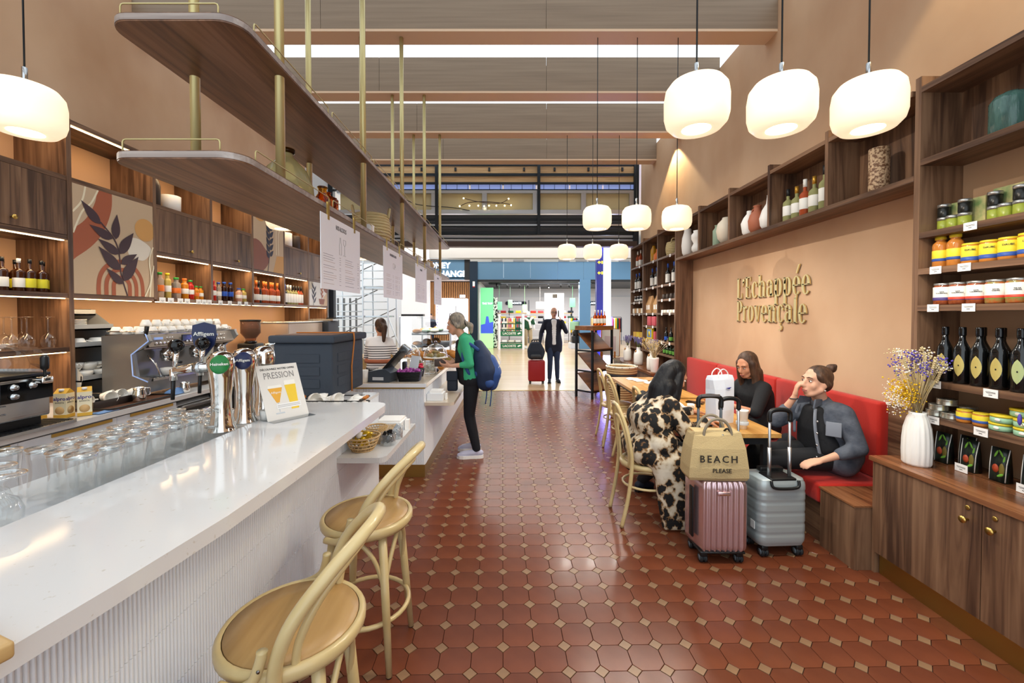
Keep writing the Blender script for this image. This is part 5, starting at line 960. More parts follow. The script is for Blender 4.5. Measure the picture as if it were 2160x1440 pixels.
JUGP = [(.06, 0), (.072, .012), (.075, .05), (.074, .17), (.06, .215), (.033, .235), (.03, .275), (.034, .285), (.026, .285), (.02, .2), (.001, .19)]
for k, (x, y, s) in enumerate([(2.18, 7.83, 1), (2.19, 7.19, 1.05), (2.18, 6.47, 1.05)]):
    t = thing('milk_jug_vase', 'white jug vase of lavender on the walnut ledge, %s' % ['nearest the shop entrance', 'between the other two', 'nearest the dried bouquet'][k], 'vase', (x, y, .701), 0, 'lavender vases'); MB().lathe([(r*s, z*s) for r, z in JUGP], 24).obj('jug', 'ceramic', t); MB().ell((-.05*s, -.02, .22*s), (.018, .02, .025), 10, 8).obj('tag', 'kraft', t); sprays(t, .26, 26, .22, .09, [('lavender', 'spike')], k)
t = thing('tall_vase', 'slim white vase with dried bouquet on the walnut ledge', 'vase', (2.13, 6.22, .701)); MB().lathe([(.045, 0), (.05, .01), (.062, .1), (.07, .2), (.068, .22), (.06, .22), (.04, .05), (.001, .04)], 24).obj('vase_body', 'ceramic', t); sprays(t, .2, 46, .3, .2, [('straw', 'fluff'), ('white_flower', 'fluff'), ('straw', 'spike'), ('yellow_flower', 'fluff')], 8, 'straw')
# ---- grocery shelf contents (near, right)
mat('picture_green', '#7f9a5e', .6, noise=((16, 16, 16), '#d2c48a', .35, .65)); mat('lid_silver', '#b9b7b2', .3, .8); mat('tapenade', '#1c1c18', .3); mat('pesto', '#9ba53a', .3); mat('soup', '#c77d34', .12, spec=.6); mat('lid_yellow', '#e0c52c', .4); mat('label_yellow', '#eed93a', .5); mat('label_blue', '#2e4f9a', .5); mat('ratatouille', '#a5522a', .12, spec=.6, noise=((40, 40, 40), '#7a3a1c', .35, .65)); mat('beanstew', '#8f8a4a', .12, noise=((40, 40, 40), '#b55a2a', .35, .65)); mat('veg_red', '#c8402a', .5); mat('veg_purple', '#4a3a78', .5); mat('mint', '#9cc7a4', .5); mat('tin', '#c4c2b4', .25, .8)
def jar(lb, loc, r, h, m, lid, lab=None, lz=(.2, .8), group=None, rz=None, name='jar', art=None, curved=True):
    t = thing(name, lb, 'jar', loc, 0, group)
    MB().lathe([(r*.92, 0), (r, .006), (r, h*.84), (r*.9, h*.9), (r*.88, h*.94)], 20).obj('jar_body', m, t); MB().lathe([(r*.93, h*.9), (r*.95, h*.91), (r*.95, h*.995), (r*.9, h), (.001, h)], 20).obj('lid', lid, t)
    if lab: MB().lathe([(r*1.006, h*lz[0]), (r*1.015, h*lz[0]+.001), (r*1.015, h*lz[1]-.001), (r*1.006, h*lz[1])], 24).obj('label', lab, t)
    if art:
        # small printed band and wording facing the aisle (-X)
        for zz0, zz1, mm in art[0]: MB().lathe([(r*1.017, h*zz0), (r*1.022, h*zz0+.0005), (r*1.022, h*zz1)], 24).obj('print', mm, t)
        if art[1]: text(art[1], art[2], t, (-r*1.03*math.cos(.6), -r*1.03*math.sin(.6), h*art[3]), (PI/2, 0, -PI/2+.6), 'ink_dark', ext=.0003, bold=.0002)
    return t
# gift sets with jars, shelf 2.035
for k, y in enumerate((2.355, 2.10)):
    t = thing('gift_set', 'landscape printed gift box with small jars, %s' % ('next to the post' if k == 0 else 'cut by the picture edge'), 'gift box', (2.56, y, 2.036)); MB().box(-.03, .05, -.11, .11, 0, .155+.02*k).obj('box', 'picture_green', t); MB().box(-.09, -.03, -.11, .11, 0, .004).obj('tray', 'picture_green', t)
    for q, (yy, m1, m2) in enumerate([(.075, 'tapenade', 'pesto'), (-.04, 'tapenade', 'pesto'), (.02, 'pesto', None)]):
        for z, mm in ((.004, m2 or m1), (.079, m1 if m2 else None)):
            if mm: MB().lathe([(.026, z), (.028, z+.004), (.028, z+.055)], 16, (-.06-.004*q, yy, 0)).lathe([(.029, z+.055), (.029, z+.072), (.001, z+.072)], 16, (-.06-.004*q, yy, 0), mi=1).obj('small_jar', [mm, 'lid_silver'], t)
for k, y in enumerate((2.415, 2.335)): bottle('soup_bottle', 'orange fish soup jar with yellow lid, %s' % ('next to the post' if k == 0 else 'beside the first one'), 'jar', (2.47, y, 1.824), .175, .036, 'soup', 'lid_yellow', None, neck=.62, shoulder=.2, capl=.07); tag_ = 0
for o in [o for o in bpy.data.objects if o.name.startswith('soup_bottle')]: MB().lathe([(.0365, .05), (.037, .051), (.037, .095), (.0365, .096)], 20).obj('label', 'label_yellow', o); MB().lathe([(.0365, .035), (.037, .036), (.037, .05), (.0365, .051)], 20).obj('label', 'label_blue', o)
for k, y in enumerate((2.253, 2.165, 2.082, 2.0, 1.92)): jar('yellow labelled stew jar, %s after the soup jars' % nth(k), (2.47, y, 1.824), .040, .112+.006*(k > 2), 'soup', 'lid_yellow', 'label_yellow', (.32, .84), 'stew jars', art=([(.16, .34, 'label_blue')], 'DAUBE', .013, .66))
for k, y in enumerate((2.40, 2.315, 2.225, 2.135, 2.045, 1.955, 1.87)): jar(('%s ratatouille jar with white label, %s from the post') % (['red', 'red', 'red', 'green', 'green', 'red', 'red'][k], nth(k)), (2.475, y, 1.610), .043, .122, 'beanstew' if k in (3, 4) else 'ratatouille', 'lid_silver', 'lab_white', (.2, .82), 'ratatouille jars', art=([(.22, .34, 'veg_red' if k != 0 else 'veg_purple'), (.2, .23, 'veg_purple' if k < 3 else 'lab_green')], ['RISTE\nD\'AUBERGINE', 'RISTE\nD\'AUBERGINE', 'RISTE\nD\'AUBERGINE', 'RIZ DE\nCHEVRE', 'RIZ DE\nCHEVRE', 'RATA-\nTOUILLE', 'RATA-\nTOUILLE'][k], .0075, .56))
mat('olive_label', '#c9b66a', .4, .3); mat('olive_label2', '#b8c489', .4, .2)
def oil(lb, loc, gold):
    t = thing('oil_bottle', lb, 'bottle', loc, 0, 'olive oil bottles'); MB().lathe([(.033, 0), (.036, .006), (.036, .16), (.033, .19), (.018, .225), (.0135, .24), (.0135, .275)], 20).obj('glass_body', 'dark_glass', t); MB().lathe([(.0155, .262), (.016, .264), (.016, .305), (.014, .308), (.001, .308)], 16).obj('cap', 'black_gloss', t)
    n = 9; q = 9; v = []; f = []
    for i in range(n+1):
        z = .04+.12*i/n; hw = .62*math.sin(PI*(i/n))**.8
        for j in range(q): a_ = PI+.35+(2*j/(q-1)-1)*hw; v.append((.0366*math.cos(a_), .0366*math.sin(a_), z))
    for i in range(n): f += [(i*q+j, i*q+j+1, (i+1)*q+j+1, (i+1)*q+j) for j in range(q-1)]
    MB().add(v, f, 0, True).obj('label', 'olive_label' if gold else 'olive_label2', t); MB().ell((-.0365*math.cos(.35), -.0365*math.sin(.35), .1), (.001, .004, .005), 8, 6).obj('print', 'black', t); return t
o0 = oil('tall black olive oil bottle with almond-shaped gold label, first from the flower vase', (2.46, 2.37, 1.178), True)
for k, (x, y, gd) in enumerate([(2.465, 2.285, 1), (2.53, 2.245, 1), (2.465, 2.20, 1), (2.53, 2.155, 1), (2.465, 2.11, 1), (2.53, 2.07, 1), (2.465, 2.02, 0), (2.53, 1.97, 0), (2.465, 1.94, 0)]): oil('tall black olive oil bottle with %s label, %s from the flower vase' % ('gold' if gd else 'pale green', nth(k+1)), (x, y, 1.178), bool(gd))
gb = thing('glass_tumbler', 'small clear glass beside the first olive oil bottle', 'glass', (2.5, 2.44, 1.178)); MB().lathe([(.03, 0), (.033, .08), (.03, .08), (.027, .005), (.001, .005)], 16).obj('glass_body', 'tank', gb)
def tin(lb, loc, r=.043, h=.034): return tag(MB().lathe([(r, 0), (r*1.02, .002), (r, .005), (r, h-.005), (r*1.02, h-.002), (r, h), (r*.93, h-.002), (.001, h-.002)], 20).obj('preserve_tin', 'tin', None, loc), lb, 'tin', 'plain tins')
for k, p in enumerate([(2.455, 2.41, .973), (2.465, 2.335, .973), (2.55, 2.36, .973), (2.455, 2.395, 1.008), (2.55, 2.33, 1.008), (2.47, 2.365, 1.043)]): tin('plain silver food tin, %s counted from the bottom of the pile' % nth(k), p)
for k, (y) in enumerate((2.255, 2.175)): jar('small pâté jar with yellow lid, %s' % ('next to the tins' if k == 0 else 'next to the green tins'), (2.455, y, .973), .034, .068, 'soup', 'lid_yellow', 'label_yellow', (.25, .8), art=([(.25, .45, 'label_blue')], None, 0, 0))
for k, p in enumerate([(2.46, 2.09, .973), (2.46, 2.085, 1.014), (2.46, 1.985, .973), (2.465, 1.99, 1.014), (2.53, 2.03, 1.014), (2.5, 2.035, 1.055), (2.53, 2.04, .973), (2.47, 1.895, .973), (2.47, 1.9, 1.014)]):
    t = thing('spread_tin', 'round mint green spread jar with yellow lid, %s counted from the tins' % nth(k), 'jar', p, 0, 'mint green spread jars'); MB().lathe([(.04, 0), (.044, .004), (.044, .028)], 20).obj('jar_body', 'mint', t); MB().lathe([(.045, .028), (.045, .038), (.001, .039)], 20).obj('lid', 'lid_yellow', t); MB().ell((-.042, -.012, .016), (.004, .014, .008), 8, 6).obj('print', 'lab_white', t)
sprig = thing('lavender_sprig', 'sprig of lavender lying among the mint green jars', 'flower', (2.41, 1.93, .985)); 
for a in (-.5, .1, .6): MB().tube([(0, 0, 0), (-.02, -.06*math.sin(a), .07)], .002, 4).ell((-.02, -.06*math.sin(a), .075), (.008, .008, .028), 8, 6, 1).obj('spike', ['stem', 'purple_flower'], sprig)
mat('pouch_black', '#15171a', .3, noise=((25, 25, 25), '#2a3a2a', .3, .6)); mat('oval_red', '#b84a2a', .5); mat('olive_fill', '#7a6a2a', .5); mat('olive_leaf', '#6fae3c', .5)
def pouch(lb, loc, rz):
    t = thing('olive_pouch', lb, 'pouch', loc, rz, 'olive pouches'); t.scale = (1, .64, 1.04)
    loft(MB(), [[(-.025, -.05, 0), (.025, -.05, 0), (.025, .05, 0), (-.025, .05, 0)], [(-.022, -.05, .06), (.022, -.05, .06), (.022, .05, .06), (-.022, .05, .06)], [(-.01, -.054, .13), (.01, -.054, .13), (.01, .054, .13), (-.01, .054, .13)], [(-.003, -.057, .165), (.003, -.057, .165), (.003, .057, .165), (-.003, .057, .165)]]).obj('bag', 'pouch_black', t)
    MB().lathe([(.001, -.0005), (.021, -.001), (.021, 0)], 16, (-.024, .012, .065), axis='X').obj('print', 'oval_red', t); MB().ell((-.021, -.025, .06), (.006, .02, .035), 8, 6).obj('print', 'olive_fill', t)
    for k, (y, z, a) in enumerate([(.02, .135, .6), (-.012, .14, -.7), (-.03, .11, .3), (-.02, .035, 1.2)]): MB().ell((-.0135 if z > .1 else -.026, y, z), (.002, .007, .022), 8, 6, rot=Euler((a, 0, 0))).obj('print', 'olive_leaf', t)
    for s in (-1, 1): MB().tube([(-.024, s*.051, .005), (-.018, s*.053, .09), (-.004, s*.058, .165)], .003, 4).obj('seam', 'lab_white', t)
for k, (x_, y_, l_) in enumerate([(2.505, 2.405, 'half hidden behind the white vase'), (2.57, 2.335, 'in the second row, second from the vase'), (2.505, 2.265, 'third from the white vase'), (2.505, 2.125, 'fourth from the white vase'), (2.505, 1.99, 'fifth from the white vase'), (2.505, 1.875, 'cut by the picture edge')]):
    pouch('black olive pouch '+l_, (x_, y_, .701), .1)
TG = [(2.20, 2.035), (2.375, 1.824), (2.225, 1.824), (2.385, 1.610), (2.20, 1.610), (2.365, 1.178), (2.09, 1.178), (2.37, .973), (2.13, .973), (2.255, .75), (1.975, .75)]
for k, (y, z) in enumerate(TG):
    o = MB().box(-.001, .001, -.032, .032, -.042, 0).box(-.0015, -.001, -.022, .022, -.016, -.014, 1).box(-.0015, -.001, -.022, .018, -.021, -.019, 1).box(-.0015, -.001, -.008, .008, -.031, -.028, 1)
    tag(o.obj('price_tag', ['paper', 'ink_dark'], None, (XF-.004 if z > .8 else 2.44, y, z+.002 if z > .8 else .744)), 'white price tag on the grocery shelves, %s from the top' % nth(k), 'price tag', 'grocery price tags')
# big white fluted vase with dried flowers
fv = thing('fluted_vase', 'white vertically ribbed vase of dried flowers on the cabinet', 'vase', (2.315, 2.375, .701)); prof = [(.078, 0), (.084, .012), (.087, .08), (.085, .15), (.078, .21), (.062, .265), (.05, .285), (.05, .30), (.045, .30), (.045, .27)]
v = []; seg = 64
for r, z in prof:
    for k in range(seg):
        a = 2*PI*k/seg; q = r*(1+(.035*math.sin(16*a) if .01 < z < .25 else .01*math.sin(16*a))); v.append((q*.76*math.cos(a), q*.76*math.sin(a), z))
MB().add(v, [(i*seg+k, i*seg+(k+1) % seg, (i+1)*seg+(k+1) % seg, (i+1)*seg+k) for i in range(len(prof)-1) for k in range(seg)]+[tuple(range(seg))[::-1]], 0, True).obj('vase_body', 'ceramic', fv)
sprays(fv, .27, 70, .39, .12, [('straw', 'fluff'), ('straw', 'spike'), ('purple_flower', 'fluff'), ('white_flower', 'fluff')], 21, 'straw'); g2 = random.Random(4); yb = MB(); wb_ = MB()
for k in range(520): yb.ell((-.045+g2.gauss(0, .035), .03+g2.gauss(0, .03), .40+g2.gauss(0, .045)), g2.uniform(.003, .006), 5, 3)
for k in range(200): wb_.ell((-.11+g2.gauss(0, .025), .02+g2.gauss(0, .03), .37+g2.gauss(0, .05)), g2.uniform(.002, .0045), 5, 3)
yb.obj('blossoms', 'yellow_flower', fv)['kind'] = 'stuff'; wb_.obj('blossoms', 'white_flower', fv)['kind'] = 'stuff'
# ================================================================ BENCH, TABLES
bn = thing('banquette', 'red upholstered wall bench on a walnut base', 'bench', (2.4, 4.3, 0)); BO = (2.4, 4.3, 0)
Q(bn, BO, 'base', 2.115, XW-.025, 2.80, 6.11, 0, .272, WAL['Y']); Q(bn, BO, 'step_box', 2.085, XW-.025, 2.52, 2.80, 0, .385, WAL['Z']); Q(bn, BO, 'box_top', 2.08, XW-.025, 2.516, 2.81, .385, .395, 'walnut_gloss'); Q(bn, BO, 'back_board', XW-.045, XW-.025, 2.53, 2.9, .395, .94, WAL['Y'])
for a, b in ((2.815, 3.92), (3.925, 5.03), (5.035, 6.1)): MB().rbox(2.085-2.4, 2.575-2.4, a-4.3, b-4.3, .272, .405, .022).obj('seat_cushion', 'red_fabric', bn)
for a, b in ((2.89, 4.03), (4.035, 5.185), (5.19, 6.08)): MB().rbox(2.55-2.4, 2.636-2.4, a-4.3, b-4.3, .40, .945, .022).obj('back_cushion', 'red_fabric', bn)
def table(lb, x0, x1, y0, y1, z=.73):
    t = thing('cafe_table', lb, 'table', ((x0+x1)/2, (y0+y1)/2, 0)); a, b = (x1-x0)/2, (y1-y0)/2
    MB().box(-a, a, -b, b, z-.028, z).obj('tabletop', 'tabletop', t); MB().box(-a+.06, a-.06, -b+.04, b-.04, z-.085, z-.028).obj('apron', 'black_metal', t)
    for sx in (-1, 1):
        for sy in (-1, 1): MB().box(sx*(a-.08)-.02, sx*(a-.08)+.02, sy*(b-.06)-.02, sy*(b-.06)+.02, 0, z-.085).obj('leg', 'black_metal', t)
table('near oak cafe table with bags and cups beside the suitcases', 1.33, 1.87, 2.88, 4.08); table('far oak cafe table with empty chairs', 1.33, 1.90, 4.16, 5.55)
# ---- logo
lg = thing('logo_lettering', 'gold L\'Échappée Provençale lettering on the plaster wall', 'sign', (XW-.012, 4.31, 1.6))

def glyphs(word, cap, x_h=.74):
    """condensed high-contrast serif letters; returns an MB in cap units (x right, y up) and its width"""
    m = MB(); x = 0; TH = .135; tn = .04
    def poly(P): m.prism(P, -.5, .5, 0, 'XY')
    def stem(a, y0, y1, w_=TH): poly([(x+a-w_/2, y0), (x+a+w_/2, y0), (x+a+w_/2, y1), (x+a-w_/2, y1)])
    def bar(a, b, y, h=tn): poly([(x+a, y-h/2), (x+b, y-h/2), (x+b, y+h/2), (x+a, y+h/2)])
    def ser(a, y, w_=.25): bar(a-w_/2, a+w_/2, y, .035)
    def ring(cx, cy, rx, ry, a0=0, a1=360, th=TH, n=26):
        O = []; I = []
        for k in range(n+1):
            t = math.radians(a0+(a1-a0)*k/n); O.append((x+cx+rx*math.cos(t), cy+ry*math.sin(t))); I.append((x+cx+(rx-th)*math.cos(t), cy+(ry-tn)*math.sin(t)))
        for k in range(n): poly([O[k], O[k+1], I[k+1], I[k]])
    def dot(cx, cy, r=.06): poly([(x+cx+r*.8*math.cos(2*PI*k/10), cy+r*math.sin(2*PI*k/10)) for k in range(10)])
    h = x_h
    for c in word:
        if c == 'L': stem(.12, 0, 1); ser(.12, .98); bar(0, .44, .02); poly([(x+.36, .02), (x+.44, .02), (x+.45, .26)]); w_ = .44
        elif c == "'": dot(.09, .84, .11); poly([(x+.05, .8), (x+.18, .84), (x+.03, .56)]); w_ = .2
        elif c == 'E': stem(.12, 0, 1); bar(0, .44, .02); bar(0, .42, .98); bar(.1, .34, .52); poly([(x+.36, .02), (x+.44, .02), (x+.45, .24)]); poly([(x+.35, .98), (x+.42, .98), (x+.43, .78)]); poly([(x+.31, .42), (x+.35, .42), (x+.35, .62), (x+.31, .62)]); w_ = .48
        elif c in 'cç':
            ring(.23, h/2, .22, h/2+.01, 48, 318); dot(.36, h*.76, .065); w_ = .45
            if c == 'ç': poly([(x+.21, .02), (x+.26, .02), (x+.25, -.1), (x+.2, -.1)]); ring(.21, -.22, .13, .12, -130, 110, .07, 14)
        elif c in 'hn':
            stem(.12, 0, 1 if c == 'h' else h); ser(.12, .015); ser(.08, .985 if c == 'h' else h-.015, .17); ring(.29, h-.26, .19, .26, 0, 165); stem(.41, 0, h-.24); ser(.41, .015); w_ = .56
        elif c == 'a': stem(.33, .05, h-.2); ring(.21, h-.22, .19, .22, 0, 150); dot(.08, h-.2, .06); ring(.2, .22, .19, .22, 60, 330, .12); poly([(x+.27, .1), (x+.4, .0), (x+.46, .05), (x+.4, .16)]); w_ = .48
        elif c == 'p': stem(.12, -.36, h); ser(.12, -.345); ser(.08, h-.015, .17); ring(.27, h/2, .21, h/2+.01, -160, 160); w_ = .52
        elif c in 'eé':
            ring(.23, h/2, .22, h/2+.01, 0, 318); bar(.05, .45, h/2+.01, .04); w_ = .47
            if c == 'é': poly([(x+.2, h+.12), (x+.26, h+.1), (x+.42, h+.46), (x+.32, h+.44)])
        elif c == 'P': stem(.12, 0, 1); ser(.12, .015); ser(.1, .985, .2); ring(.22, .72, .24, .28, -105, 105); w_ = .48
        elif c == 'r': stem(.12, 0, h); ser(.12, .015); ser(.08, h-.015, .17); poly([(x+.16, h-.2), (x+.22, h-.02), (x+.36, h), (x+.36, h-.13), (x+.26, h-.1)]); w_ = .37
        elif c == 'o': ring(.24, h/2, .23, h/2+.01); w_ = .49
        elif c == 'v': poly([(x+.04, h), (x+.18, h), (x+.3, 0), (x+.21, 0)]); poly([(x+.38, h), (x+.42, h), (x+.29, 0), (x+.24, .05)]); ser(.1, h-.015, .22); ser(.4, h-.015, .15); w_ = .48
        elif c == 'l': stem(.12, 0, .98); ser(.12, .015); poly([(x+.055, .96), (x+.185, .96), (x+.23, 1.16)]); w_ = .26
        x += w_+.025
    s_ = cap; return m, x-.025
for wd, z, W_ in (("L'Echappée", .14, 1.205), ('Provençale', -.12, 1.165)):
    m, wt = glyphs(wd, .235); k_ = W_/wt
    m.v = [(-c_*.012, .6-a_*k_, z+b_*.235) for a_, b_, c_ in m.v]
    m.obj('lettering', 'gold', lg)
# ================================================================ LUGGAGE
mat('rose_gold', '#dcc0c4', .26, .85); mat('silver_blue', '#aab4b6', .33, .35); mat('wheel_grey', '#5f6a72', .4); mat('tyre', '#1d2124', .6)
def wheels(t, w_, d, z=.0, r=.028):
    for sx in (-1, 1):
        for sy in (-1, 1):
            x, y = sx*(w_/2-.045), sy*(d/2-.035); c = MB().rbox(x-.022, x+.022, y-.025, y+.025, .04, .075, .008).obj('caster', 'black', t)
            for s in (-.013, .013): MB().lathe([(r*.5, -.008), (r, -.007), (r, .007), (r*.5, .008)], 18, (x+s, y, r+.001), axis='X').lathe([(.001, -.0095), (r*.62, -.009), (r*.62, .009), (.001, .0095)], 14, (x+s, y, r+.001), axis='X', mi=1).obj('wheel', ['tyre', 'wheel_grey'], c)
def trolley(t, w_, y, z0, z1, m, grip='black', sil=False):
    for s in (-1, 1): MB().tube([(s*w_/2, y, z0), (s*w_/2, y, z1-.03)], .0085, 10).tube([(s*w_/2, y, z0), (s*w_/2, y, z0+(z1-z0)*.45)], .0115, 10).obj('handle_tube', m, t)
    g_ = MB().tube(smoothpath([(-w_/2, y, z1-.07), (-w_/2, y, z1-.02), (-w_/2+.02, y, z1), (0, y, z1+.006), (w_/2-.02, y, z1), (w_/2, y, z1-.02), (w_/2, y, z1-.07)], 4), .0145, 10).obj('grip', grip, t)
    if sil: MB().box(-w_/2+.015, w_/2-.015, y-.016, y-.006, z1+.004, z1+.018).obj('grip_trim', 'steel', t)
def rrect(w_, d, r, n=5): return rpoly(-w_/2, w_/2, -d/2, d/2, r, n)
# pink: vertical ribs
pk = thing('suitcase', 'metallic pink hard-shell suitcase with vertical ribs under the beach bag', 'suitcase', (1.318, 2.685, 0), -.015)
W_, D_ = .312, .225
def ribbed(w_, d, grow):
    P = []; n = 15
    xs_ = [-w_/2+.028+(w_-.056)*i/(n*4) for i in range(n*4+1)]
    fr = [(x, -d/2-(.0055*(1 if math.sin(2*PI*i/8) > .2 else 0)+.002*math.sin(2*PI*i/8))*grow) for i, x in enumerate(xs_)]
    c = [(w_/2-.028+.028*math.cos(t), -d/2+.028+.028*math.sin(t)) for t in [-PI/2+PI/2*k/5 for k in range(1, 6)]]
    hf = fr+c; hf += [(-x, -y) for x, y in hf]
    return hf
zz = [(.075, .90), (.082, .955), (.095, .985), (.115, 1), (.47, 1), (.495, .985), (.51, .955), (.518, .90)]
loft(MB(), [[(x*s, y*s*(.97 if s < .97 else 1), z) for x, y in ribbed(W_, D_, 1)] for z, s in zz]).obj('shell', 'rose_gold', pk)
MB().rbox(-.04, .04, -D_/2-.014, -D_/2-.002, .435, .46, .006).obj('badge', 'rose_gold', pk); MB().box(-.03, .03, -D_/2-.0155, -D_/2-.012, .441, .448).obj('badge_bar', 'chrome', pk)
MB().rbox(-W_/2-.012, -W_/2+.002, -.05, .0, .14, .46, .006).obj('side_handle', 'black', pk); wheels(pk, W_, D_)
MB().rbox(-.14, .14, -D_/2+.0, D_/2-.02, .066, .08, .006).obj('base_plate', 'black', pk); trolley(pk, .15, .085, .51, 1.01, mat('grip_grey', '#4a525a', .35), 'black', True)
# grey: horizontal ribs
gy = thing('suitcase', 'silver-grey hard-shell suitcase with horizontal ribs and raised handle', 'suitcase', (1.735, 2.75, 0), .05); W_, D_ = .32, .215; lp = []
for i in range(61):
    z = .075+.425*i/60; e = min((z-.075)/.05, (.5-z)/.05, 1); s = .93+.07*math.sin(min(1, max(0, e))*PI/2); rib = .006*(1 if (math.sin(2*PI*(z-.1)/.068) > -.55) else 0); lp.append([(x*(s+rib*2), y*(s+rib*3), z) for x, y in rrect(W_, D_, .05, 6)])
loft(MB(), lp).obj('shell', 'silver_blue', gy); wheels(gy, W_, D_, r=.03); MB().rbox(-.085, .085, -D_/2+.005, .03, .492, .51, .008).obj('handle_recess', 'black', gy); MB().tube(smoothpath([(-.09, -D_/2-.002, .5), (-.08, -D_/2-.012, .46), (0, -D_/2-.014, .452), (.08, -D_/2-.012, .46), (.09, -D_/2-.002, .5)], 4), .009, 8).obj('recess_rim', 'black', gy)
trolley(gy, .135, -.055, .5, .935, 'alu'); MB().box(-W_/2-.006, -W_/2-.003, -.06, -.02, .17, .22).obj('sticker', 'paper', gy); MB().rbox(-.06, .1, .04, .09, .5, .53, .008).obj('carry_handle', 'black', gy)
bg = thing('suitcase', 'dark beige suitcase mostly hidden behind the pink one', 'suitcase', (1.475, 2.86, 0), 0); loft(MB(), [[(x*s, y*s, z) for x, y in rrect(.24, .13, .035)] for z, s in ((.07, .9), (.09, 1), (.5, 1), (.53, .9))]).obj('shell', mat('taupe', '#5a5348', .5), bg); wheels(bg, .24, .15, r=.022); trolley(bg, .12, -.045, .52, .985, 'alu')
# beach bag
mat('jute', '#c3ac7d', .8, bump=((160, 160, 160), .35)); bb_ = thing('tote_bag', 'jute tote bag lettered BEACH PLEASE on the pink suitcase', 'bag', (1.295, 2.66, .521), -.05)
def qd(w_, d, z, b=0): return [(-w_/2, -d/2, z), (0, -d/2-b, z), (w_/2, -d/2, z), (w_/2+b*.4, 0, z), (w_/2, d/2, z), (0, d/2+b, z), (-w_/2, d/2, z), (-w_/2-b*.4, 0, z)]
loft(MB(), [qd(.345, .14, 0, .006), qd(.365, .16, .02, .012), qd(.36, .165, .08, .016), qd(.33, .15, .2, .012), qd(.295, .12, .275, .006), qd(.28, .11, .3, -.012)], smooth=False).obj('bag_body', 'jute', bb_)
MB().box(-.14, .14, -.04, .04, .292, .296).obj('opening', mat('kraft_paper', '#b9834a', .7), bb_)
mat('strap', '#8a7f6c', .7)
for y in (-.055, .055): MB().tube(smoothpath([(-.085, y, .25), (-.08, y, .31), (-.045, y, .365), (0, y, .38), (.045, y, .365), (.08, y, .31), (.085, y, .25)], 5), .009, 8, flat=.8).obj('handle', 'strap', bb_)
MB().lathe([(.008, 0), (.001, -.004)], 10, (.03, -.06, .28), axis='Y').obj('snap', 'steel', bb_); MB().tube(smoothpath([(.05, -.03, .3), (.06, -.05, .32), (.08, -.05, .3)], 4), .006, 6).obj('cord', 'black', bb_)
tx = text('BEACH', .06, bb_, (-.01, -.098, .14), (PI/2-.06, 0, 0), 'ink_dark', bold=.0008, sx=1.0, sp=1.35); text('PLEASE', .037, bb_, (.01, -.1005, .07), (PI/2-.03, 0, 0), 'ink_dark', bold=.0004)
# paper bag + table things
mat('paper_blue', '#dfe6f2', .7); pb = thing('paper_bag', 'tall white paper bag with twisted handles on the near table', 'bag', (1.60, 3.20, .731), .35); lb_ = [qd(.17, .10, 0, 0), qd(.175, .105, .1, .006), qd(.19, .09, .26, .008), qd(.21, .07, .33, .006), qd(.2, .05, .36, .004)]
loft(MB(), lb_, smooth=False).obj('bag_body', 'paper_blue', pb); MB().prism([(-.0, .27), (.05, .275), (.03, .262)], -.062, -.056, 0, 'XZ').obj('print', 'ink_blue', pb)
for y in (-.03, .03): MB().tube(smoothpath([(-.05, y, .33), (-.045, y, .38), (-.0, y, .41), (.045, y, .38), (.05, y, .33)], 4), .004, 6).obj('handle', 'paper', pb)
pc = thing('paper_cup', 'white takeaway cup with lid on the near table', 'cup', (1.675, 3.02, .731)); MB().lathe([(.03, 0), (.04, .125), (.042, .128), (.042, .136), (.035, .138), (.001, .138)], 22).obj('cup_body', 'ceramic', pc); MB().lathe([(.0415, .03), (.0418, .031), (.0425, .05), (.042, .051)], 22, (0, 0, 0)).obj('print', 'greywhite', pc)
cup('white espresso cup beside the paper napkins on the near table', (1.56, 3.62, .732), .032, .05, group=None)
tag(MB().cbox((0, 0, .006), (.075, .15, .011), 0, Euler((0, 0, .9))).obj('phone', 'black_gloss', None, (1.72, 3.9, .731)), 'black phone lying on the near table', 'phone'); tag(MB().cbox((0, 0, .006), (.06, .13, .01), 0, Euler((0, 0, 1.3))).obj('phone', 'black_gloss', None, (1.43, 3.12, .731)), 'second phone at the near edge of the table behind the tote', 'phone')
cloth('crumpled white napkin on the near table', (1.50, 3.72, .732), 'paper', .06, .07, .07, 12); cloth('brown paper wrapping on the near table', (1.46, 3.42, .732), 'kraft_paper', .12, .1, .03, 14)
for k, (x, y, a, m) in enumerate([(1.62, 5.2, .3, 'paper'), (1.74, 5.3, 1.0, 'kraft'), (1.7, 5.05, -.4, 'paper'), (1.82, 5.15, .6, 'cream'), (1.56, 5.32, .1, 'paper')]): cloth('%s on the far table, %s of the litter' % ('white napkin' if m == 'paper' else 'brown wrapper', nth(k)), (x, y, .732), m, .08, .06, .03, 30+k)
jk = None
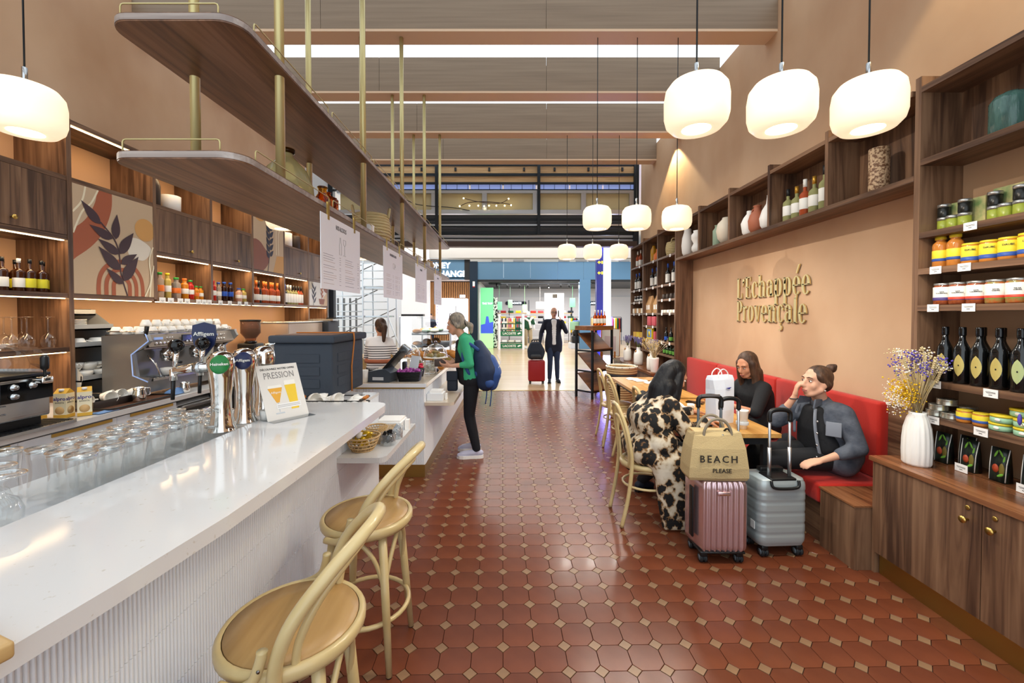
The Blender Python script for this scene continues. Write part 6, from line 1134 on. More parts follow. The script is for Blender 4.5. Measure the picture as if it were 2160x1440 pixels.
# rack of slanted shelves
rk = thing('display_rack', 'black steel rack with slanted wooden shelves near the entrance', 'rack', (1.60, 8.05, 0), .72); a, b = .30, .19
for sx in (-1, 1):
    for sy in (-1, 1): MB().box(sx*a-.018, sx*a+.018, sy*b-.018, sy*b+.018, 0, 1.28).obj('post', 'black_metal', rk)
wood('rack_wood', '#5f3a22', '#7d4d2d', '#94623c', 'X', .45)
MB().box(-a-.02, a+.02, -b-.02, b+.02, 1.27, 1.35).obj('top_tray', 'rack_wood', rk)
for z in (.14, .52, .90):
    s_ = MB().box(-a+.02, a-.02, -.24, .24, 0, .02).obj('slanted_shelf', 'rack_wood', rk, (0, 0, z+.14)); s_.rotation_euler = (.72, 0, 0)
    f_ = MB().box(-a+.02, a-.02, -.25, -.235, 0, .06).obj('shelf_lip', 'rack_wood', rk, (0, 0, z+.14)); f_.rotation_euler = (.72, 0, 0); MB().box(-a, a, -b-.012, -b+.012, z-.03, z).box(-a-.012, -a+.012, -b, b, z-.03, z).box(a-.012, a+.012, -b, b, z-.03, z).obj('cross_bar', 'black_metal', rk)
for k in range(4): bottle('rack_bottle', 'dark red bottle with white label, %s on top of the display rack' % nth(k), 'bottle', (1.62+.075*k, 8.08+.065*k, 1.351), .3, .036, 'amber_dark', 'lab_white', 'lab_white', labz=(.15, .45), group='bottles on the rack', capl=.15)
bn_ = thing('wicker_bin', 'tall wicker bin with dark band beside the far table', 'basket', (1.68, 6.35, 0)); 
for k in range(22): f = k/21; MB().tube([((.15+.07*f)*math.cos(t), (.15+.07*f)*math.sin(t), .02+.74*f) for t in [2*PI*i/28 for i in range(28)]], .019, 6, True).obj('coil', 'rattan' if k not in (17, 18) else 'charcoal', bn_)
MB().lathe([(.14, .02), (.19, .5), (.001, .5)], 22).obj('lining', 'rattan', bn_); MB().tube([(.225*math.cos(t), .225*math.sin(t), .775) for t in [2*PI*i/28 for i in range(28)]], .016, 8, True).obj('rim', 'cream', bn_)
for i in range(14): a_ = 2*PI*i/14; MB().tube([(.21*math.cos(a_), .21*math.sin(a_), .80), (.243*math.cos(a_), .243*math.sin(a_), .775), (.215*math.cos(a_), .215*math.sin(a_), .74)], .004, 5).obj('lacing', 'black', bn_)
es_ = thing('easel_board', 'framed pale poster board leaning beside the wine shelving', 'sign', (2.02, 8.62, .0), .25); MB().box(-.16, -.13, .02, .05, 0, .8).box(.13, .16, .02, .05, 0, .8).obj('stand_leg', 'orange_cord', es_); b_ = MB().box(-.2, .2, -.012, .012, .72, 1.27).obj('board', 'paper', es_); b_.rotation_euler = (-.06, .06, 0); c_ = MB().tube([(-.21, 0, .71), (.21, 0, .71), (.21, 0, 1.28), (-.21, 0, 1.28)], .014, 4, True).obj('frame', 'orange_cord', es_); c_.rotation_euler = (-.06, .06, 0); d_ = MB().box(-.14, .12, -.014, -.012, .82, 1.12).obj('print', 'pinkbox', es_); d_.rotation_euler = (-.06, .06, 0); MATS['easel_pale'] = mat('easel_pale', '#e2cfd2', .6); d_.data.materials[0] = MATS['easel_pale']
# sign tower
tw = thing('sign_tower', 'tall navy airport sign tower with white lit edge', 'sign', (2.62, 12.0, 0)); mat('tower_navy', '#2a2a78', .3, emit='#24247a', es=.25); mat('tower_white', '#ffffff', .4, emit='#dfe8ff', es=4.5); mat('blue_glow', '#4a4aff', .4, emit='#3a34ff', es=14)
MB().box(-.19, .0, -.1, .1, 0, 3.5).obj('navy_face', 'tower_navy', tw); MB().box(.0, .21, -.1, .1, 0, 3.52).obj('lit_edge', 'tower_white', tw); MB().box(.205, .25, -.14, -.1, .05, 1.5).obj('blue_strip', 'blue_glow', tw); MB().box(-.1, .25, -.3, .1, 3.5, 3.56).obj('blue_cap', 'blue_glow', tw)
mat('sign_yellow', '#e8c81e', .5, emit='#e8d23a', es=1.2)
for z in (3.05, 2.75): MB().prism([(-.17, z), (-.12, z+.05), (-.12, z+.02), (-.08, z+.02), (-.08, z-.02), (-.12, z-.02), (-.12, z-.05)], -.104, -.1, 0, 'XZ').box(-.06, -.02, -.104, -.1, z-.04, z+.04).obj('print', 'sign_yellow', tw)
lamp('tower_blue_light', 'POINT', (2.72, 11.6, .9), 70, (.25, .22, 1), size=.15)
# scaffold tower
sf_ = thing('scaffold_tower', 'white aluminium scaffold tower by the pale wall', 'scaffold', (-3.95, 11.3, 0)); mat('scaf', '#dfe6ea', .35, .3)
for x in (-.75, .1, .75):
    for y in (-.4, .4): MB().tube([(x, y, 0), (x, y, 3.3)], .024, 8).obj('upright', 'scaf', sf_)
for k in range(15):
    z = .25+.2*k
    MB().tube([(-.75, -.4, z), (.1, -.4, z)], .016, 6).tube([(.1, -.4, z+.05), (.75, -.4, z+.05)], .014, 6).obj('rung', 'scaf', sf_)
for k in range(4): MB().tube([(-.75, .4, .3+.75*k), (.75, .4, 1.0+.75*k)], .014, 6).obj('brace', 'steel_dark', sf_); MB().box(-.7, .7, -.35, .35, .75+.75*k, .79+.75*k).obj('platform', 'steel', sf_)
for k in range(4): MB().box(-.62+.16*k, -.58+.16*k, -.3, -.26, .1, 2.0).obj('ladder_rail', 'steel_dark', sf_)
MB().tube([(-1.15, -.2, 1.2), (-.75, -.4, 1.25)], .016, 6).tube([(.75, -.4, 1.5), (1.15, -.2, .3)], .016, 6).obj('outrigger', 'scaf', sf_)
# ================================================================ SHOP CONTENTS
mat('lacoste', '#1d6b45', .5); mat('khaki', '#a8977a', .8); mat('green_cloth', '#23563c', .8)
st2 = thing('branded_shelf', 'white shop display rack with green LACOSTE panels', 'display', (.0, 19.0, 0))
for x in (-.52, .55): MB().box(x-.05, x+.05, -.2, .2, 0, 1.6).obj('post', 'white', st2)
for z in (.06, .62): MB().box(-.47, .5, -.22, -.2, z, z+.22).obj('panel', 'lacoste', st2); text('LACOSTE', .14, st2, (-.08, -.225, z+.11), FACE_CAM, 'lab_white', bold=.003)
for z in (.1, .66):   # small crocodile mark
    MB().prism([(.27, z+.05), (.33, z+.1), (.38, z+.12), (.42, z+.1), (.45, z+.11), (.44, z+.07), (.36, z+.05), (.34, z+.02), (.31, z+.05)], -.226, -.22, 0, 'XZ').obj('emblem', 'lab_white', st2)
for z in (.3, .88, 1.15, 1.5): MB().box(-.5, .5, -.2, .25, z, z+.03).obj('shelf', 'green_cloth' if z < 1.2 else 'greywhite', st2)
k = 0
for z, cols in ((.33, ['paper', 'cream', 'ceramic']), (.91, ['cream', 'latte', 'green_cloth']), (1.18, ['ceramic', 'latte', 'green_cloth'])):
    for q, m in enumerate(cols): k += 1; tag(MB().rbox(-.12, .12, -.12, .12, 0, .09, .02).obj('folded_clothes', m, None, (-.3+.31*q, 19.0, z)), 'folded garments on the branded rack, pile %s from the bottom left' % nth(k-1), 'clothes', 'folded clothes on the branded rack')
def mannequin(lb, loc, top, legs, scarf):
    t = thing('mannequin', lb, 'mannequin', loc)
    MB().ell((0, 0, 1.62), (.085, .1, .12), 14, 10).tube([(0, 0, 1.5), (0, 0, 1.36)], [.05, .055], 10).tube([(-.09, 0, .9), (-.08, 0, .45), (-.08, 0, .05)], [.085, .06, .045], 10).tube([(.09, 0, .9), (.1, 0, .45), (.11, 0, .05)], [.085, .06, .045], 10).obj('figure', 'white', t)
    loft(MB(), [[(.2*s*math.cos(a), .12*s*math.sin(a), z) for a in [2*PI*i/16 for i in range(16)]] for z, s in ((.88, .95), (1.05, .85), (1.25, 1.05), (1.4, 1.0), (1.46, .35))]).tube([(-.2, 0, 1.38), (-.27, 0, 1.12)], [.07, .065], 10).tube([(.2, 0, 1.38), (.27, 0, 1.12)], [.07, .065], 10).obj('polo_shirt', top, t)
    MB().tube([(-.27, 0, 1.12), (-.28, -.03, .85)], .04, 8).tube([(.27, 0, 1.12), (.28, -.03, .85)], .04, 8).obj('arm', 'white', t)
    MB().tube([(-.09, 0, .92), (-.1, 0, .5), (-.1, 0, .14)], [.105, .085, .065], 12).tube([(.09, 0, .92), (.12, 0, .5), (.13, 0, .14)], [.105, .085, .065], 12).obj('trousers', legs, t)
    MB().rbox(-.15, -.05, -.16, .08, 0, .08, .02).rbox(.08, .18, -.16, .08, 0, .08, .02).obj('shoes', 'white', t)
    if scarf: MB().tube(smoothpath([(-.2, -.02, 1.4), (-.1, -.13, 1.38), (.05, -.14, 1.28), (.15, -.12, 1.4), (.22, 0, 1.42)], 4), .05, 8).tube([(.05, -.15, 1.28), (.12, -.15, .95)], [.05, .06], 8).obj('draped_sweater', 'paper', t)
    return t
mannequin('mannequin in green polo with white sweater and khaki trousers', (.8, 19.6, 0), 'green_cloth', 'khaki', True)
sh1 = thing('shop_shelf', 'long back shelf of caps and folded clothes in the shop', 'shelf', (1.0, 23.6, 0))
for z in (.3, .75, 1.05, 1.35, 1.65): MB().box(-2.0, 2.4, -.2, .2, z, z+.03).obj('board', 'lightwood' if z > 1.6 else 'greywhite', sh1)
for x in (-2.0, -1.1, 0, 1.2, 2.4): MB().box(x-.02, x+.02, -.2, .2, 0, 2.4).obj('post', 'charcoal', sh1)
CL = ['red', 'paper', 'latte', 'navy', 'cap_yellow', 'pinkbox', 'ceramic', 'green_cloth', 'cap_red', 'black']; k = 0
for z in (1.68, 1.38, 1.08):
    for x in [-.75+.42*i for i in range(11)]:
        k += 1; tag(MB().rbox(-.15, .15, -.13, .13, 0, .13, .03).obj('folded_clothes', CL[(k*7+int(z*10)) % 10], None, (x-.1, 23.6, z+.001)), 'folded garments on the shop back shelf, %s row, %s pile' % ({1.68: 'top', 1.38: 'middle', 1.08: 'lower'}[z], nth(int((x+.75)/.42+.5))), 'clothes', 'folded clothes on the back shelf')
for r_, (x0, y0, n) in enumerate([(-.6, 22.4, 16), (3.0, 21.8, 12), (4.3, 22.5, 18), (1.7, 22.2, 10)]):
    t = thing('clothes_rail', 'clothes rail of hanging shirts in the shop, %s' % ['behind the branded rack', 'beside the lit panel', 'behind the blue column', 'behind the man in the jacket'][r_], 'clothes rail', (x0, y0, 0)); MB().tube([(0, 0, 1.45), (n*.09, 0, 1.45)], .015, 6).tube([(0, 0, 0), (0, 0, 1.45)], .015, 6).tube([(n*.09, 0, 0), (n*.09, 0, 1.45)], .015, 6).obj('rail', 'charcoal', t)
    for i in range(n): MB().rbox(i*.09+.01, i*.09+.07, -.22, .22, .6+.1*R.random(), 1.4, .02).obj('garment', CL[(i*3+r_) % 10], t)
mat('panel_lit', '#ffffff', .5, emit='#fff4ea', es=1.5); pn = thing('lit_panel', 'tall glowing white panel inside the shop', 'panel', (2.25, 21.8, 0)); MB().box(-.5, .5, 0, .15, .9, 2.7).obj('panel', 'panel_lit', pn); MB().box(-.1, .15, -.05, 0, 2.45, 2.65).obj('camera_unit', 'taupe', pn); MB().box(-.5, .5, 0, .15, 0, .9).obj('base', 'matte_white', pn)
pl = thing('shop_logo_sign', 'dark pill-shaped shop sign with white wordmark on the back wall', 'sign', (.3, 25.99, 2.3)); MB().prism(rpoly(-.65, .65, -.11, .11, .1), -.05, 0, 0, 'XZ').obj('plate', 'navy', pl); text('LACOSTE', .16, pl, (0, -.06, 0), FACE_CAM, 'sign_white', bold=.004)
pl2 = thing('shop_logo_sign', 'second dark pill-shaped shop sign behind the sign tower', 'sign', (5.2, 25.99, 2.3)); MB().prism(rpoly(-.75, .75, -.12, .12, .1), -.05, 0, 0, 'XZ').obj('plate', 'navy', pl2); text('LACOSTE', .16, pl2, (0, -.06, 0), FACE_CAM, 'sign_white', bold=.004)
for k, (x, z, w_, h, m) in enumerate([(-.65, 1.95, .3, .45, 'ad_green'), (-.05, 2.05, .25, .45, 'mint'), (.75, 1.9, .25, .35, 'ad_lawn'), (1.6, 2.0, .45, .4, 'paper'), (3.4, 2.1, .3, .5, 'ad_green')]): tag(MB().rbox(-w_/2, w_/2, -.02, .02, 0, h, .015).box(-.004, .004, -.004, .004, h-.01, 3.2-z+.1).obj('hanging_print', m, None, (x, 23.2, z-.1)), '%s printed sign hung above the shop shelf, %s' % ('green' if m != 'paper' else 'white', nth(k)), 'sign', 'hanging shop prints')
mat('spot_white', '#ffffff', .5, emit='#fff2dc', es=14)
tk = thing('track_lighting', 'black lighting track with spotlights under the shop ceiling', 'lighting', (1.5, 20.4, 3.02)); MB().box(-2.6, 2.4, -.03, .03, .06, .1).box(-2.0, 2.2, .8, .86, .06, .1).tube([(-2.6, .4, .1), (3, .4, .1)], .06, 8).obj('track', 'charcoal', tk)
for i, x in enumerate([-2.2, -1.7, -1.1, -.7, .3, .9, 1.3, 1.9, 2.3]): MB().tube([(x, 0, .06), (x+.03, -.02, -.12)], .05, 10).obj('spot', 'black', tk); MB().ell((x+.033, -.05, -.12), .025, 8, 6).obj('spot_lens', 'spot_white' if i in (4, 7, 8) else 'black', tk)
tag(MB().rbox(-.4, .4, -.3, .3, 0, .35, .05).rbox(-.35, .35, -.25, .25, .35, .6, .08).obj('bag_display', ['black'], None, (3.25, 19.8, .25)), 'dark travel bags on the shop display', 'bags'); tag(MB().box(-.5, .5, -.35, .35, 0, .25).obj('display_plinth', 'greywhite', None, (3.25, 19.8, 0)), 'pale plinth under the travel bags', 'plinth'); tag(MB().rbox(-.25, .25, -.15, .15, 0, .45, .08).obj('blue_handbag', 'cap_blue', None, (3.2, 20.1, .86)), 'blue handbag on the shop display', 'bag'); tag(MB().rbox(-.3, .3, -.05, .05, 0, .4, .04).obj('teal_scarf', 'mint', None, (3.05, 19.62, .86)), 'teal scarf on the travel bags', 'scarf')
fm_ = tag(MB().box(-.12, .12, 0, .06, 0, 2.2).obj('fitting_mirror', 'greywhite', None, (-1.0, 21.0, 0)), 'tall pale grey mirror panel inside the shop', 'mirror')
tag(MB().box(-.1, .1, 0, .1, 0, 2.4).obj('patterned_screen', mat('bw_pattern', '#eeeeee', .6, noise=((9, 9, 9), '#111111', .47, .5)), None, (-.75, 19.9, 0)), 'black and white patterned screen beside the green advert', 'screen')
# ================================================================ PEOPLE
def V(*a): return Vector(a)
def cap(a, ra, b, rb): return ('c', V(*a), ra, V(*b), rb)
def ell(c, r, rot=None): return ('e', V(*c), r, rot)
def blob(name, prims, m, parent, vox=.009, sm=5, base=V(0, 0, 0)):
    mb = MB()
    for p in prims:
        if p[0] == 'c':
            _, a, ra, b, rb = p; a = a-base; b = b-base; d = b-a; L_ = d.length
            if L_ < 1e-4: mb.ell(a, ra, 12, 8); continue
            q = d.to_track_quat('Z', 'Y').to_matrix(); pr = []
            for k in range(5): t = -PI/2+PI/2*k/4; pr.append((max(ra*math.cos(t), 1e-5), ra*math.sin(t)))
            for k in range(5): t = PI/2*k/4; pr.append((max(rb*math.cos(t), 1e-5), L_+rb*math.sin(t)))
            t = MB().lathe(pr, 14); mb.add([q @ Vector(x)+a for x in t.v], t.f, 0, True)
        else: mb.ell(p[1]-base, p[2], 16, 11, 0, p[3])
    me = bpy.data.meshes.new(name); me.from_pydata(mb.v, [], mb.f); bm = bmesh.new(); bm.from_mesh(me); bmesh.ops.recalc_face_normals(bm, faces=bm.faces[:]); bm.to_mesh(me); bm.free()
    o = bpy.data.objects.new('tmp', me); TMP.collection.objects.link(o); r = o.modifiers.new('r', 'REMESH'); r.mode = 'VOXEL'; r.voxel_size = vox; r.use_smooth_shade = True
    s = o.modifiers.new('s', 'SMOOTH'); s.factor = .5; s.iterations = sm
    vl = TMP.view_layers[0]; vl.update(); ev = o.evaluated_get(vl.depsgraph); out = bpy.data.meshes.new_from_object(ev); out.name = name
    bpy.data.objects.remove(o); bpy.data.meshes.remove(me); out.materials.clear(); out.materials.append(MATS[m] if isinstance(m, str) else m)
    out.polygons.foreach_set('use_smooth', [True]*len(out.polygons)); return link(name, out, parent)
mat('skin', '#c98d6d', .5, spec=.4); mat('skin_pale', '#d6a387', .5, spec=.4); mat('lips', '#a8645a', .5); mat('eye_white', '#efeae4', .2); mat('iris', '#2a1a10', .15)
def headframe(c, f, u=(0, 0, 1)):
    f = V(*f).normalized(); r = f.cross(V(*u)).normalized(); u = r.cross(f); M = Matrix((r, f, u)).transposed(); c = V(*c)
    return M, (lambda x, y, z: tuple(c+M @ V(x, y, z)))
def stack(levels, side, n=5):
    """levels (centre, half width, radius) along side, interpolated so that the volume is continuous"""
    out = []
    for (c0, w0, r0), (c1, w1, r1) in zip(levels, levels[1:]):
        for k in range(n+1):
            f = k/n; c = V(*c0).lerp(V(*c1), f); w_ = w0+(w1-w0)*f; r = r0+(r1-r0)*f; out.append(cap(tuple(c-side*w_), r, tuple(c+side*w_), r))
    return out
YS = V(0, 1, 0); XS_ = V(1, 0, 0)
def head_prims(M, h, k=1.0):
    e = M.to_euler(); E = lambda x, y, z, r: ell(h(x*k, y*k, z*k), tuple(q*k for q in r), e); C = lambda a, ra, b, rb: cap(h(*[q*k for q in a]), ra*k, h(*[q*k for q in b]), rb*k)
    P = [E(0, -.012, .035, (.073, .092, .086)), E(0, .02, -.032, (.055, .066, .08)), E(0, .05, -.092, (.028, .027, .022)), C((0, .086, .015), .009, (0, .106, -.028), .0125), C((-.034, .07, .03), .016, (.034, .07, .03), .016),
         C((-.014, .088, -.0585), .0085, (.014, .088, -.0585), .0085), C((-.011, .086, -.072), .009, (.011, .086, -.072), .009), C((-.012, .094, -.034), .007, (.012, .094, -.034), .007)]
    for s in (-1, 1): P += [E(s*.034, .05, -.026, (.024, .026, .032)), E(s*.073, -.008, -.008, (.009, .02, .032)), C((s*.05, .0, -.05), .022, (s*.022, .05, -.088), .02)]
    return P
def face_parts(par, M, h, base, k=1.0, brow='hair_black', lips='lips', lid=False):
    e = M.to_euler(); b = V(*base)
    L_ = lambda x, y, z: tuple(V(*h(x*k, y*k, z*k))-b)
    for s in (-1, 1):
        MB().ell(L_(s*.031, .074, .006), (.0115*k, .0098*k, (.0055 if lid else .0075)*k), 12, 8, 0, e).ell(L_(s*.0305, .0815, .0055), (.0056*k, .0036*k, (.004 if lid else .0056)*k), 8, 6, 1, e).obj('eye', ['eye_white', 'iris'], par)
        MB().tube([L_(s*.012, .09, .028), L_(s*.03, .089, .034), L_(s*.05, .076, .027)], [.0022*k, .0026*k, .0014*k], 6).obj('eyebrow', brow, par)
        MB().tube([L_(s*.017, .083, .013), L_(s*.031, .087, .0155), L_(s*.046, .076, .011)], .0013*k, 5).obj('eyelash', 'iris', par)
    MB().tube([L_(-.021, .086, -.064), L_(-.01, .0955, -.0605), L_(0, .097, -.062), L_(.01, .0955, -.0605), L_(.021, .086, -.064)], [.003*k, .0045*k, .004*k, .0045*k, .003*k], 6).tube([L_(-.018, .086, -.067), L_(0, .096, -.072), L_(.018, .086, -.067)], [.003*k, .006*k, .003*k], 6).obj('lips', lips, par)
def hand_prims(wr, d, n, thumb=1, curl=.35, k=1.0, spread=.0, curls=None):
    """wr wrist, d fingers direction, n palm normal"""
    wr, d, n = V(*wr), V(*d).normalized(), V(*n); n = (n-d*n.dot(d)).normalized(); s = d.cross(n)*thumb; P = []
    def pt(a, b, c): return tuple(wr+(d*a+s*b+n*c)*k)
    P += [cap(pt(0, 0, 0), .021*k, pt(.03, 0, 0), .02*k)]
    for o in (-.026, -.009, .009, .026): P.append(cap(pt(.025, o*.7, 0), .0135*k, pt(.082, o, .002), .0105*k))
    for i, (o, L_) in enumerate(((-.027, .055), (-.0095, .07), (.009, .075), (.027, .068))):
        c = curls[i] if curls else curl; p = V(.084, o, .002); a = c*.6; sp = spread*(i-1.5)
        for q, (f, r) in enumerate(((.45, .0092), (.32, .0085), (.23, .0075))):
            dv = V(math.cos(a), sp*.3+o*.6, math.sin(a)); p2 = p+dv*L_*f; P.append(cap(pt(*p), r*k, pt(*p2), r*.93*k)); p = p2; a += c
    p = V(.022, .026, .006); a = .75
    for L_, r in ((.036, .0125), (.03, .0105), (.024, .009)):
        p2 = p+V(math.cos(a)*L_, math.sin(a)*L_, .004+L_*.35); P.append(cap(pt(*p), r*k, pt(*p2), r*.92*k)); p = p2; a -= .32
    return P
def foot_prims(an, toe, r=.036):
    a, t = V(*an), V(*toe); d = (t-a); d.z = 0; d.normalize(); g_ = V(a.x, a.y, .035)
    return [cap(tuple(g_-d*.03+V(0, 0, .012)), .022, tuple(g_+d*.05+V(0, 0, .012)), .023), cap(tuple(g_+d*.05+V(0, 0, .012)), .022, tuple(V(t.x, t.y, .04)-d*.02), .017), cap(tuple(a), .03, tuple(g_), .024)]
def limb(a, b, ra, rb, mid=None):
    """tapered limb with a slight muscle belly"""
    a, b = V(*a), V(*b); m_ = a.lerp(b, .38); rm = mid or (ra*.62+rb*.38)*1.04
    return [cap(tuple(a), ra, tuple(m_), rm), cap(tuple(m_), rm, tuple(b), rb)]
def person(label, base, J, skin, hair_m, top_m, leg_m, shoe_m, k=1.0, vox=.0085, top_inf=1.0, sleeve=1.0, hairfn=None, brow=None, lid=False, lips='lips', handL=None, handR=None, jacket_drop=None, top_name='top', leg_name='trousers', wid=1.0, extra_top=None):
    t = thing('person', label, 'person', base); B = V(*base)
    M, h = headframe(*J['head']); hd = head_prims(M, h, k)
    sL, sR, nk, hp = V(*J['shL']), V(*J['shR']), V(*J['neck']), V(*J['hip']); ax = (sL-sR).normalized(); chest = (sL+sR)/2
    side = ax; P = list(hd)
    P += [cap(tuple(nk), .05*k, h(0, -.02*k, -.07*k), .048*k)]
    tw_ = wid
    mid = hp.lerp(chest, .45); lo = hp.lerp(chest, .1); hi = hp.lerp(chest, .78)
    def torso(f):
        Q_ = stack([(tuple(c), w_*tw_*k, r*f*k*.95) for c, w_, r in ((hp, .085, .105), (lo, .08, .108), (mid, .06, .10), (hi, .078, .108), (chest-(chest-hp).normalized()*.02, .10, .075))], side)
        Q_.append(cap(tuple(sL-side*.025), .060*f*k, tuple(sR+side*.025), .060*f*k)); Q_.append(cap(tuple(chest), .075*f*k, tuple(chest.lerp(nk, .55)), .058*f*k)); return Q_
    P += torso(.9)
    arms = {}
    for s, S in (('L', sL), ('R', sR)):
        el, wr = J['el'+s], J['wr'+s]; P += limb(tuple(S), el, .043*k, .033*k)+limb(el, wr, .034*k, .021*k)
        hh = handL if s == 'L' else handR
        if hh: P += hand_prims(wr, *hh[:2], thumb=hh[2], curl=hh[3], k=.95*k, curls=hh[4] if len(hh) > 4 else None)
    for s in ('L', 'R'):
        hj = hp+side*(.085*k if s == 'L' else -.085*k)
        P += limb(tuple(hj), J['kn'+s], .075*k, .05*k)+limb(J['kn'+s], J['an'+s], .051*k, .034*k, .052*k)+foot_prims(J['an'+s], J['toe'+s])
    blob('body', P, skin, t, vox, 4, B)
    # clothes
    T_ = torso(1.04*top_inf)
    for s, S in (('L', sL), ('R', sR)):
        el, wr = V(*J['el'+s]), V(*J['wr'+s]); T_ += limb(tuple(S), tuple(el), .058*k*top_inf, .046*k*top_inf)
        if sleeve > .05: T_ += limb(tuple(el), tuple(el.lerp(wr, sleeve)), .046*k*top_inf, .034*k*top_inf)
    if jacket_drop:
        T_ += stack([(tuple(hp), .09, .115*k)]+list(jacket_drop), side)
    if extra_top: T_ += extra_top
    blob(top_name, T_, top_m, t, vox*1.1, 6, B)
    G = []
    for c, w_, r in ((hp, .085, .105), (lo, .08, .104)): G.append(cap(tuple(c-side*w_*tw_*k), r*1.0*k, tuple(c+side*w_*tw_*k), r*1.0*k))
    for s in ('L', 'R'):
        hj = hp+side*(.085*k if s == 'L' else -.085*k); an = V(*J['an'+s]); kn = V(*J['kn'+s])
        G += limb(tuple(hj), tuple(kn), .09*k, .063*k)+limb(tuple(kn), tuple(an+V(0, 0, .01)), .062*k, .047*k, .06*k)
    blob(leg_name, G, leg_m, t, vox*1.15, 5, B)
    for s in ('L', 'R'):
        a, to = V(*J['an'+s]), V(*J['toe'+s]); d = to-a; d.z = 0; d.normalize(); g_ = V(a.x, a.y, .045)
        n_ = V(-d.y, d.x, 0); fl_ = to-V(0, 0, to.z); an0 = V(a.x, a.y, 0)
        so = blob('shoe', [cap(tuple(an0-d*.045+V(0, 0, .055)), .032, tuple(an0+d*.03+V(0, 0, .06)), .036), cap(tuple(an0+d*.03+V(0, 0, .058)), .037, tuple(fl_-d*.04+V(0, 0, .045)), .034), cap(tuple(fl_-d*.04+V(0, 0, .043)), .034, tuple(fl_+V(0, 0, .036)), .024), cap(tuple(a+V(0, 0, .01)), .04, tuple(an0-d*.01+V(0, 0, .055)), .036)], shoe_m, t, .008, 3, B)
        L2 = (fl_-an0).length; out_ = [(-.075, .0), (-.066, .026), (-.03, .034), (L2*.35, .034), (L2*.75, .043), (L2*.97, .03), (L2+.022, 0), (L2*.97, -.03), (L2*.75, -.043), (L2*.35, -.034), (-.03, -.034), (-.066, -.026)]
        pp = [tuple((an0+d*u+n_*w_-B)[:2]) for u, w_ in out_]; MB().prism(pp, .0-B.z, .034 if shoe_m == 'lilac' else .024).obj('sole', 'paper' if shoe_m == 'lilac' else 'black', so)
    if hairfn: hairfn(t, M, h, B, k)
    face_parts(t, M, h, base, k, brow or hair_m, lips, lid)
    return t, M, h, B
def hair_strands(name, curves, m, t, B, r=.011, vox=None):
    mb = MB()
    for c in curves:
        P_ = smoothpath([tuple(V(*p)-B) for p in c], 5); n = len(P_); mb.tube(P_, [r*(1-.55*(i/(n-1))**2) for i in range(n)], 6)
    return mb.obj(name, m, t)
mat('hair_black', '#0d0c10', .5, spec=.35, bump=((60, 60, 8), .4)); mat('hair_brown', '#1f1612', .5, spec=.35, noise=((40, 40, 5), '#5a4030', .35, .75), bump=((60, 60, 8), .4)); mat('hair_grey', '#a89a86', .45, noise=((50, 50, 20), '#6b6660', .3, .65), bump=((70, 70, 30), .5)); mat('hair_bald', '#c9b6a8', .5)
mat('cardigan', '#3aa97a', .85, bump=((90, 90, 90), .15)); mat('black_cloth', '#141519', .85, bump=((50, 50, 50), .15)); mat('dark_jeans', '#14161d', .85, bump=((50, 50, 50), .2)); mat('lilac', '#c2c3da', .6); mat('blazer', '#161b2e', .8); mat('shirt_white', '#eef0f3', .7); mat('jeans', '#26334f', .85); mat('denim', '#5d626c', .85, noise=((14, 14, 14), '#3d434f', .3, .7), bump=((60, 60, 60), .3)); mat('backpack', '#2a4c8a', .7); mat('backpack_dark', '#1a2c4a', .7)
def leopard():
    m = bpy.data.materials.new('leopard'); m.use_nodes = True; nt = m.node_tree; b = nt.nodes['Principled BSDF']; L = nt.links.new; b.inputs['Roughness'].default_value = .85
    tc = nt.nodes.new('ShaderNodeTexCoord'); nz = nt.nodes.new('ShaderNodeTexNoise'); nz.inputs['Scale'].default_value = 19; mx = nt.nodes.new('ShaderNodeVectorMath'); mx.operation = 'MULTIPLY_ADD'; mx.inputs[1].default_value = (.085, .085, .085)
    L(tc.outputs['Object'], nz.inputs['Vector']); L(nz.outputs['Color'], mx.inputs[0]); L(tc.outputs['Object'], mx.inputs[2])
    mp = nt.nodes.new('ShaderNodeMapping'); mp.inputs['Scale'].default_value = (1, 1, .66); L(mx.outputs[0], mp.inputs[0])
    v = nt.nodes.new('ShaderNodeTexVoronoi'); v.inputs['Scale'].default_value = 15; L(mp.outputs[0], v.inputs['Vector'])
    r = nt.nodes.new('ShaderNodeValToRGB'); e = r.color_ramp.elements; r.color_ramp.interpolation = 'LINEAR'
    e[0].position = 0; e[0].color = hx('#7d5a38'); e[1].position = .10; e[1].color = hx('#5a3e24')
    for p, c in ((.16, '#0d0b0b'), (.47, '#0d0b0b'), (.52, '#86623a'), (.62, '#c9baa0'), (.8, '#d8cdb9')): x = e.new(p); x.color = hx(c)
    L(v.outputs['Distance'], r.inputs[0]); L(r.outputs[0], b.inputs['Base Color']); MATS['leopard'] = m
leopard()
def shell_hair(name, E_, m, t, B, vox=.008, sm=4): return blob(name, E_, m, t, vox, sm, B)
